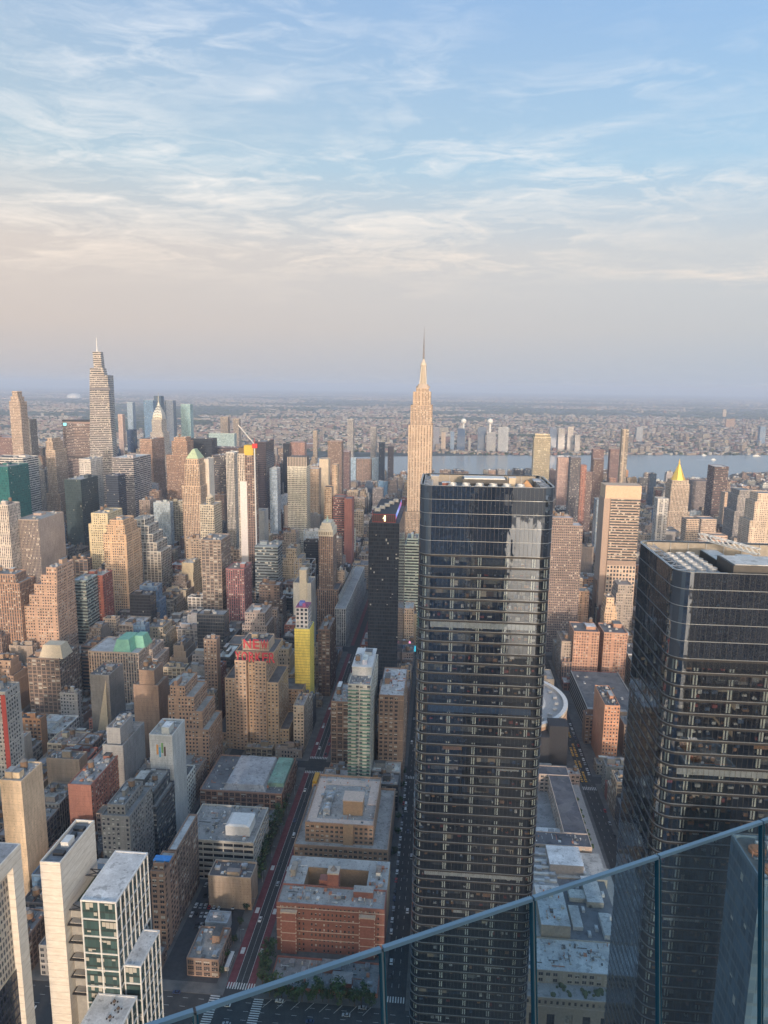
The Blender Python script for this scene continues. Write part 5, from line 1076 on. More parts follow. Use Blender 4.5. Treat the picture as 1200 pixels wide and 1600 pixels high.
# antenna skyscraper
def antenna():
    U = 1400; r = root('antenna_skyscraper', 'tall tan art deco skyscraper with stepped top, silver mast and antenna', 'skyscraper', (atU(656, 700, U).x, U, 0)); W_, R_ = MB(), MB(); off = (8, 8); tn = (.45, .34, .25)
    def X(px): return atU(px, 700, U).x
    def Z(py): return atU(656, py, U).z
    def t(l, rr, a, b_, z0, z1, st='pier'): tier(W_, R_, (X(l), X(rr), U+a, U+b_, z0, z1), st, tn, (.3, .25, .2), off, .8)
    t(627, 692, -10, 110, 0, Z(860)); t(633, 684, -6, 95, Z(860)+.9, Z(800)); 
    t(637.5, 675, 0, 80, Z(800)+.9, Z(665)); t(640.2, 673.8, 3, 74, Z(665)+.9, Z(634)); t(643.5, 671, 7, 66, Z(634)+.9, Z(613))
    t(648, 667.5, 14, 56, Z(613)+.9, Z(607)); W_.build('wall', r); R_.build('roof', r, [ROOF])
    # projecting bays of the shaft and pale piers
    b = MB(); 
    for l in (638.2, 642.5, 647, 651.5, 656, 660.5, 665, 669.5, 673.6): b.box(X(l)-.55, X(l)+.55, U-1.0, U-.02, Z(800)+1, Z(665)+2, (.54, .43, .33))
    for l in (645, 650, 656, 662, 669): b.box(X(l)-.5, X(l)+.5, U+6.0, U+6.98, Z(634)+1, Z(613)+3, (.54, .43, .33))
    b.build('pale_piers', r, [PLAIN])
    cx, cy = X(657.5)+1, U+34; b = MB(); z = Z(607)+.9
    for rr, zt in ((14, Z(603)), (11, Z(600))): b.cyl(cx, cy, z, zt, rr, rr*.92, 8, (.40, .33, .27)); z = zt+.01
    zt = Z(570); b.cyl(cx, cy, z, zt, 7.4, 5.6, 12, (.36, .31, .25)); b.cyl(cx, cy, zt+.01, Z(566), 6.4, 5, 12, (.52, .45, .36)); b.cyl(cx, cy, Z(566)+.01, Z(560), 4.6, 1.4, 12, (.45, .40, .34)); b.build('mast', r, [PLAIN])
    b = MB()
    for k in range(4): q = k*pi/2+pi/4; b.prism([(cx+9*cos(q)-1, cy+9*sin(q)-1), (cx+9*cos(q)+1, cy+9*sin(q)-1), (cx+9*cos(q)+1, cy+9*sin(q)+1), (cx+9*cos(q)-1, cy+9*sin(q)+1)], z, Z(572), (.50, .46, .40), pts1=[(cx+5.5*cos(q)-.6, cy+5.5*sin(q)-.6), (cx+5.5*cos(q)+.6, cy+5.5*sin(q)-.6), (cx+5.5*cos(q)+.6, cy+5.5*sin(q)+.6), (cx+5.5*cos(q)-.6, cy+5.5*sin(q)+.6)])
    b.build('mast_buttress', r, [PLAIN]); b = MB(); z = Z(560)+.01
    for rr, py in ((1.9, 551), (1.5, 539), (1.1, 528), (.6, 519), (.3, 508)): b.cyl(cx, cy, z, Z(py), rr, rr*.8, 6); b.cyl(cx, cy, Z(py)-.5, Z(py), rr*1.5, None, 6) if rr > 1 else None; z = Z(py)+.01
    b.build('antenna', r, [simple('antenna_grey', (.16, .15, .15), .6)])
    HERO.append((U, 634, 690, 805)); FOOT.append((X(627), X(692), U-10, U+110)); GUIDE.append(('the antenna skyscraper', 656, 700, U))
antenna()
# ---------------------------------------------------------------- right half
H('striped_tower', 'gold and glass fin-striped tower behind the central glass tower, right side', 'finwall', (.55, .48, .33), 835, 861, 684, 1550, 26, 745, nclut=0, tanks=0, ac=1, crown=[(2, 2, 2, 2, 6)], ref='the gold fin-striped tower')
r, T = H('lattice_tower', 'brown latticed apartment tower with orange water tanks on top', 'lattice', (.27, .20, .17), 846, 911, 822, 900, 26, 915, crown=[(4, 12, 4, 4, 9)], nclut=0, tanks=3, ref='the brown latticed tower')
r, T = H('office_slab', 'big tan office slab with blank top box and lattice lower storeys', 'hband', (.40, .30, .235), 955, 1001, 780, 1000, 36, 945, nclut=0, tanks=0, ac=0, blind=(3,), ref='the big tan office slab')
t_ = T[-1]; b = MB(); b.box(t_[0]-8, t_[1]+1, 1002, 1034, t_[5]+.1, atU(975, 759, 1002).z, (.55, .40, .28)); b.build('top_box', r, [PLAIN]); b = MB(); b.box(t_[0]-9, t_[0]-.05, 1001.5, 1036, 0, t_[5], (.36, .27, .22)); b.build('side_slab', r, [PLAIN])
a = atU(960, 880, 999.6); zl = a.z; b = MB(); m = b.mat(STY['lattice'][0]); b.wallq((t_[0], 999.4), (t_[1], 999.4), 0, zl-3, 4.2, 5.5, (.52, .40, .31), m); b.build('lattice_base', r); b = MB(); b.box(t_[0], t_[1], 999.4, 999.9, zl-3, zl+3, (.3, .22, .18), bottom=True); b.build('plant_band', r, [PLAIN])
for nm, lb, st_, tn, l, r_, y, U, D, yb in (
 ('slender_tower', 'very slender tower with open dark side, tallest over the river at right', 'resid', (.36, .30, .24), 973, 983, 672, 1480, 14, 762),
 ('brown_tower', 'dark brown twin tower, left one before the river', 'pier', (.17, .11, .09), 928, 944, 718, 1850, 24, 795),
 ('brown_tower', 'dark brown tower behind the left twin before the river', 'pier', (.22, .14, .13), 927, 944, 703, 2100, 24, 740),
 ('brown_tower', 'maroon tower left of the very slender one', 'pier', (.22, .14, .13), 954, 972, 703, 2080, 24, 750),
 ('dark_tower', 'dark ribbed tower right of the gold fin-striped one', 'pier', (.13, .12, .13), 892, 908, 716, 1480, 24, 850),
 ('red_tower', 'red-brown sliver tower beside the dark ribbed one', 'brick', (.30, .15, .12), 908, 917, 728, 1500, 22, 850),
 ('brown_tower', 'brown tower with setback right of the red-brown sliver', 'pier', (.22, .16, .15), 914, 926, 738, 1560, 22, 830),
 ('tan_building', 'pinkish tower behind the gold fin-striped one', 'brick', (.42, .28, .23), 872, 890, 716, 2050, 24, 790),
 ('blue_glass_tower', 'blue-grey glass tower left of the big tan office slab', 'glass', (.26, .30, .34), 933, 952, 782, 1300, 26, 880),
 ('gold_topped_tower', 'small tower with gold block on top behind the big tan office slab', 'pier', (.35, .22, .18), 953, 962, 748, 1600, 14, 770),
 ('white_glass_tower', 'white and glass tower with dark rooftop opening, left of the gold pyramid tower', 'resid', (.50, .48, .46), 1028, 1045, 780, 1300, 22, 845),
 ('dark_slab_tower', 'dark maroon slab tower with black flank, right of the gold pyramid tower', 'hband', (.14, .085, .08), 1117, 1139, 730, 1700, 44, 805),
 ('tan_building', 'slim tan tower hugging the dark maroon slab', 'brick', (.48, .35, .26), 1133, 1141, 770, 1600, 24, 820),
 ('grey_building', 'stepped grey limestone block left of the cream tower at the right edge', 'pier', (.30, .28, .27), 1153, 1176, 775, 1450, 50, 830),
 ('cream_tower', 'big cream tower with white top box at the right edge', 'brick', (.52, .42, .33), 1180, 1225, 785, 1250, 40, 850),
 ('grey_building', 'brown-grey block behind the white glass-and-opening tower', 'pier', (.24, .20, .19), 1083, 1108, 752, 1850, 34, 790),
 ('low_building', 'low tan block with dark flank behind the right-hand tower roof', 'lattice', (.44, .34, .26), 1073, 1093, 812, 1180, 24, 838),
 ('low_building', 'low tan mansard block right of the dark-flanked one', 'lattice', (.44, .34, .27), 1096, 1120, 812, 1260, 30, 830),
 ('low_building', 'low pink-topped block behind the right-hand tower roof', 'lattice', (.50, .35, .27), 1114, 1137, 838, 1100, 22, 845),
 ('orange_building', 'sunlit orange apartment tower left of the brick double block', 'brick', (.50, .32, .22), 884, 903, 910, 970, 20, 985),
 ('orange_building', 'lower sunlit orange wing in front of the orange apartment tower', 'brick', (.50, .33, .23), 868, 885, 928, 955, 22, 985),
 ('orange_building', 'orange stepped shoulder right of the orange apartment tower', 'brick', (.50, .33, .23), 903.5, 921, 925, 965, 22, 985),
 ('cream_building', 'slim cream stepped tower sunlit above the brick double block', 'brick', (.60, .42, .28), 948, 960, 935, 880, 18, 975),
 ('grey_building', 'grey stepped tower left of the right-hand glass tower', 'brick', (.34, .29, .25), 966, 988, 915, 925, 26, 980)):
    kw = {}
    if 'cream stepped tower sunlit' in lb: kw = dict(steps=[(2, 4, 2, 0, 958), (1, 2, 1, 0, 948)])
    if 'grey stepped tower' in lb: kw = dict(steps=[(4, 2, 3, 0, 945), (2, 1, 1.5, 0, 928)])
    if 'big cream tower' in lb: kw = dict(steps=[(14, 4, 8, 0, 860), (7, 2, 4, 0, 815)], crown=[(5, 5, 4, 4, 14)])
    if 'orange apartment tower left' in lb: kw = dict(crown=[(4, 4, 2, 4, 8)])
    if 'very slender' in lb: kw = dict(blind=(3,))
    if 'limestone' in lb: kw = dict(steps=[(5, 3, 4, 0, 800)], crown=[(4, 4, 4, 4, 10)])
    H(nm, lb, st_, tn, l, r_, y, U, D, yb, nclut=0, tanks=0, ac=1 if U < 1000 else 0, **kw)
r, T = H('gold_pyramid_tower', 'cream gothic tower crowned by a bright gold pyramid', 'pier', (.48, .38, .29), 1049, 1078, 757, 1450, 36, 820, steps=[(3, 3, 4, 0, 800)], crown=[(2, 2, 2, 2, 7)], nclut=0, tanks=0, ac=0, ref='the gold pyramid tower')
t_ = T[-1]; x0, x1 = t_[0]+3, t_[1]-3; y0 = t_[2]+3; y1 = y0+(x1-x0); cx = (x0+x1)/2; cy = (y0+y1)/2; zb = t_[5]+.1; zt = atU(1065, 726, 1465).z
b = MB(); P8 = [(cx+(x1-x0)/2*1.08*cos(pi/8+k*pi/4), cy+(x1-x0)/2*1.08*sin(pi/8+k*pi/4)) for k in range(8)]; b.prism(P8, zb, zt, pts1=[(cx+(p[0]-cx)*.14, cy+(p[1]-cy)*.14) for p in P8]); b.cyl(cx, cy, zt+.01, zt+5, 1.7, 1.5, 8); b.cyl(cx, cy, zt+5.01, zt+12, 1.2, .1, 8); b.build('gold_pyramid', r, [GOLD])
# brick double block
r, T = H('brick_building', 'left half of the orange brick double block above the rooftop car park', 'brick', (.42, .24, .165), 897, 937, 988, 800, 34, 1058, nclut=1, tanks=1, cornice=True, rt=(.14, .13, .13), ref='the orange brick double block')
H('brick_building', 'right half of the orange brick double block beside the right-hand glass tower', 'brick', (.42, .24, .165), 944, 981, 990, 800, 34, 1058, nclut=2, tanks=0, cornice=True, rt=(.14, .13, .13))
b = MB()
# ---------------------------------------------------------------- arena, railway hall, car park
r = root('arena', 'round drum-shaped arena with concrete rim, half hidden behind the central glass tower', 'arena', (60, 652, 0)); ac, au = 60.0, 652.0
b = MB(); m = b.mat(facade('arena_wall', (.04, .96), (.0, .9), blind=0, glass=(.30, .20, .14), gr=.7, spand=(.8, .8, .8))); n = 72; tn = (.50, .33, .22)
for i in range(n):
    p, q = [(ac+64*cos(2*pi*k/n), au+64*sin(2*pi*k/n)) for k in (i, i+1)]; b.wallq(p, q, 12, 44, 5.6, 30, tn, m)
b.build('wall', r); b = MB(); b.cyl(ac, au, 8, 12, 66, None, 72, (.4, .3, .22)); 
for i in range(n):
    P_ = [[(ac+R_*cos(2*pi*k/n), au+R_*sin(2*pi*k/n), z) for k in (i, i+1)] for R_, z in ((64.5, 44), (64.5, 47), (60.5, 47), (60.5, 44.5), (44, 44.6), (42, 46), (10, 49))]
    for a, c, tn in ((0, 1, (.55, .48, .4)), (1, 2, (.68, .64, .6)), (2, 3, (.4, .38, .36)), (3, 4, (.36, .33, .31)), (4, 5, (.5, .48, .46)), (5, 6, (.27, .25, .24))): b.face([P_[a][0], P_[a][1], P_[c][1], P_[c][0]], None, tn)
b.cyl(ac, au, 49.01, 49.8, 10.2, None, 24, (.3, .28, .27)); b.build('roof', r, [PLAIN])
for k in range(26): q = 2*pi*k/26+.1; put(P_AC, r, ac+54*cos(q), au+54*sin(q), 44.6, q, 1.1)
FOOT.append((ac-66, ac+66, au-66, au+66)); HERO.append((590, 846, 895, 1160)); GUIDE.append(('the round arena', 870, 1080, 640))
r = root('entrance_block', 'black glass entrance block with pale side and blue sign, in front of the round arena', 'building', (96, 585, 0)); b = MB()
x0, x1 = atU(858, 1150, 590).x, atU(888, 1150, 590).x; zt = atU(875, 1135, 590).z
b.box(x0, x1, 590, 606, 0, zt, (.03, .03, .035)); b.box(x0-14, x0-.1, 586, 604, 0, zt-9, (.04, .04, .045)); b.box(x0-14, x0-9, 584.5, 585.9, 0, zt-7, (.5, .36, .28)); b.build('wall', r, [PLAIN]); b = MB(); b.box(x0-6, x0+2, 583.9, 584.4, 8, 12, bottom=True); b.build('canopy', r, [simple('blue_canopy', (.12, .25, .38), .5)]); FOOT.append((x0-14, x1, 584, 606))
# railway hall with terraces
def hall():
    r = root('railway_hall', 'sprawling stone railway hall with white roofs and arched front, right of the central glass tower', 'railway hall', (60, 345, 0)); st = (.40, .345, .28); W_, R_ = MB(), MB(); V0, V1 = 4, 118
    tier(W_, R_, (V0, V1, 347, 371, 0, 25), 'pair', st, (.66, .65, .62), (1, 1), .6)
    wins = []; h = holes(wins, 9.5, 17.4, (.28, .72), (.0, .62), .8); hp = holes(wins, 3.2, 5, (.3, .7), (.25, .7), .3)
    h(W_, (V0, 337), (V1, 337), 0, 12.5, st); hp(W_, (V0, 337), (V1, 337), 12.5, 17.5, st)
    pm = W_.mat(PLAIN); W_.box(V0, V1, 336.4, 336.99, 17.5, 18.4, (.46, .40, .33), pm, bottom=True); W_.box(V0, V1, 336.6, 336.98, 12.3, 12.9, (.46, .40, .33), pm, bottom=True)
    R_.face([(V0, 337, 17.6), (V1, 337, 17.6), (V1, 347, 17.6), (V0, 347, 17.6)], None, (.42, .40, .38))
    for (bx, tn, rt) in (((V0, 64, 371.1, 452, 0, 26), st, (.40, .39, .37)), ((64.1, 81, 372, 406, 0, 33), (.40, .33, .26), (.60, .59, .57)), ((81.1, V1-6, 371.2, 425, 0, 24), (.2, .21, .22), (.15, .16, .18)), ((64.2, 81, 406.2, 452, 0, 27), st, (.3, .3, .3)), ((81.2, V1-4, 425.2, 452, 0, 25), st, (.45, .43, .40)), ((77, 99, 428, 448, 25.1, 32), (.3, .28, .27), (.72, .72, .72)), ((96, 106, 400, 424, 24.1, 28), (.35, .32, .28), (.62, .6, .58)), ((84, 90, 380, 398, 24.1, 26.5), (.5, .5, .5), (.62, .62, .6)), ((101, 107, 374, 392, 24.1, 27.5), (.5, .5, .5), (.6, .6, .58)), ((86, 98, 404, 412, 24.1, 27), (.5, .46, .4), (.55, .54, .5))):
        for i in range(4):
            c = [(bx[0], bx[2]), (bx[1], bx[2]), (bx[1], bx[3]), (bx[0], bx[3])]; W_.face([(*c[i], bx[4]), (*c[(i+1) % 4], bx[4]), (*c[(i+1) % 4], bx[5]), (*c[i], bx[5])], None, tn, pm)
        R_.face([(bx[0], bx[2], bx[5]), (bx[1], bx[2], bx[5]), (bx[1], bx[3], bx[5]), (bx[0], bx[3], bx[5])], None, rt)
    # ring round the court
    for bx, sd in (((V0, V1-8, 455, 470, 0, 27), 2), ((V0, V1-8, 548, 562, 0, 27), 0), ((93, V1-8, 470.1, 547.9, 0, 27.1), 3), ((V0, 22, 470.1, 547.9, 0, 27.1), 1)):
        tier(W_, R_, bx, 'pair', (.42, .33, .27), (.085, .085, .10), (4, 4), .5, False, (), {})
    R_.face([(22, 470, 12), (93, 470, 12), (93, 548, 12), (22, 548, 12)], None, (.3, .3, .3)); R_.face([(40, 471, 20), (92.9, 471, 20), (92.9, 486, 20), (40, 486, 20)], None, (.70, .68, .66)); W_.box(40, 92.8, 471.05, 486, 12.1, 19.9, (.5, .5, .48), pm, top=False)
    W_.build('wall', r); R_.build('roof', r, [ROOF]); place_windows(r, wins, FRAMED, 3)
    b = MB()
    for k in range(10): a0, a1 = pi*k/10, pi*(k+1)/10; b.face([(62-14*cos(a0), 490, 14+9*sin(a0)), (62-14*cos(a1), 490, 14+9*sin(a1)), (62-14*cos(a1), 540, 14+9*sin(a1)), (62-14*cos(a0), 540, 14+9*sin(a0))], None, (.14, .22, .30))
    for y in range(490, 541, 5): 
        for k in range(10): a0, a1 = pi*k/10, pi*(k+1)/10; b.bar((62-14.2*cos(a0), y, 14+9.2*sin(a0)), (62-14.2*cos(a1), y, 14+9.2*sin(a1)), .25, (.5, .35, .45) if 505 < y < 525 else (.6, .6, .6))
    b.build('glass_vault', r, [simple('vault_glass', (1, 1, 1), .2, tint=True)])
    for (x, y) in ((50, 478), (84, 478)): b = MB(); b.box(x, x+4, y, y+4, 20.02, 22, (.3, .3, .3)); b.build('hatch', r, [PLAIN])
    b = MB()
    for k in range(9): q_ = MB(); q_.box(92+(k % 4)*5, 94+(k % 4)*5, 375+k*5, 379+k*5, 24.05, 25.6, (.42, .43, .44)); q_.box(92.3+(k % 4)*5, 93.7+(k % 4)*5, 375.6+k*5, 378+k*5, 25.61, 26.0, (.6, .6, .6)); q_.build('roof_duct', r, [PLAIN])
    for k in range(6): q_ = MB(); q_.box(66, 80, 410+k*6.5, 412+k*6.5, 27.05, 28.2, (.5, .5, .48)); q_.build('roof_duct', r, [PLAIN])
    for k in range(5): q_ = MB(); q_.cyl(100, 430+k*4, 25.05, 26.6, 1.3, None, 10, (.6, .6, .6)); q_.build('roof_fan', r, [PLAIN])
    # planted terrace along the side street
    b = MB(); b.box(V1-7.9, V1+4, 455, 566, 0, 9, (.33, .31, .29)); b.box(V1-5.9, V1+4, 372, 454.9, 0, 12, (.45, .43, .40)); b.build('terrace', r, [PLAIN])
    b = MB()
    for k in range(120):
        if k < 80: x, y, z = V1-6.5+rnd.random()*5.5, 458+rnd.random()*86, 9.01
        else: x, y, z = V0+60+rnd.random()*52, 338.5+rnd.random()*7.5, 17.62
        s = rnd.uniform(.7, 1.7); b.cyl(x, y, z, z+s*.5, s*.9, s, 7, (.05, .08, .03)); b.cyl(x, y, z+s*.5, z+s*1.1, s, s*.25, 7, (.07, .10, .04))
    b.build('shrubs', r, [simple('shrub_leaves', (1, 1, 1), 1, 0, .5, 3, tint=True)])['kind'] = 'stuff'
    for k in range(7): put(P_AC, r, 70+(k % 3)*4, 413+k*5, 27, 0, 1.0)
    vents(r, V0+2, 62, 375, 450, 26.05); vents(r, V0+50, V1-10, 350, 369, 25.05); vents(r, 66, 80, 374, 404, 33.05); vents(r, V0+40, V1-10, 457, 468, 27.05)
    FOOT.append((V0, V1+4, 336, 566)); HERO.append((337, 830, 985, 1700)); GUIDE.append(('the white-roofed railway hall', 880, 1400, 345))
hall()
# rooftop car park
r = root('car_park_building', 'flat-roofed building with rooftop car park and rounded corner, beside the street of yellow taxis', 'car park', (165, 690, 0)); x0 = atU(905, 1068, 770).x; x0 = 150
b = MB(); m = b.mat(STY['deck'][0]); pm = b.mat(PLAIN); b.wallq((x0, 672), (x0+52, 672), 0, 26, 6, 4, (.34, .31, .28), m); b.wallq((x0, 775), (x0, 672), 0, 26, 6, 4, (.34, .31, .28), m); b.wallq((x0+52, 672), (x0+52, 775), 0, 26, 6, 4, (.34, .31, .28), m); b.wallq((x0+52, 775), (x0, 775), 0, 26, 6, 4, (.34, .31, .28), m)
for bx in ((x0, x0+.5, 672, 775), (x0+.51, x0+51.5, 672, 672.5), (x0+51.5, x0+52, 672, 775)): b.box(*bx, 26, 27.3, (.42, .40, .37), pm)
for k in range(13): b.box(x0+2+k*3.8, x0+4.6+k*3.8, 776, 777, 20, 26, (.25, .06, .05), pm)
b.build('wall', r); b = MB(); b.face([(x0+.5, 672.5, 26.05), (x0+51.5, 672.5, 26.05), (x0+51.5, 775, 26.05), (x0+.5, 775, 26.05)], None, (.10, .10, .105)); b.build('roof', r, [ROOF])
FOOT.append((x0, x0+52, 672, 777)); CARROOF = (x0, 26.08); HERO.append((672, 900, 984, 1110)); GUIDE.append(('the rooftop car park', 940, 1090, 690))
H('brick_building', 'salmon brick block in front of the rooftop car park, beside the taxi street', 'brick', (.46, .24, .15), 945, 969, 1104, 612, 44, 1185, nclut=1, tanks=0, rt=(.1, .1, .1), blind=(3,), ref='the salmon brick block')
# ---------------------------------------------------------------- ground, river, streets
def ground_mat():
    m, t, b = newmat('urban_ground'); g = t.new('ShaderNodeNewGeometry').outputs['Position']; x, y, z = t.sep(g)
    n = t.noise(g, .0011, 6, .6); n2 = t.noise(g, .012, 4, .7); vo = t.new('ShaderNodeTexVoronoi'); vo.inputs['Scale'].default_value = .012; t.l.new(t.comb(x, t.m('MULTIPLY', y, .45)), vo.inputs['Vector'])
    far = t.maprange(y, 3300, 3700); asph = t.mix(t.maprange(t.noise(g, .2, 5, .7), .3, .7), (.040, .040, .042), (.066, .064, .062))
    c = t.mix(t.maprange(n, .42, .6), (.075, .085, .07), (.035, .05, .036)); v3 = t.sep(vo.outputs['Color'])
    c = t.mix(t.m('MULTIPLY', t.m('GREATER_THAN', v3[0], .62), .8), c, t.mix(v3[1], (.10, .09, .085), (.25, .25, .25)))
    c = t.mix(t.maprange(n2, .5, .62), c, t.mix(1.0, c, (.6, .65, .6), 'MULTIPLY'))
    t.l.new(t.mix(far, asph, c), b.inputs['Base Color']); b.inputs['Roughness'].default_value = .95
    return m
GM = ground_mat(); b = MB(); b.face([(-60000, -12000, 0), (60000, -12000, 0), (60000, 56000, 0), (-60000, 56000, 0)]); struct(b.build('ground', None, [GM]))
def water_mat():
    m, t, b = newmat('river_water'); g = t.new('ShaderNodeNewGeometry').outputs['Position']; b.inputs['Base Color'].default_value = (.15, .22, .25, 1); b.inputs['Roughness'].default_value = .22
    bp = t.new('ShaderNodeBump'); bp.inputs['Strength'].default_value = .5; bp.inputs['Distance'].default_value = 1.5; mp = t.new('ShaderNodeMapping'); t.l.new(g, mp.inputs[0]); mp.inputs['Scale'].default_value = (.012, .05, .05); t.l.new(t.noise(mp.outputs[0], 1, 6, .65), bp.inputs['Height']); t.l.new(bp.outputs[0], b.inputs['Normal']); return m
WM = water_mat()
NEAR = [(-6000, 2500), (-2500, 2560), (-900, 2540), (-400, 2560), (200, 2580), (700, 2590), (950, 2700), (1250, 2960), (1700, 3150), (2600, 3200), (6000, 3200)]
FARS = [(-6000, 3150), (-2500, 3150), (-900, 3250), (-400, 3450), (200, 3650), (700, 3760), (950, 3830), (1250, 3880), (1700, 3980), (2600, 4200), (6000, 4400)]
def interp(L, v):
    for (a, b_), (c, d) in zip(L, L[1:]):
        if a <= v <= c: return b_+(d-b_)*(v-a)/(c-a)
    return L[0][1] if v < L[0][0] else L[-1][1]
b = MB()
for i in range(len(NEAR)-1): b.face([(*NEAR[i], .4), (*NEAR[i+1], .4), (*FARS[i+1], .4), (*FARS[i], .4)])
p = [atZ(566, 702, 0), atZ(600, 700, 0), atZ(585, 676, 0), atZ(562, 678, 0)]; b.face([(q.x, q.y, .45) for q in p])
struct(b.build('river_water', None, [WM])); b = MB(); b.face([(-12000, -1300, .4), (12000, -1300, .4), (12000, -350, .4), (-12000, -350, .4)]); struct(b.build('west_river_water', None, [simple('murky_water', (.06, .08, .09), .6)]))
SIDE = simple('pavement_concrete', (.13, .125, .12), .95, 0, .35, .15)
AVE = [(-20, 20), (318, 343), (581, 600), (868, 892), (1150, 1172), (1440, 1460), (1598, 1614), (1735, 1765), (1870, 1886), (1995, 2020), (2180, 2205), (2380, 2400)]
def sv(k): return {33: -19, 34: -108, 35: -186, 31: 134, 32: 54, 30: 214}.get(k, -186-80*(k-35) if k > 35 else 134+80*(31-k))
def hw(k): return 15 if k in (42, 23, 14) else (10 if k != 34 else 15)
BL = []
sw = MB()
for i in range(1, len(AVE)):
    u0 = AVE[i][1]; u1 = AVE[i+1][0] if i+1 < len(AVE) else 3100
    for k in range(14, 60):
        va, vb = sv(k+1)+hw(k+1), sv(k)-hw(k)
        if k == 32: continue
        if k == 31: vb = sv(31)-10; va = sv(33)+10
        if vb < -.72*u1-60 or va > .5*u1+80: continue
        e = interp(NEAR, (va+vb)/2)-30
        if u0 > e-30: continue
        uu = min(u1, e); BL.append((va, vb, u0, uu, i, k)); sw.box(va-(4.0 if k+1 != 34 else 6.8), vb+(4.0 if k != 34 else 6.8), u0-3.5 if i > 0 else u0, uu+3.5, .02, .15, bottom=False)
struct(sw.build('pavement', None, [SIDE]))
# painted markings
RL = simple('red_bus_lane_paint', (.17, .05, .055), .9, 0, .35, .3); WL = simple('white_road_paint', (.55, .55, .53), .8, 0, .25, .8); YL = simple('yellow_road_paint', (.5, .36, .08), .8)
b = MB()
for u0, u1 in ((346, 578), (603, 865), (895, 1148)):
    b.box(-116.2, -111.6, u0, u1, .002, .008); b.box(-104.2, -100.0, u0, u1, .002, .008)
struct(b.build('bus_lane', None, [RL]))
b = MB()
for u0, u1 in ((346, 578), (603, 865)):
    for v in (-111.5, -104.5, -108.0): b.box(v, v+.22 if v != -108.0 else v+.12, u0, u1, .003, .012)
    for v in (-113.9, -102.3):
        for u in (u0+24, u0+58, u0+100): b.box(v-1.2, v+1.2, u, u+5, .009, .014)
for v in (-21.5, -17.5):
    u = 345
    while u < 1100: b.box(v, v+.15, u, u+3, .003, .012); u += 9
for v in (131.5, 136.5):
    u = 345
    while u < 900: b.box(v, v+.15, u, u+3, .003, .012); u += 9
for uu in (325, 330.5, 336): 
    v = -300
    while v < 130: b.box(v, v+3, uu, uu+.15, .003, .012); v += 9
for v0 in range(-92, -30, 8): b.bar((v0, 334, .01), (v0+5, 341, .01), .1)
struct(b.build('lane_line', None, [WL]))
b = MB()
def zebra(v0, v1, u0, u1, along):   # bars run along the traffic
    if along == 'U':
        v = v0
        while v < v1: b.box(v, v+.7, u0, u1, .003, .012); v += 1.5
    else:
        u = u0
        while u < u1: b.box(v0, v1, u, u+.7, .003, .012); u += 1.5
zebra(-117, -99, 344.5, 349, 'U'); zebra(-123, -117.5, 319, 342, 'V'); zebra(-98, -92.5, 319, 342, 'V'); zebra(-25, -13, 344, 348, 'U'); zebra(-117, -99, 576, 580, 'U'); zebra(-117, -99, 601, 605, 'U'); zebra(-25, -13, 576, 580, 'U'); zebra(128, 140, 574, 579, 'U'); zebra(120, 126, 582, 600, 'V')
struct(b.build('crosswalk', None, [WL]))
b = MB(); b.box(-157, -122, 347, 431, .151, .16, (.5, .5, .5)); struct(b.build('parking_lot', None, [simple('lot_asphalt', (.062, .062, .066), .95, 0, .25, .3)])); FOOT.append((-157, -117, 344, 431)); FOOT.append((-95, -31, 336, 346))
# sheds by the lot
a = atU(322, 1478, 392)
for nm, lb, tn, x0_, y0_, w_, d_, h_, rt in (('white_shed', 'small white curved-roof shed in the parking lot', 'silver', -141, 383, 14, 10, 8, (.5, .5, .5)), ('brick_building', 'low brown brick corner house with flat tar roof between the parking lot and the avenue', 'brown', -141, 351, 19, 25, 11, (.33, .30, .27))):
    building(nm, lb, [(x0_, x0_+w_, y0_, y0_+d_, 0, h_)], 'loft' if h_ > 9.5 else 'blank', PAL[tn], rt, nclut=1, tanks=0, ac=3); HERO.append((y0_, 300, 360, 1560))
# ---------------------------------------------------------------- towers behind the viewpoint (out of view; some added to throw shade and darken reflections)
for i, (nm, lb, sty_, tn, x0_, x1_, y0_, y1_, h_) in enumerate((('dark_tower', 'tall blue glass tower carrying the viewing deck', 'glass', (.2, .26, .32), -46, 22, -92, -26, 387), ('dark_tower', 'stone-ribbed tower north-west of the deck', 'pier', 'beige', -240, -178, -190, -120, 260), ('dark_tower', 'broad brown block added far behind the deck to darken the right-hand tower reflections', 'pier', 'brown', 260, 430, -340, -300, 165), ('dark_tower', 'dark glass tower added west-south-west of the deck for shade and dark reflections', 'glass', (.1, .13, .17), 30, 70, -250, -190, 290), ('dark_tower', 'copper-edged tower near the river behind the deck', 'finwall', 'brown', 150, 200, -420, -360, 240), ('dark_tower', 'brick tower added far behind the deck to cast shade', 'brick', 'brown', -330, -280, -300, -250, 150))):
    r = building(nm, lb, [(x0_, x1_, y0_, y1_, 0, h_)], sty_, PAL[tn] if isinstance(tn, str) else tn, nclut=0, tanks=0, ac=0, cat='skyscraper', group='towers behind the viewpoint')
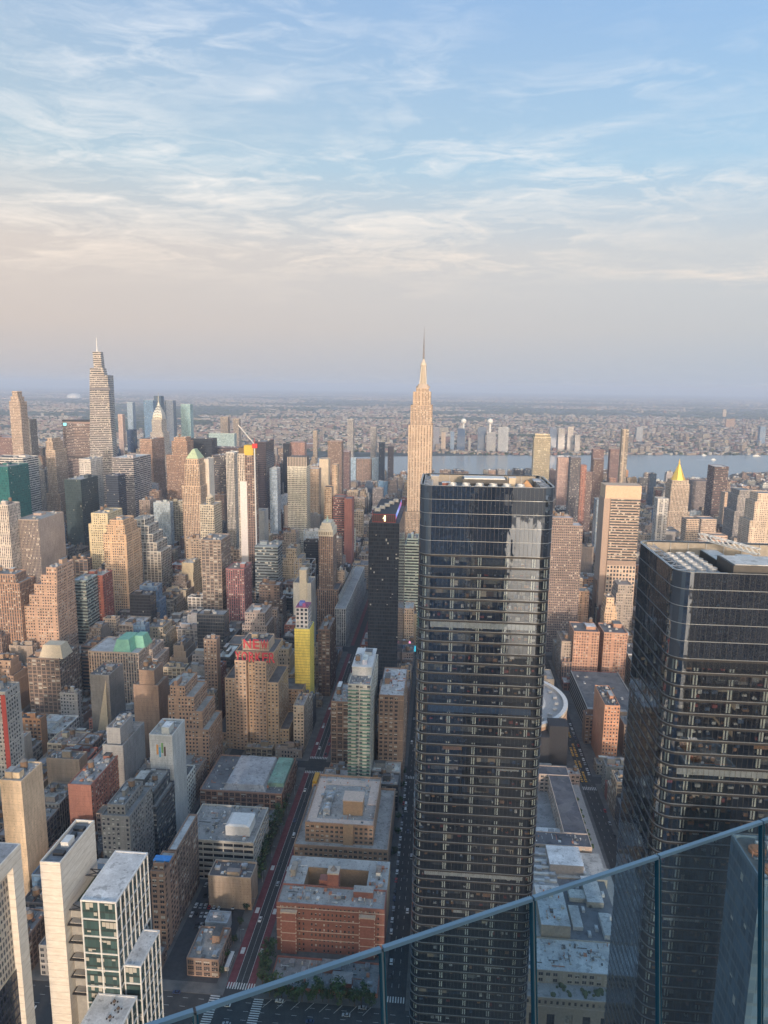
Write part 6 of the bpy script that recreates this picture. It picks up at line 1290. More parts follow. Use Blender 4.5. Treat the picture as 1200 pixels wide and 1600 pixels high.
# ---------------------------------------------------------------- the plain blocks of the grid
def clip(l):
    for f in FOOT:
        x0, x1, y0, y1 = f; x0 -= .6; x1 += .6; y0 -= .6; y1 += .6
        if l[0] < x1 and l[1] > x0 and l[2] < y1 and l[3] > y0:
            c = [(l[0], x0, l[2], l[3]), (x1, l[1], l[2], l[3]), (l[0], l[1], l[2], y0), (l[0], l[1], y1, l[3])]
            c = [q for q in c if q[1]-q[0] > 8 and q[3]-q[2] > 8]
            if not c: return None
            l = max(c, key=lambda q: (q[1]-q[0])*(q[3]-q[2]))
    return l
def zone(i, k, u, v):
    """typical and extreme heights of the district"""
    if i == 1: return (16, 48, .10, 60) if k >= 34 else (12, 30, .1, 45)
    if i == 2: return (36, 82, .15, 105) if k >= 34 else (20, 45, .1, 70)
    if i == 3: return (46, 92, .16, 120) if k >= 34 else (30, 60, .12, 90)
    if k >= 42: return (50, 110, .30, 180)
    if k >= 38: return (45, 90, .2, 140)
    if i <= 5: return (34, 68, .12, 105) if k > 26 else (22, 50, .10, 80)
    if i <= 8: return (26, 66, .16, 120) if k > 26 else (20, 45, .12, 80)
    return (16, 52, .16, 110) if k > 24 else (14, 34, .10, 55)
WALLS = ['tan', 'brown', 'grey', 'brown grey', 'beige', 'red brick', 'cream', 'dark brown', 'orange brick', 'white', 'dark grey']
WT = [13, 14, 12, 18, 12, 7, 10, 6, 4, 5, 4]
STYW = {'loft': 26, 'brick': 26, 'pair': 16, 'pier': 14, 'wide': 7, 'hband': 4, 'lattice': 4, 'blank': 3}
lots = []
for va, vb, u0, u1, i, k in BL:
    mid = (va+vb)/2; rows = [(va, mid-.4), (mid+.4, vb)] if vb-va > 40 else [(va, vb)]
    if vb-va > 90: rows = [(va, va+38), (va+40, va+78), (va+80, vb)]
    for a, b_ in rows:
        u = u0
        while u < u1-8:
            wd = rnd.choice([9, 11, 13, 15, 18, 18, 23, 28, 36]) * (1.0 if i < 6 else 1.25)
            wd = min(wd, u1-u)
            if u1-u-wd < 9: wd = u1-u
            d0 = rnd.choice([0, 0, 0, 2, 5]); l = (a+(d0 if a == va else 0)*0, b_, u+.15, u+wd-.15); u += wd
            if a == va: l = (l[0], l[1]-rnd.choice([0, 1, 3, 6]), l[2], l[3])
            else: l = (l[0]+rnd.choice([0, 1, 3, 6]), l[1], l[2], l[3])
            l = clip(l)
            if not l: continue
            lo, hi, pt, top = zone(i, k, u, a); h = rnd.triangular(lo, hi, lo+(hi-lo)*.4)
            if wd < 18: h *= .75
            if rnd.random() < pt: h = rnd.uniform(hi, top)
            # keep sight of the landmarks behind
            pc = [proj(x, y, h) for x in l[:2] for y in l[2:]]
            if any(q is None for q in pc): continue
            pl, pr = min(q[0] for q in pc), max(q[0] for q in pc)
            if pr < -150 or pl > 1350: continue
            for (HU, hl, hr, yb) in HERO:
                if HU > l[2]-1 and pl < hr and pr > hl:
                    lim = min(atU((hl+hr)/2, yb+2, l[3]).z, atU((hl+hr)/2, yb+2, l[2]).z+6)
                    if lim < h: h = max(lim, 7.5)
            ylim = atU(min(max((pl+pr)/2, 0), 1200), 700 if (pl+pr)/2 < 560 else 735, l[2]).z; h = min(h, max(ylim, 10))
            lots.append([l, h, i, k])
# which of them show largest: nearest first on a coarse grid of the picture
def hull(ps):
    ps = sorted(set(ps)); 
    def half(q):
        o = []
        for p in q:
            while len(o) > 1 and (o[-1][0]-o[-2][0])*(p[1]-o[-2][1])-(o[-1][1]-o[-2][1])*(p[0]-o[-2][0]) <= 0: o.pop()
            o.append(p)
        return o
    a, b_ = half(ps), half(ps[::-1]); return a[:-1]+b_[:-1]
CELL = 4; GX, GY = 300, 400; own = [[-1]*GX for _ in range(GY)]
def cells(l, z0, z1):
    ps = [proj(x, y, z) for x in l[:2] for y in l[2:4] for z in (z0, z1)]
    if any(p is None for p in ps): return
    hp = hull([(round(p[0], 1), round(p[1], 1)) for p in ps]); ys = [p[1] for p in hp]
    for r_ in range(max(0, int(min(ys)/CELL)), min(GY-1, int(max(ys)/CELL))+1):
        y = r_*CELL+CELL/2; xs = []
        for p, q in zip(hp, hp[1:]+hp[:1]):
            if (p[1] <= y) != (q[1] <= y): xs.append(p[0]+(q[0]-p[0])*(y-p[1])/(q[1]-p[1]))
        if len(xs) > 1:
            for c in range(max(0, int(min(xs)/CELL+.5)), min(GX-1, int(max(xs)/CELL-.5))+1): yield r_, c
BOX = []
for o in list(bpy.data.objects):
    if o.get('label') and o.name.split('.')[0] != 'sign' and o.location.y > 0:
        pass
for T_ in FOOT: pass
items = [(l[2], n, l, h) for n, (l, h, i, k) in enumerate(lots)]
for (x0, x1, y0, y1) in FOOT:
    hh = 0
    c = [o for o in HEROBOX if abs(o[0]-x0) < 1 and abs(o[2]-y0) < 1] if 'HEROBOX' in globals() else []
    if c: items.append((y0, -2, (x0, x1, y0, y1), max(q[4] for q in c)))
items.append((TY0, -2, (TX0, TX1, TY0, TY1), TH)); items.append((RY0, -2, (RX0, RX1, RY0, RY1), RH)); items.sort(key=lambda q: q[0])
area = {}; 
for u, n, l, h in items:
    for r_, c in cells(l, 0, h):
        if own[r_][c] == -1: own[r_][c] = n; area[n] = area.get(n, 0)+1
order = sorted([n for n in area if n >= 0], key=lambda n: -area[n]); pick = set(order[:215])
print('lots', len(lots), 'visible', len(order), 'smallest picked', area[order[min(214, len(order)-1)]])
LITC = []
def shape(l, h, rich):
    x0, x1, y0, y1 = l; w_, d_ = x1-x0, y1-y0; T = []
    if h > 38 and min(w_, d_) > 15 and rnd.random() < .62:
        n = rnd.choice([1, 1, 2, 3]); z = h*(1-.11*n-rnd.uniform(0, .12)); T.append((x0, x1, y0, y1, 0, z))
        for q in range(n):
            s = rnd.uniform(1.5, 4.5); a = [rnd.choice([0, s, s]) for _ in range(4)]
            x0, x1, y0, y1 = x0+a[0], x1-a[1], y0+a[2], y1-a[3]
            if x1-x0 < 8 or y1-y0 < 8: break
            z2 = z+(h-z)*(q+1)/n; T.append((x0, x1, y0, y1, T[-1][5], z2))
        return T
    if h > 85 and min(w_, d_) > 20:
        p_ = rnd.uniform(15, 30); s = rnd.uniform(2, 6); return [(x0, x1, y0, y1, 0, p_), (x0+s, x1-s, y0+s, y1-s, p_, h)]
    return [(x0, x1, y0, y1, 0, h)]
def pickstyle(h):
    c = rnd.choices(WALLS, WT)[0]; s = rnd.choices(list(STYW), list(STYW.values()))[0]
    if rnd.random() < (.16 if h > 70 else .04): return rnd.choice(['dark glass', 'blue glass', 'silver']), 'glass'
    if rnd.random() < (.1 if h > 60 else .03): return rnd.choice(['charcoal', 'dark brown']), 'dark'
    return c, s
WORD = {'loft': 'loft block', 'brick': 'apartment house', 'pair': 'tenement block', 'pier': 'piered office block', 'wide': 'wide-windowed loft', 'hband': 'ribbon-windowed block', 'lattice': 'gridded block', 'blank': 'blank-walled block', 'glass': 'glass block', 'dark': 'dark-paned block'}
GEN = []
for n in order[:215]:
    l, h, i, k = lots[n]; c, s = pickstyle(h); T = shape(l, h, True); r1 = rnd.random(); nt = 0 if s in ('glass', 'dark') else rnd.choice([0, 1, 1, 2]); par = rnd.random() < .5
    rt = jit(rnd.choice(RT)); r = building('city_building', '', T, s, jit(PAL[c], .25), rt, nclut=rnd.choice([2, 3, 3, 4]), tanks=nt, ac=rnd.choice([2, 3, 4]), cornice=par and s in ('brick', 'pair', 'loft'), blind=tuple(q for q in (1, 3, 0) if rnd.random() < (.28 if q != 0 else .12)) if s not in ('glass', 'dark', 'hband') else ())
    r['group'] = 'plain buildings of the street grid'; cs = [(q, w2) for q in range(0)]
    pc = [proj(x, y, h) for x in l[:2] for y in l[2:]]; px = sum(q[0] for q in pc)/4; py = sum(q[1] for q in pc)/4
    rl = sum(rt)/3; roofw = 'pale-roofed' if rl > .38 else 'dark-roofed' if rl < .17 else 'grey-roofed'
    hgt = 'tall' if h > 75 else 'mid-height' if h > 38 else 'low'; 
    GEN.append([r, px, py, l[2], h, '%s %s %s %s' % (hgt, roofw, c, WORD[s]), nt])
def rel(px, py, U):
    best = min(GUIDE, key=lambda g: math.hypot(g[1]-px, (g[2]-py)*.8)+abs(g[3]-U)*.04)
    dx, dy = px-best[1], py-best[2]
    if abs(dx) > abs(dy)*.9: w_ = 'left of' if dx < 0 else 'right of'
    elif U > best[3]: w_ = 'behind'
    else: w_ = 'in front of'
    d = math.hypot(dx, dy); q = 'just ' if d < 55 else '' if d < 120 else 'farther '
    if q == 'farther ' and w_ in ('behind', 'in front of'): q = 'well '
    return '%s%s %s' % (q, w_, best[0])
def wc(s): return len(s.split())
def fit(a, b_, c=''):
    """keep a label within sixteen words"""
    for w2 in ('', 'mid-height ', 'tall ', 'low ', 'grey-roofed ', 'pale-roofed ', 'dark-roofed '):
        t = (a+b_+c); 
        if wc(t) <= 16: return t
        a = a.replace(w2, '')
    return a+b_.replace('farther ', '').replace('just ', '')+c
seen = {}
for g in GEN:
    lab = fit(g[5], ', '+rel(g[1], g[2], g[3])); g.append(lab); seen.setdefault(lab, []).append(g)
ORD = ['nearest', 'second nearest', 'third nearest', 'fourth nearest', 'fifth nearest', 'sixth nearest', 'seventh nearest']
for lab, L in seen.items():
    if len(L) > 1:
        L.sort(key=lambda g: g[3])
        for q, g in enumerate(L): g[0]['label'] = fit(*lab.split(',', 1)[:1], ','+lab.split(',', 1)[1], ' (%s)' % (ORD[min(q, 6)] if len(L) > 2 else ('nearer' if q == 0 else 'farther')))
    else: L[0][0]['label'] = lab
for g in GEN: g[0]['category'] = 'building'
# the rest of the island as one mass per district ring
city = MB(); cro = MB()
for n, (l, h, i, k) in enumerate(lots):
    if n in pick: continue
    c, s = pickstyle(h); tn = jit(PAL[c], .25); T = shape(l, h, False); off = (rnd.randrange(1000), rnd.randrange(1000)); rt = jit(rnd.choice(RT))
    m, bay, flr = STY[s]; mi = city.mat(m)
    if l[2] > 1400: bay *= 1.3; flr *= 1.15
    for t in T:
        C4 = [(t[0], t[2]), (t[1], t[2]), (t[1], t[3]), (t[0], t[3])]
        for q in range(4): city.wallq(C4[q], C4[(q+1) % 4], t[4], t[5]+.8, bay, flr, tn, mi, (off[0]+q*50, off[1]))
        cro.face([(*p, t[5]) for p in C4], None, rt)
    t = T[-1]; wx, wy = t[1]-t[0], t[3]-t[2]
    for _ in range(rnd.choice([3, 4, 5, 6])):
        a, b_ = rnd.uniform(1.2, max(1.5, wx*.3)), rnd.uniform(1.2, max(1.5, wy*.3)); x, y = rnd.uniform(t[0]+.5, t[1]-a-.5), rnd.uniform(t[2]+.5, t[3]-b_-.5)
        cro.box(x, x+a, y, y+b_, t[5], t[5]+rnd.uniform(1.5, 5), jit(rnd.choice(RT+[(.62, .61, .6)]*2+[PAL[c]]*3)))
    if l[2] < 1500 and rnd.random() < .4:
        x, y = rnd.uniform(t[0]+3, t[1]-3), rnd.uniform(t[2]+3, t[3]-3); cro.cyl(x, y, t[5]+3, t[5]+6.5, 1.9, None, 8, (.2, .13, .09)); cro.cyl(x, y, t[5]+6.5, t[5]+8, 2, .1, 8, (.16, .14, .13)); cro.box(x-1.2, x+1.2, y-1.2, y+1.2, t[5], t[5]+3, (.08, .08, .08))
o = city.build('city_blocks'); o['kind'] = 'stuff'; o['label'] = 'dense mass of smaller city buildings filling the island to the river'; o['category'] = 'buildings'
o = cro.build('city_rooftops', None, [ROOF]); o['kind'] = 'stuff'; o['label'] = 'flat roofs, bulkheads and tanks of the dense mass of smaller buildings'; o['category'] = 'rooftops'
# ---------------------------------------------------------------- across the river
from mathutils import noise as mn
def park(x, y): return mn.noise(Vector((x/2600, y/1500, 3.3)))+.35*mn.noise(Vector((x/700, y/500, 9))) > (.12 if y > 7000 else .3) or any(((x-a)/ra)**2+((y-b_)/rb)**2 < 1 for a, b_, ra, rb in ((-700, 13500, 2600, 900), (900, 16000, 4000, 1200), (2600, 11500, 1500, 500), (600, 5200, 500, 160)))
far = MB(); mi = far.mat(STY['lattice'][0]); pm = far.mat(PLAIN); wd = MB()
COLR = [(.24, .24, .25), (.17, .17, .18), (.12, .12, .13), (.62, .62, .62), (.18, .13, .11), (.22, .17, .15), (.09, .09, .10), (.30, .28, .26)]
for q in range(36000):
    y = 3700*math.exp(rnd.random()*2.1); x = y*rnd.uniform(-.68, .52)
    if y < interp(FARS, x)+25: continue
    if park(x, y): continue
    if (x*.92+y*.40) % 1500 < 26+y/400 or (y*.92-x*.40) % 1900 < 30+y/300: continue   # wide avenues and railway cuts
    # the street grid over there runs at another angle
    g_ = rad(24); s = 9+y/650*rnd.uniform(.5, 1.6); h = rnd.triangular(6, 13, 9)
    if rnd.random() < .05: h = rnd.uniform(16, 42); s *= 1.1
    big = rnd.random() < .06
    a, b_ = s*(2.6 if big else 1)*rnd.uniform(.7, 1.5), s*(1.6 if big else .8)*rnd.uniform(.7, 1.3)
    cs_, sn_ = cos(g_), sin(g_); P_ = [(x+cs_*u_*a/2-sn_*v_*b_/2, y+sn_*u_*a/2+cs_*v_*b_/2) for u_, v_ in ((-1, -1), (1, -1), (1, 1), (-1, 1))]
    dk = .55+.75*max(0, min(1, .5+mn.noise(Vector((x/900, y/500, 1)))*1.2)); tn = tuple(q_*dk for q_ in jit(rnd.choice(COLR), .2)); wt = tuple(.06+.5*t_ for t_ in jit(rnd.choice([PAL['tan'], PAL['brown'], PAL['beige'], PAL['cream'], PAL['red brick'], PAL['white']])))
    for i in range(4):
        if i == 2: continue
        far.wallq(P_[i], P_[(i+1) % 4], 0, h, 6, 4, wt, mi if h > 16 else pm)
    far.face([(*p, h) for p in P_], None, tuple(min(.75, t_*1.15) for t_ in tn), pm)
o = far.build('far_shore_buildings'); o['kind'] = 'stuff'; o['label'] = 'endless low rooftops across the river fading to the horizon'; o['category'] = 'buildings'
for q in range(12000):
    y = 3700*math.exp(rnd.random()*2.1); x = y*rnd.uniform(-.68, .52)
    if y < interp(FARS, x)+15: continue
    pk = park(x, y)
    if not pk and rnd.random() < .35: continue
    s = (7+y/420)*(1.6 if pk else .7); hh = rnd.uniform(6, 12); wd.cyl(x, y, 0, hh*.6, s*.9, s, 6, jit((.045, .065, .035), .4), top=False); wd.cyl(x, y, hh*.6, hh, s, s*.35, 6, jit((.055, .075, .04), .4))
o = wd.build('far_woods', None, [simple('far_foliage', (1, 1, 1), 1, 0, .4, .02, tint=True)]); o['kind'] = 'stuff'; o['label'] = 'dark green parks and street trees across the river'; o['category'] = 'woods'
for q, (px, py, w_, hb, tn, st_, lb) in enumerate(((682, 668, 9, 703, (.25, .24, .26), 'glass', 'grey riverside block right of the antenna skyscraper across the water'), (693, 676, 7, 703, 'beige', 'brick', 'small beige riverside block beside the grey one across the water'), (707, 675, 6, 705, (.2, .26, .34), 'glass', 'slim blue riverside tower across the water'), (721, 670, 12, 705, (.08, .12, .19), 'glass', 'dark blue riverside tower below the small white water sphere'), (734, 685, 4, 706, 'grey', 'brick', 'tiny grey riverside tower across the water'), (753, 668, 12, 706, (.14, .17, .22), 'glass', 'dark grey riverside tower below the large white water sphere'), (768, 676, 14, 708, (.42, .42, .43), 'hband', 'light grey stepped riverside tower right of the dark pair'), (787, 668, 16, 708, (.38, .40, .42), 'lattice', 'broad pale riverside tower above the central glass tower'), (865, 668, 11, 705, (.17, .2, .26), 'glass', 'dark blue riverside tower right of the gold fin-striped tower'), (878, 670, 10, 706, (.5, .46, .42), 'hband', 'pale riverside tower, first right of the dark blue one'), (892, 668, 9, 706, (.52, .47, .42), 'lattice', 'pale riverside tower, second right of the dark blue one'), (903, 680, 8, 708, 'grey', 'brick', 'squat grey riverside tower, third right of the dark blue one'), (1193, 667, 9, 695, (.2, .26, .34), 'glass', 'blue riverside tower at the right edge across the water'), (1133, 640, 5, 652, 'beige', 'brick', 'lone pale tower far inland upper right'), (1142, 655, 14, 668, 'brown', 'brick', 'brown housing slab far inland right'), (1000, 668, 10, 690, (.25, .27, .3), 'brick', 'grey tower by the far shore trees right of the very slender tower'), (160, 702, 10, 720, 'pink', 'brick', 'pink building far across the water upper left'), (660, 690, 5, 706, 'brown', 'brick', 'brown riverside tower behind the antenna skyscraper foot'))):
    g0 = atZ(px, min(hb, 708), 0); U = max(g0.y, 3560); a, c = atU(px-w_/2, py, U), atU(px+w_/2, py, U)
    building('far_tower', lb, [(a.x, c.x, U, U+30, 0, a.z)], st_, PAL[tn] if isinstance(tn, str) else tn, nclut=0, tanks=0, ac=0, cat='tower')
for px, py, rr, lb in ((724.5, 658, 4.2, 'small white water sphere above the far riverside towers'), (766, 658.5, 4.6, 'larger white water sphere above the far riverside towers')):
    U = 4300; c = atU(px, py, U); r_ = rr*U/F; t = root('water_sphere', lb, 'gas sphere', (c.x, U, 0)); b = MB()
    for i in range(10):
        a0, a1 = -pi/2+pi*i/10, -pi/2+pi*(i+1)/10; b.cyl(c.x, U, c.z+r_*sin(a0), c.z+r_*sin(a1), max(.01, r_*cos(a0)), max(.01, r_*cos(a1)), 16, top=False)
    b.build('sphere', t, [WHITEM]); b = MB(); b.cyl(c.x, U, 0, c.z-r_*.9, r_*.35, None, 8); b.build('stem', t, [WHITEM])
d0 = atZ(116, 622, 0); t = root('dome', 'white stadium dome far away at upper left', 'stadium', (d0.x, d0.y, 0)); b = MB()
for i in range(6): a0, a1 = i*pi/12, (i+1)*pi/12; b.cyl(d0.x, d0.y, 20+95*sin(a0), 20+95*sin(a1), 160*cos(a0), 160*cos(a1), 20)
b.cyl(d0.x, d0.y, 0, 20, 160, None, 20); b.build('shell', t, [WHITEM])
# boats
for px, py, L_, lb in ((1100, 712, 24, 'small grey ferry farthest left of three boats on the river'), (1115, 719, 26, 'white ferry with a wake, middle of the river right side'), (1182, 713, 40, 'long white ferry near the right edge of the river')):
    c = atZ(px, py, .5); t = root('ferry', lb, 'boat', (c.x, c.y, .4), 'boats on the river'); b = MB(); hp = [(c.x-L_/2, c.y-4), (c.x+L_/2-6, c.y-4), (c.x+L_/2, c.y), (c.x+L_/2-6, c.y+4), (c.x-L_/2, c.y+4)]; b.prism(hp, .5, 3); b.build('hull', t, [WHITEM]); b = MB(); b.box(c.x-L_/2+3, c.x+L_/2-9, c.y-3, c.y+3, 3.02, 6); b.box(c.x-L_/4, c.x+L_/5, c.y-2.4, c.y+2.4, 6.01, 8.2); b.build('cabin', t, [WHITEM])
    b = MB(); b.face([(c.x-L_/2, c.y-1.5, .46), (c.x-L_/2, c.y+1.5, .46), (c.x-L_*3.2, c.y+5, .46), (c.x-L_*3.2, c.y-5, .46)]); o = b.build('wake', None, [simple('foam', (.35, .38, .40), .6)]) ; struct(o, 'stuff')
# ---------------------------------------------------------------- vehicles
def paint(n, c): return simple('paint_'+n, c, .35, 0, .05)
PAINTS = {'white': paint('white', (.62, .62, .61)), 'black': paint('black', (.02, .02, .022)), 'silver': paint('silver', (.34, .35, .36)), 'dark blue': paint('blue', (.03, .045, .10)), 'yellow': paint('yellow', (.72, .38, .03)), 'red': paint('red', (.35, .03, .03))}
CARGL = simple('car_glass', (.015, .018, .022), .08, 0, 0)
RUB = simple('tyre_rubber', (.02, .02, .02), .9)
def carbody(L=4.6, W2=.92, van=False):
    b = MB(); h = .35; pr = [(-L/2, .45), (-L/2, .85), (-L/2+.15, .95), (-L*.32 if not van else -L/2+.3, 1.0), (L*.20, 1.0), (L/2-.1, .82), (L/2, .62), (L/2, .42)]
    for s in (0, 1):
        w_ = W2
    ring0 = [(-W2, y, z) for y, z in pr]; ring1 = [(W2, y, z) for y, z in pr]; n = len(pr)
    for i in range(n): j = (i+1) % n; b.face([ring0[i], ring0[j], ring1[j], ring1[i]])
    b.face(ring0[::-1]); b.face(ring1)
    zt = 1.47 if not van else 2.1; y0, y1 = (-L*.26, L*.05) if not van else (-L/2+.25, L*.28); b.box(-W2*.78, W2*.78, y0, y1, zt-.03, zt)
    return b
def glasshouse(L=4.6, W2=.92, van=False):
    b = MB(); zt = 1.44 if not van else 2.07; y0, y1, y2, y3 = (-L*.36, -L*.26, L*.05, L*.20) if not van else (-L/2+.2, -L/2+.25, L*.28, L*.38)
    b.prism([(-W2*.94, y0), (W2*.94, y0), (W2*.94, y3), (-W2*.94, y3)], 1.0, zt, pts1=[(-W2*.78, y1), (W2*.78, y1), (W2*.78, y2), (-W2*.78, y2)]); return b
PB = {c: proto(carbody(), 'body') for c in PAINTS}; PG = proto(glasshouse(), 'windows'); PV = {c: proto(carbody(5.6, 1.0, True), 'body') for c in ('white', 'black', 'silver')}; PGV = proto(glasshouse(5.6, 1.0, True), 'windows')
for c, o in PB.items(): o.data.materials.append(PAINTS[c])
for c, o in PV.items(): o.data.materials.append(PAINTS[c])
PG.data.materials.append(CARGL); PGV.data.materials.append(CARGL)
mb = MB()
for i in range(12): a0, a1 = 2*pi*i/12, 2*pi*(i+1)/12; mb.face([(-.1, .34*cos(a0), .34*sin(a0)), (-.1, .34*cos(a1), .34*sin(a1)), (.1, .34*cos(a1), .34*sin(a1)), (.1, .34*cos(a0), .34*sin(a0))])
mb.face([(-.1, .34*cos(2*pi*i/12), .34*sin(2*pi*i/12)) for i in range(12)]); mb.face([(.1, .34*cos(2*pi*i/12), .34*sin(2*pi*i/12)) for i in range(12)][::-1]); PW = proto(mb, 'wheel'); PW.data.materials.append(RUB)
def car(x, y, z, rz, col, label, grp, van=False, wheels=True, name=None):
    r = root(name or ('van' if van else 'car'), label, 'van' if van else 'taxi' if col == 'yellow' else 'car', (x, y, z), grp); r.rotation_euler.z = rz
    for p in ((PV if van and col in PV else PB)[col], PGV if van and col in PV else PG):
        o = p.copy(); C.objects.link(o); o.parent = r; o.location = (0, 0, 0)
    if wheels:
        for sx in (-.85, .85):
            for sy in (-1.45, 1.4): o = PW.copy(); C.objects.link(o); o.parent = r; o.location = (sx, sy, .34)
    return r
def uniq(base, L, key):   # word apart things that look alike by their order
    n = len(L)
# parking lot rows
k = 0; colours = ['white', 'black', 'silver', 'white', 'dark blue', 'white', 'silver', 'silver', 'red', 'white']
rowname = ['row nearest the avenue', 'second row off the avenue', 'third row off the avenue', 'fourth row off the avenue', 'short front row']
ORDN = ['first', 'second', 'third', 'fourth', 'fifth', 'sixth', 'seventh', 'eighth', 'ninth', 'tenth', 'eleventh', 'twelfth', 'thirteenth', 'fourteenth', 'fifteenth', 'sixteenth', 'seventeenth', 'eighteenth', 'nineteenth', 'twentieth']
for ri, (yy, n, x0) in enumerate(((398, 5, -155), (406, 6, -155), (416, 6, -155), (426, 5, -155), (389, 4, -155))):
    for i in range(n):
        if rnd.random() < .1: continue
        c = colours[k % 10]; k += 1; x = x0+i*3.1+rnd.uniform(-.2, .2)
        car(x, yy+rnd.uniform(-.4, .4), .161, rnd.uniform(-.06, .06)+(0 if ri % 2 else pi), c, '%s car in the lot, %s from left in the %s' % (c, ORDN[i], rowname[ri]), 'cars parked in the lot')
for i in range(6):
    c = ['silver', 'black', 'white', 'silver', 'black', 'white', 'white'][i]; car(-130+rnd.uniform(-.3, .3), 396+i*5.6, .161, rnd.uniform(-.05, .05), c, '%s car in the lot lane beside the red-lane street, %s from the avenue' % (c, ORDN[i]), 'cars parked in the lot')
# moving traffic
TR = []
for i, (y, ln, c, v) in enumerate(((398, -109.8, 'white', 0), (432, -106.3, 'silver', 0), (452, -109.8, 'black', 0), (486, -106.3, 'white', 1), (505, -109.8, 'dark blue', 0), (530, -106.3, 'black', 0), (548, -109.8, 'white', 0), (620, -109.8, 'white', 0), (640, -106.3, 'black', 0), (668, -113.9, 'silver', 0), (690, -106.3, 'yellow', 0), (715, -109.8, 'white', 1), (742, -109.8, 'black', 0), (770, -106.3, 'silver', 0), (800, -102, 'yellow', 0), (835, -109.8, 'white', 0))):
    car(ln, y, .01, 0 if ln > -108 else pi, c, '%s %s on the red-lane street, %s vehicle from the near crossing' % (c, 'van' if v else 'car', ORDN[i]), 'traffic on the red-lane street', bool(v), y < 500)
for i, (y, ln, c, v) in enumerate(((372, -23, 'white', 0), (362, -23.1, 'black', 0), (415, -15.6, 'white', 0), (447, -19.5, 'black', 0), (470, -15.5, 'silver', 1), (500, -19.5, 'dark blue', 0), (528, -23, 'white', 1), (536, -23, 'white', 1), (556, -19.5, 'black', 0), (610, -15.6, 'white', 0), (626, -19.5, 'silver', 0), (640, -23, 'white', 1), (655, -15.6, 'black', 0), (672, -19.5, 'white', 0), (690, -23, 'silver', 0))):
    car(ln, y, .01, 0, c, '%s %s on the street left of the central glass tower, %s from the front' % (c, 'van' if v else 'car', ORDN[i]), 'traffic left of the central tower', bool(v), y < 480)
for i, (x, y, c) in enumerate(((-112, 333, 'white'), (-64, 327, 'dark blue'), (-150, 328, 'black'), (-171, 334, 'white'), (-45, 333, 'silver'), (-190, 326, 'silver'))):
    car(x, y, .01, pi/2, c, '%s car crossing on the avenue at the bottom, %s from the left' % (c, ORDN[sorted([-112, -64, -150, -171, -45, -190]).index(x)]), 'cars on the near avenue')
n1 = n2 = 0
for i in range(19):
    for ln in (129.2, 132.6):
        y = 588+i*6.3+rnd.uniform(-.8, .8)
        if rnd.random() < .12: continue
        j = i; car(ln, y, .01, rnd.uniform(-.03, .03), 'yellow', 'yellow taxi in the %s taxi row beside the round arena, %s from the near end' % ('left' if ln < 130 else 'right', ORDN[j]), 'taxis in the taxi rank', wheels=False, name='taxi')
for i in range(12):
    y = 600+i*8.5+rnd.uniform(-1.5, 1.5); c = colours[(i*3) % 10]; car(137.5, y, .01, 0, c, '%s car in the lane right of the taxis, %s from the near end' % (c, ORDN[i]), 'cars beside the taxis', wheels=False)
for i in range(9):
    y = 400+i*18+rnd.uniform(-3, 3); c = ['red', 'white', 'black', 'black', 'yellow', 'white', 'black', 'silver', 'red'][i]; car(139.5, y, .01, 0, c, '%s car parked beside the planted terrace street, %s from the near end' % (c, ORDN[i]), 'cars parked by the terrace', wheels=False)
x0, z0 = CARROOF
for i, (dx, dy) in enumerate(((5, 760), (9, 742), (14, 758), (16, 716), (19, 717), (22, 716), (25, 718), (28, 714), (31, 716), (13, 688), (24, 690), (27, 694), (36, 730), (40, 706))):
    c = ['white', 'white', 'silver', 'white', 'black', 'white', 'silver', 'white', 'dark blue', 'white', 'white', 'silver', 'black', 'white'][i]
    car(x0+dx, dy, z0, rnd.choice([0, .1, pi/2]), c, '%s car on the rooftop car park, %s counted from its far left corner' % (c, ORDN[i]), 'cars on the rooftop car park', wheels=False)
for i in range(20):   # kerbside parking left of the central tower
    c = colours[(i*7+3) % 10]; car(-25.0+(.0 if i % 2 else .15), 396+i*9.5+rnd.uniform(-1.2, 1.2), .01, 0, c, '%s car at the kerb left of the central glass tower, %s from the front' % (c, ORDN[i]), 'cars at the left kerb by the central tower', wheels=False)
for i in range(14):
    c = colours[(i*3+1) % 10]; car(-102.2, 612+i*17+rnd.uniform(-4, 4), .01, 0, c, '%s car in the right lane of the far red-lane street, %s beyond the hotel' % (c, ORDN[i]), 'cars on the far part of the red-lane street', wheels=False)
for i in range(10):
    c = colours[(i*3+5) % 10]; car(-215+i*26+rnd.uniform(-6, 6), 321.5+(i % 2)*17, .01, pi/2, c, '%s car at the edge of the bottom avenue, %s from the left' % (c, ORDN[i]), 'cars at the edges of the near avenue')
# yellow truck and white bus
r = root('truck', 'yellow flat-fronted truck standing by the kerb beside the tan stepped office block', 'truck', (-103, 560, .01)); b = MB(); b.box(-105, -101, 556, 571, .7, 4.2); b.build('cargo_box', r, [PAINTS['yellow']]); b = MB(); b.box(-104.6, -101.6, 552.6, 555.8, .6, 3.2); b.build('cab', r, [PAINTS['yellow']])
for sx in (-104.6, -101.8):
    for y in (554, 558, 568): o = PW.copy(); C.objects.link(o); o.parent = r; o.location = (sx+103, y-560, .5); o.scale = (1.6, 1.5, 1.5)
r = root('bus', 'white city bus in the red lane near the bottom crossing', 'bus', (-119, 362, .01)); b = MB(); b.box(-120.2, -117.7, 356, 368, .4, 3.1); b.box(-119.6, -118.3, 358, 361, 3.11, 3.4); b.box(-119.6, -118.3, 363, 366, 3.11, 3.4); b.build('body', r, [PAINTS['white']]); b = MB(); b.box(-120.25, -117.65, 356.4, 367.6, 1.5, 2.5, bottom=True); b.build('window_band', r, [CARGL])
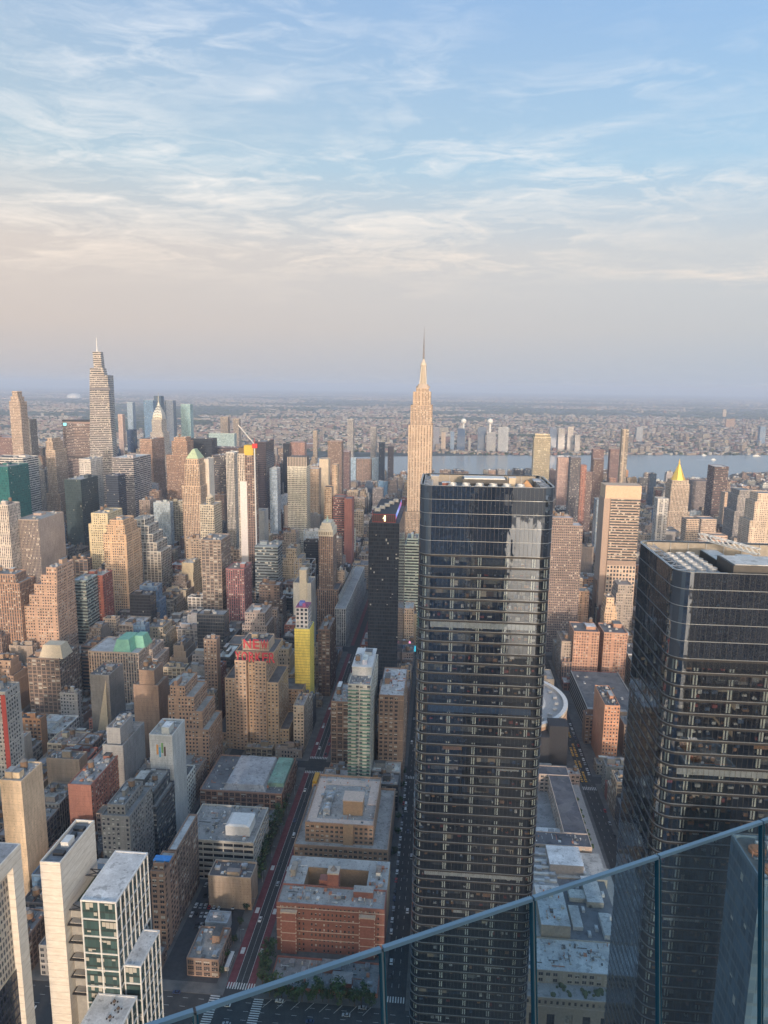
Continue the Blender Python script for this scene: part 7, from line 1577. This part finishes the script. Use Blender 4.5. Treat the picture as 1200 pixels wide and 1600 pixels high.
for sx in (-119.9, -118): 
    for y in (358.5, 365.5): o = PW.copy(); C.objects.link(o); o.parent = r; o.location = (sx+119, y-362, .5); o.scale = (1.3, 1.4, 1.4)
# ---------------------------------------------------------------- trees
def leaf_mat():
    m, t, b = newmat('tree_leaves'); oi = t.new('ShaderNodeObjectInfo').outputs['Random']; tint = t.new('ShaderNodeAttribute', attribute_name='tint').outputs['Color']
    f = t.maprange(oi, 0, 1, .75, 1.2); t.l.new(t.mix(1.0, tint, t.comb(f, f, f), 'MULTIPLY'), b.inputs['Base Color']); b.inputs['Roughness'].default_value = .8; return m
LEAF = leaf_mat(); BARK = simple('bark', (.09, .07, .055), .95)
def tree_proto(seed, h=9.5, cr=3.6):
    R_ = random.Random(seed); t = MB(); t.cyl(0, 0, 0, h*.35, .28, .2, 8); tips = []
    for i in range(6):
        a = i*pi/3+R_.random(); e = (cos(a)*cr*.55, sin(a)*cr*.55, h*R_.uniform(.55, .8)); t.bar((0, 0, h*R_.uniform(.25, .36)), e, .09, n=5); tips.append(e)
    t.bar((0, 0, h*.34), (0, 0, h*.85), .12, n=5); tips.append((0, 0, h*.85)); c = MB()
    cl = [(R_.uniform(-1, 1)*cr*.75, R_.uniform(-1, 1)*cr*.75, h*R_.uniform(.42, .95), R_.uniform(.9, 1.7)) for _ in range(16)]
    for x, y, z, rr in cl:
        dark = R_.uniform(.6, 1.3)
        for k in range(36):
            v = Vector((R_.gauss(0, 1), R_.gauss(0, 1), R_.gauss(0, .8))).normalized()*rr*R_.uniform(.55, 1.1); p = Vector((x, y, z))+v; s = R_.uniform(.22, .5)
            n = (v.normalized()+Vector((R_.uniform(-.5, .5), R_.uniform(-.5, .5), R_.uniform(-.1, .7)))).normalized(); u = n.orthogonal().normalized(); w_ = n.cross(u)
            tn = tuple(q*dark*R_.uniform(.8, 1.25) for q in (.045, .075, .03)); c.face([tuple(p+u*s), tuple(p+w_*s), tuple(p-u*s), tuple(p-w_*s)], None, tn)
    a, b_ = proto(t, 'trunk'), proto(c, 'crown'); a.data.materials.append(BARK); b_.data.materials.append(LEAF); return a, b_
TP = [tree_proto(s, 8.5+s*.5, 3.2+.3*s) for s in (1, 2, 3)]
def tree(x, y, z, lb, grp, s=1.0):
    r = root('street_tree', lb, 'tree', (x, y, z), grp); r.rotation_euler.z = rnd.uniform(0, 6.28); r.scale = (s, s, s*rnd.uniform(.9, 1.1))
    for p in rnd.choice(TP): o = p.copy(); C.objects.link(o); o.parent = r; o.location = (0, 0, 0)
for i in range(11): tree(-120.5-rnd.random()*1.5, 424+i*9.5, .15, 'green tree on the pavement beside the concrete ribbon block, %s from the near end' % ORDN[i], 'trees by the concrete ribbon block', rnd.uniform(1.15, 1.6))
for i in range(5): tree(-97+rnd.random()*2, 349+i*5.5, .15, 'green street tree left of the low grey-roofed block, %s from the crossing' % ORDN[i], 'trees left of the low block', rnd.uniform(.8, 1.1))
for i in range(16): tree(-90+i*3.8+rnd.uniform(-.8, .8), 341+rnd.uniform(-1.5, 2.2), .15, 'leafy tree of the plaza row seen through the railing, %s from the left' % ORDN[i], 'plaza trees behind the railing', rnd.uniform(.8, 1.25))
for i in range(5): tree(-122+rnd.random(), 352+i*13, .15, 'small street tree left of the red-lane street by the parking lot, %s from the crossing' % ORDN[i], 'trees by the parking lot', .6)
for i in range(7):
    p = atZ(52+i*3.0, 1428+(i % 3)*9, 6); tree(p.x, p.y, .15, 'dark tree in the gap beside the banded stone slab, %s of seven from the left' % ORDN[i], 'trees beside the stone slab', 1.5)
for i in range(6): tree(-27-rnd.random(), 470+i*22, .15, 'street tree on the pavement left of the central glass tower, %s from the front' % ORDN[i], 'trees left of the central tower', .75)
# street lamps
mb = MB(); mb.cyl(0, 0, 0, 8.5, .11, .07, 8); mb.bar((0, 0, 8.4), (1.8, 0, 8.9), .05); LP = proto(mb, 'pole'); LP.data.materials.append(METAL); mb = MB(); mb.box(1.4, 2.3, -.15, .15, 8.8, 8.98, bottom=True); LH = proto(mb, 'lamp_head'); LH.data.materials.append(METAL)
for i in range(8):
    r = root('street_lamp', 'grey street lamp on the left pavement of the red-lane street, %s from the near crossing' % ORDN[i], 'street lamp', (-117.2, 352+i*27, .15), 'street lamps on the red-lane street')
    for p in (LP, LH): o = p.copy(); C.objects.link(o); o.parent = r; o.location = (0, 0, 0)
# ---------------------------------------------------------------- glass balustrade of the deck
def rail():
    dz = 2.6; z = CAMZ-dz; J = [(304, 1577), (597, 1481), (832, 1401.5), (1028, 1336), (1190, 1282)]
    P_ = [atZ(px, py, z) for px, py in J]; d = (P_[3]-P_[0]).normalized(); Q = [P_[0]+d*((p-P_[0]).dot(d)) for p in P_]; st = (Q[4]-Q[0]).length/4
    print('railing spacings', [round((b_-a).length, 3) for a, b_ in zip(Q, Q[1:])])
    base = Q[1]; Q = [base+d*st0 for st0 in [ (q-base).dot(d) for q in Q]]; Q = [Q[0]-(Q[1]-Q[0])]+Q+[Q[-1]+(Q[-1]-Q[-2])]
    n = Vector((-d.y, d.x, 0)); n = n if n.dot(-base) > 0 else -n       # towards the viewer
    best = None
    for t in [x*.01 for x in range(-60, 61)]:
        e = Q[3]+(Vector((0, 0, -1))+n*t).normalized()*.8; q = proj(*e); s = (q[0]-832)/(q[1]-1401)
        if best is None or abs(s-.02) < best[0]: best = (abs(s-.02), t)
    D = (Vector((0, 0, -1))+n*best[1]).normalized(); print('railing lean', best)
    m, t, b = newmat('balustrade_glass'); t.n.remove(b); out = t.n['Material Output']; tr = t.new('ShaderNodeBsdfTransparent'); tr.inputs[0].default_value = (.60, .76, .85, 1); gl = t.new('ShaderNodeBsdfGlossy'); gl.inputs['Roughness'].default_value = .02; gl.inputs['Color'].default_value = (.75, .9, 1, 1)
    lw = t.new('ShaderNodeLayerWeight'); lw.inputs[0].default_value = .25; mx = t.new('ShaderNodeMixShader'); t.l.new(t.maprange(lw.outputs['Fresnel'], 0, 1, .012, .22), mx.inputs[0]); t.l.new(tr.outputs[0], mx.inputs[1]); t.l.new(gl.outputs[0], mx.inputs[2]); t.l.new(mx.outputs[0], out.inputs[0])
    edge = simple('polished_glass_edge', (.22, .32, .38), .25, 0, .12, 3); side = simple('glass_side_edge', (.03, .12, .16), .2, 0, .1); sil = simple('joint_silicone', (.30, .34, .34), .5)
    r = root('glass_balustrade', 'outward-leaning frameless glass balustrade panels with bluish polished edges along the bottom right', 'balustrade', tuple(Q[2])); th = .026; no = D.cross(d).normalized(); no = no if no.dot(n) > 0 else -no
    for i in range(len(Q)-1):
        a, c = Q[i]+d*.006, Q[i+1]-d*.006; bot = 2.6
        def quad(mb_, p, q, u, v): mb_.face([tuple(p), tuple(q), tuple(q+v), tuple(p+v)])
        g = MB(); a1, c1 = a+D*.012, c+D*.012
        g.face([tuple(a1), tuple(c1), tuple(c1+D*bot), tuple(a1+D*bot)])
        o = g.build('glass_panel', r, [m])
        e = MB(); up = -D*.0; A = [a-no*th/2, c-no*th/2, c+no*th/2, a+no*th/2]
        e.face([tuple(p) for p in A]); B = [p+D*.018 for p in A]
        for k in range(4): e.face([tuple(A[k]), tuple(A[(k+1) % 4]), tuple(B[(k+1) % 4]), tuple(B[k])])
        e.build('top_edge', r, [edge])
        s = MB()
        for p, q in ((a, a+d*.006), (c-d*.006, c)):
            A = [p-no*th/2, q-no*th/2, q+no*th/2, p+no*th/2]; A = [x+D*.019 for x in A]; B = [x+D*bot for x in A]
            for k in range(4): s.face([tuple(A[k]), tuple(A[(k+1) % 4]), tuple(B[(k+1) % 4]), tuple(B[k])])
        s.build('side_edge', r, [side])
        if i: 
            s = MB(); p, q = Q[i]-d*.006, Q[i]+d*.006; A = [p-no*.004+D*.02, q-no*.004+D*.02, q+no*.008+D*.02, p+no*.008+D*.02]; B = [x+D*bot for x in A]
            for k in range(4): s.face([tuple(A[k]), tuple(A[(k+1) % 4]), tuple(B[(k+1) % 4]), tuple(B[k])])
            s.build('joint_seal', r, [sil])
rail()
# ---------------------------------------------------------------- evening haze
mh = bpy.data.materials.new('haze_air'); mh.use_nodes = True; ht = NT(mh.node_tree); ht.n.remove(ht.n['Principled BSDF']); pv = ht.new('ShaderNodeVolumePrincipled')
pv.inputs['Color'].default_value = (.56, .66, .84, 1); pv.inputs['Density'].default_value = HAZE = 7.0e-5; pv.inputs['Anisotropy'].default_value = .0; ht.l.new(pv.outputs[0], ht.n['Material Output'].inputs['Volume'])
b = MB(); b.box(-62000, 62000, -14000, 58000, -1, 475, bottom=True); h_ = b.build('haze', None, [mh]); h_['kind'] = 'stuff'; h_['label'] = 'thin bluish evening haze over the whole city'; h_['category'] = 'haze'
for o in bpy.data.objects:
    for k in ('_o', '_w'):
        if k in o: del o[k]
print('objects', len(bpy.data.objects))
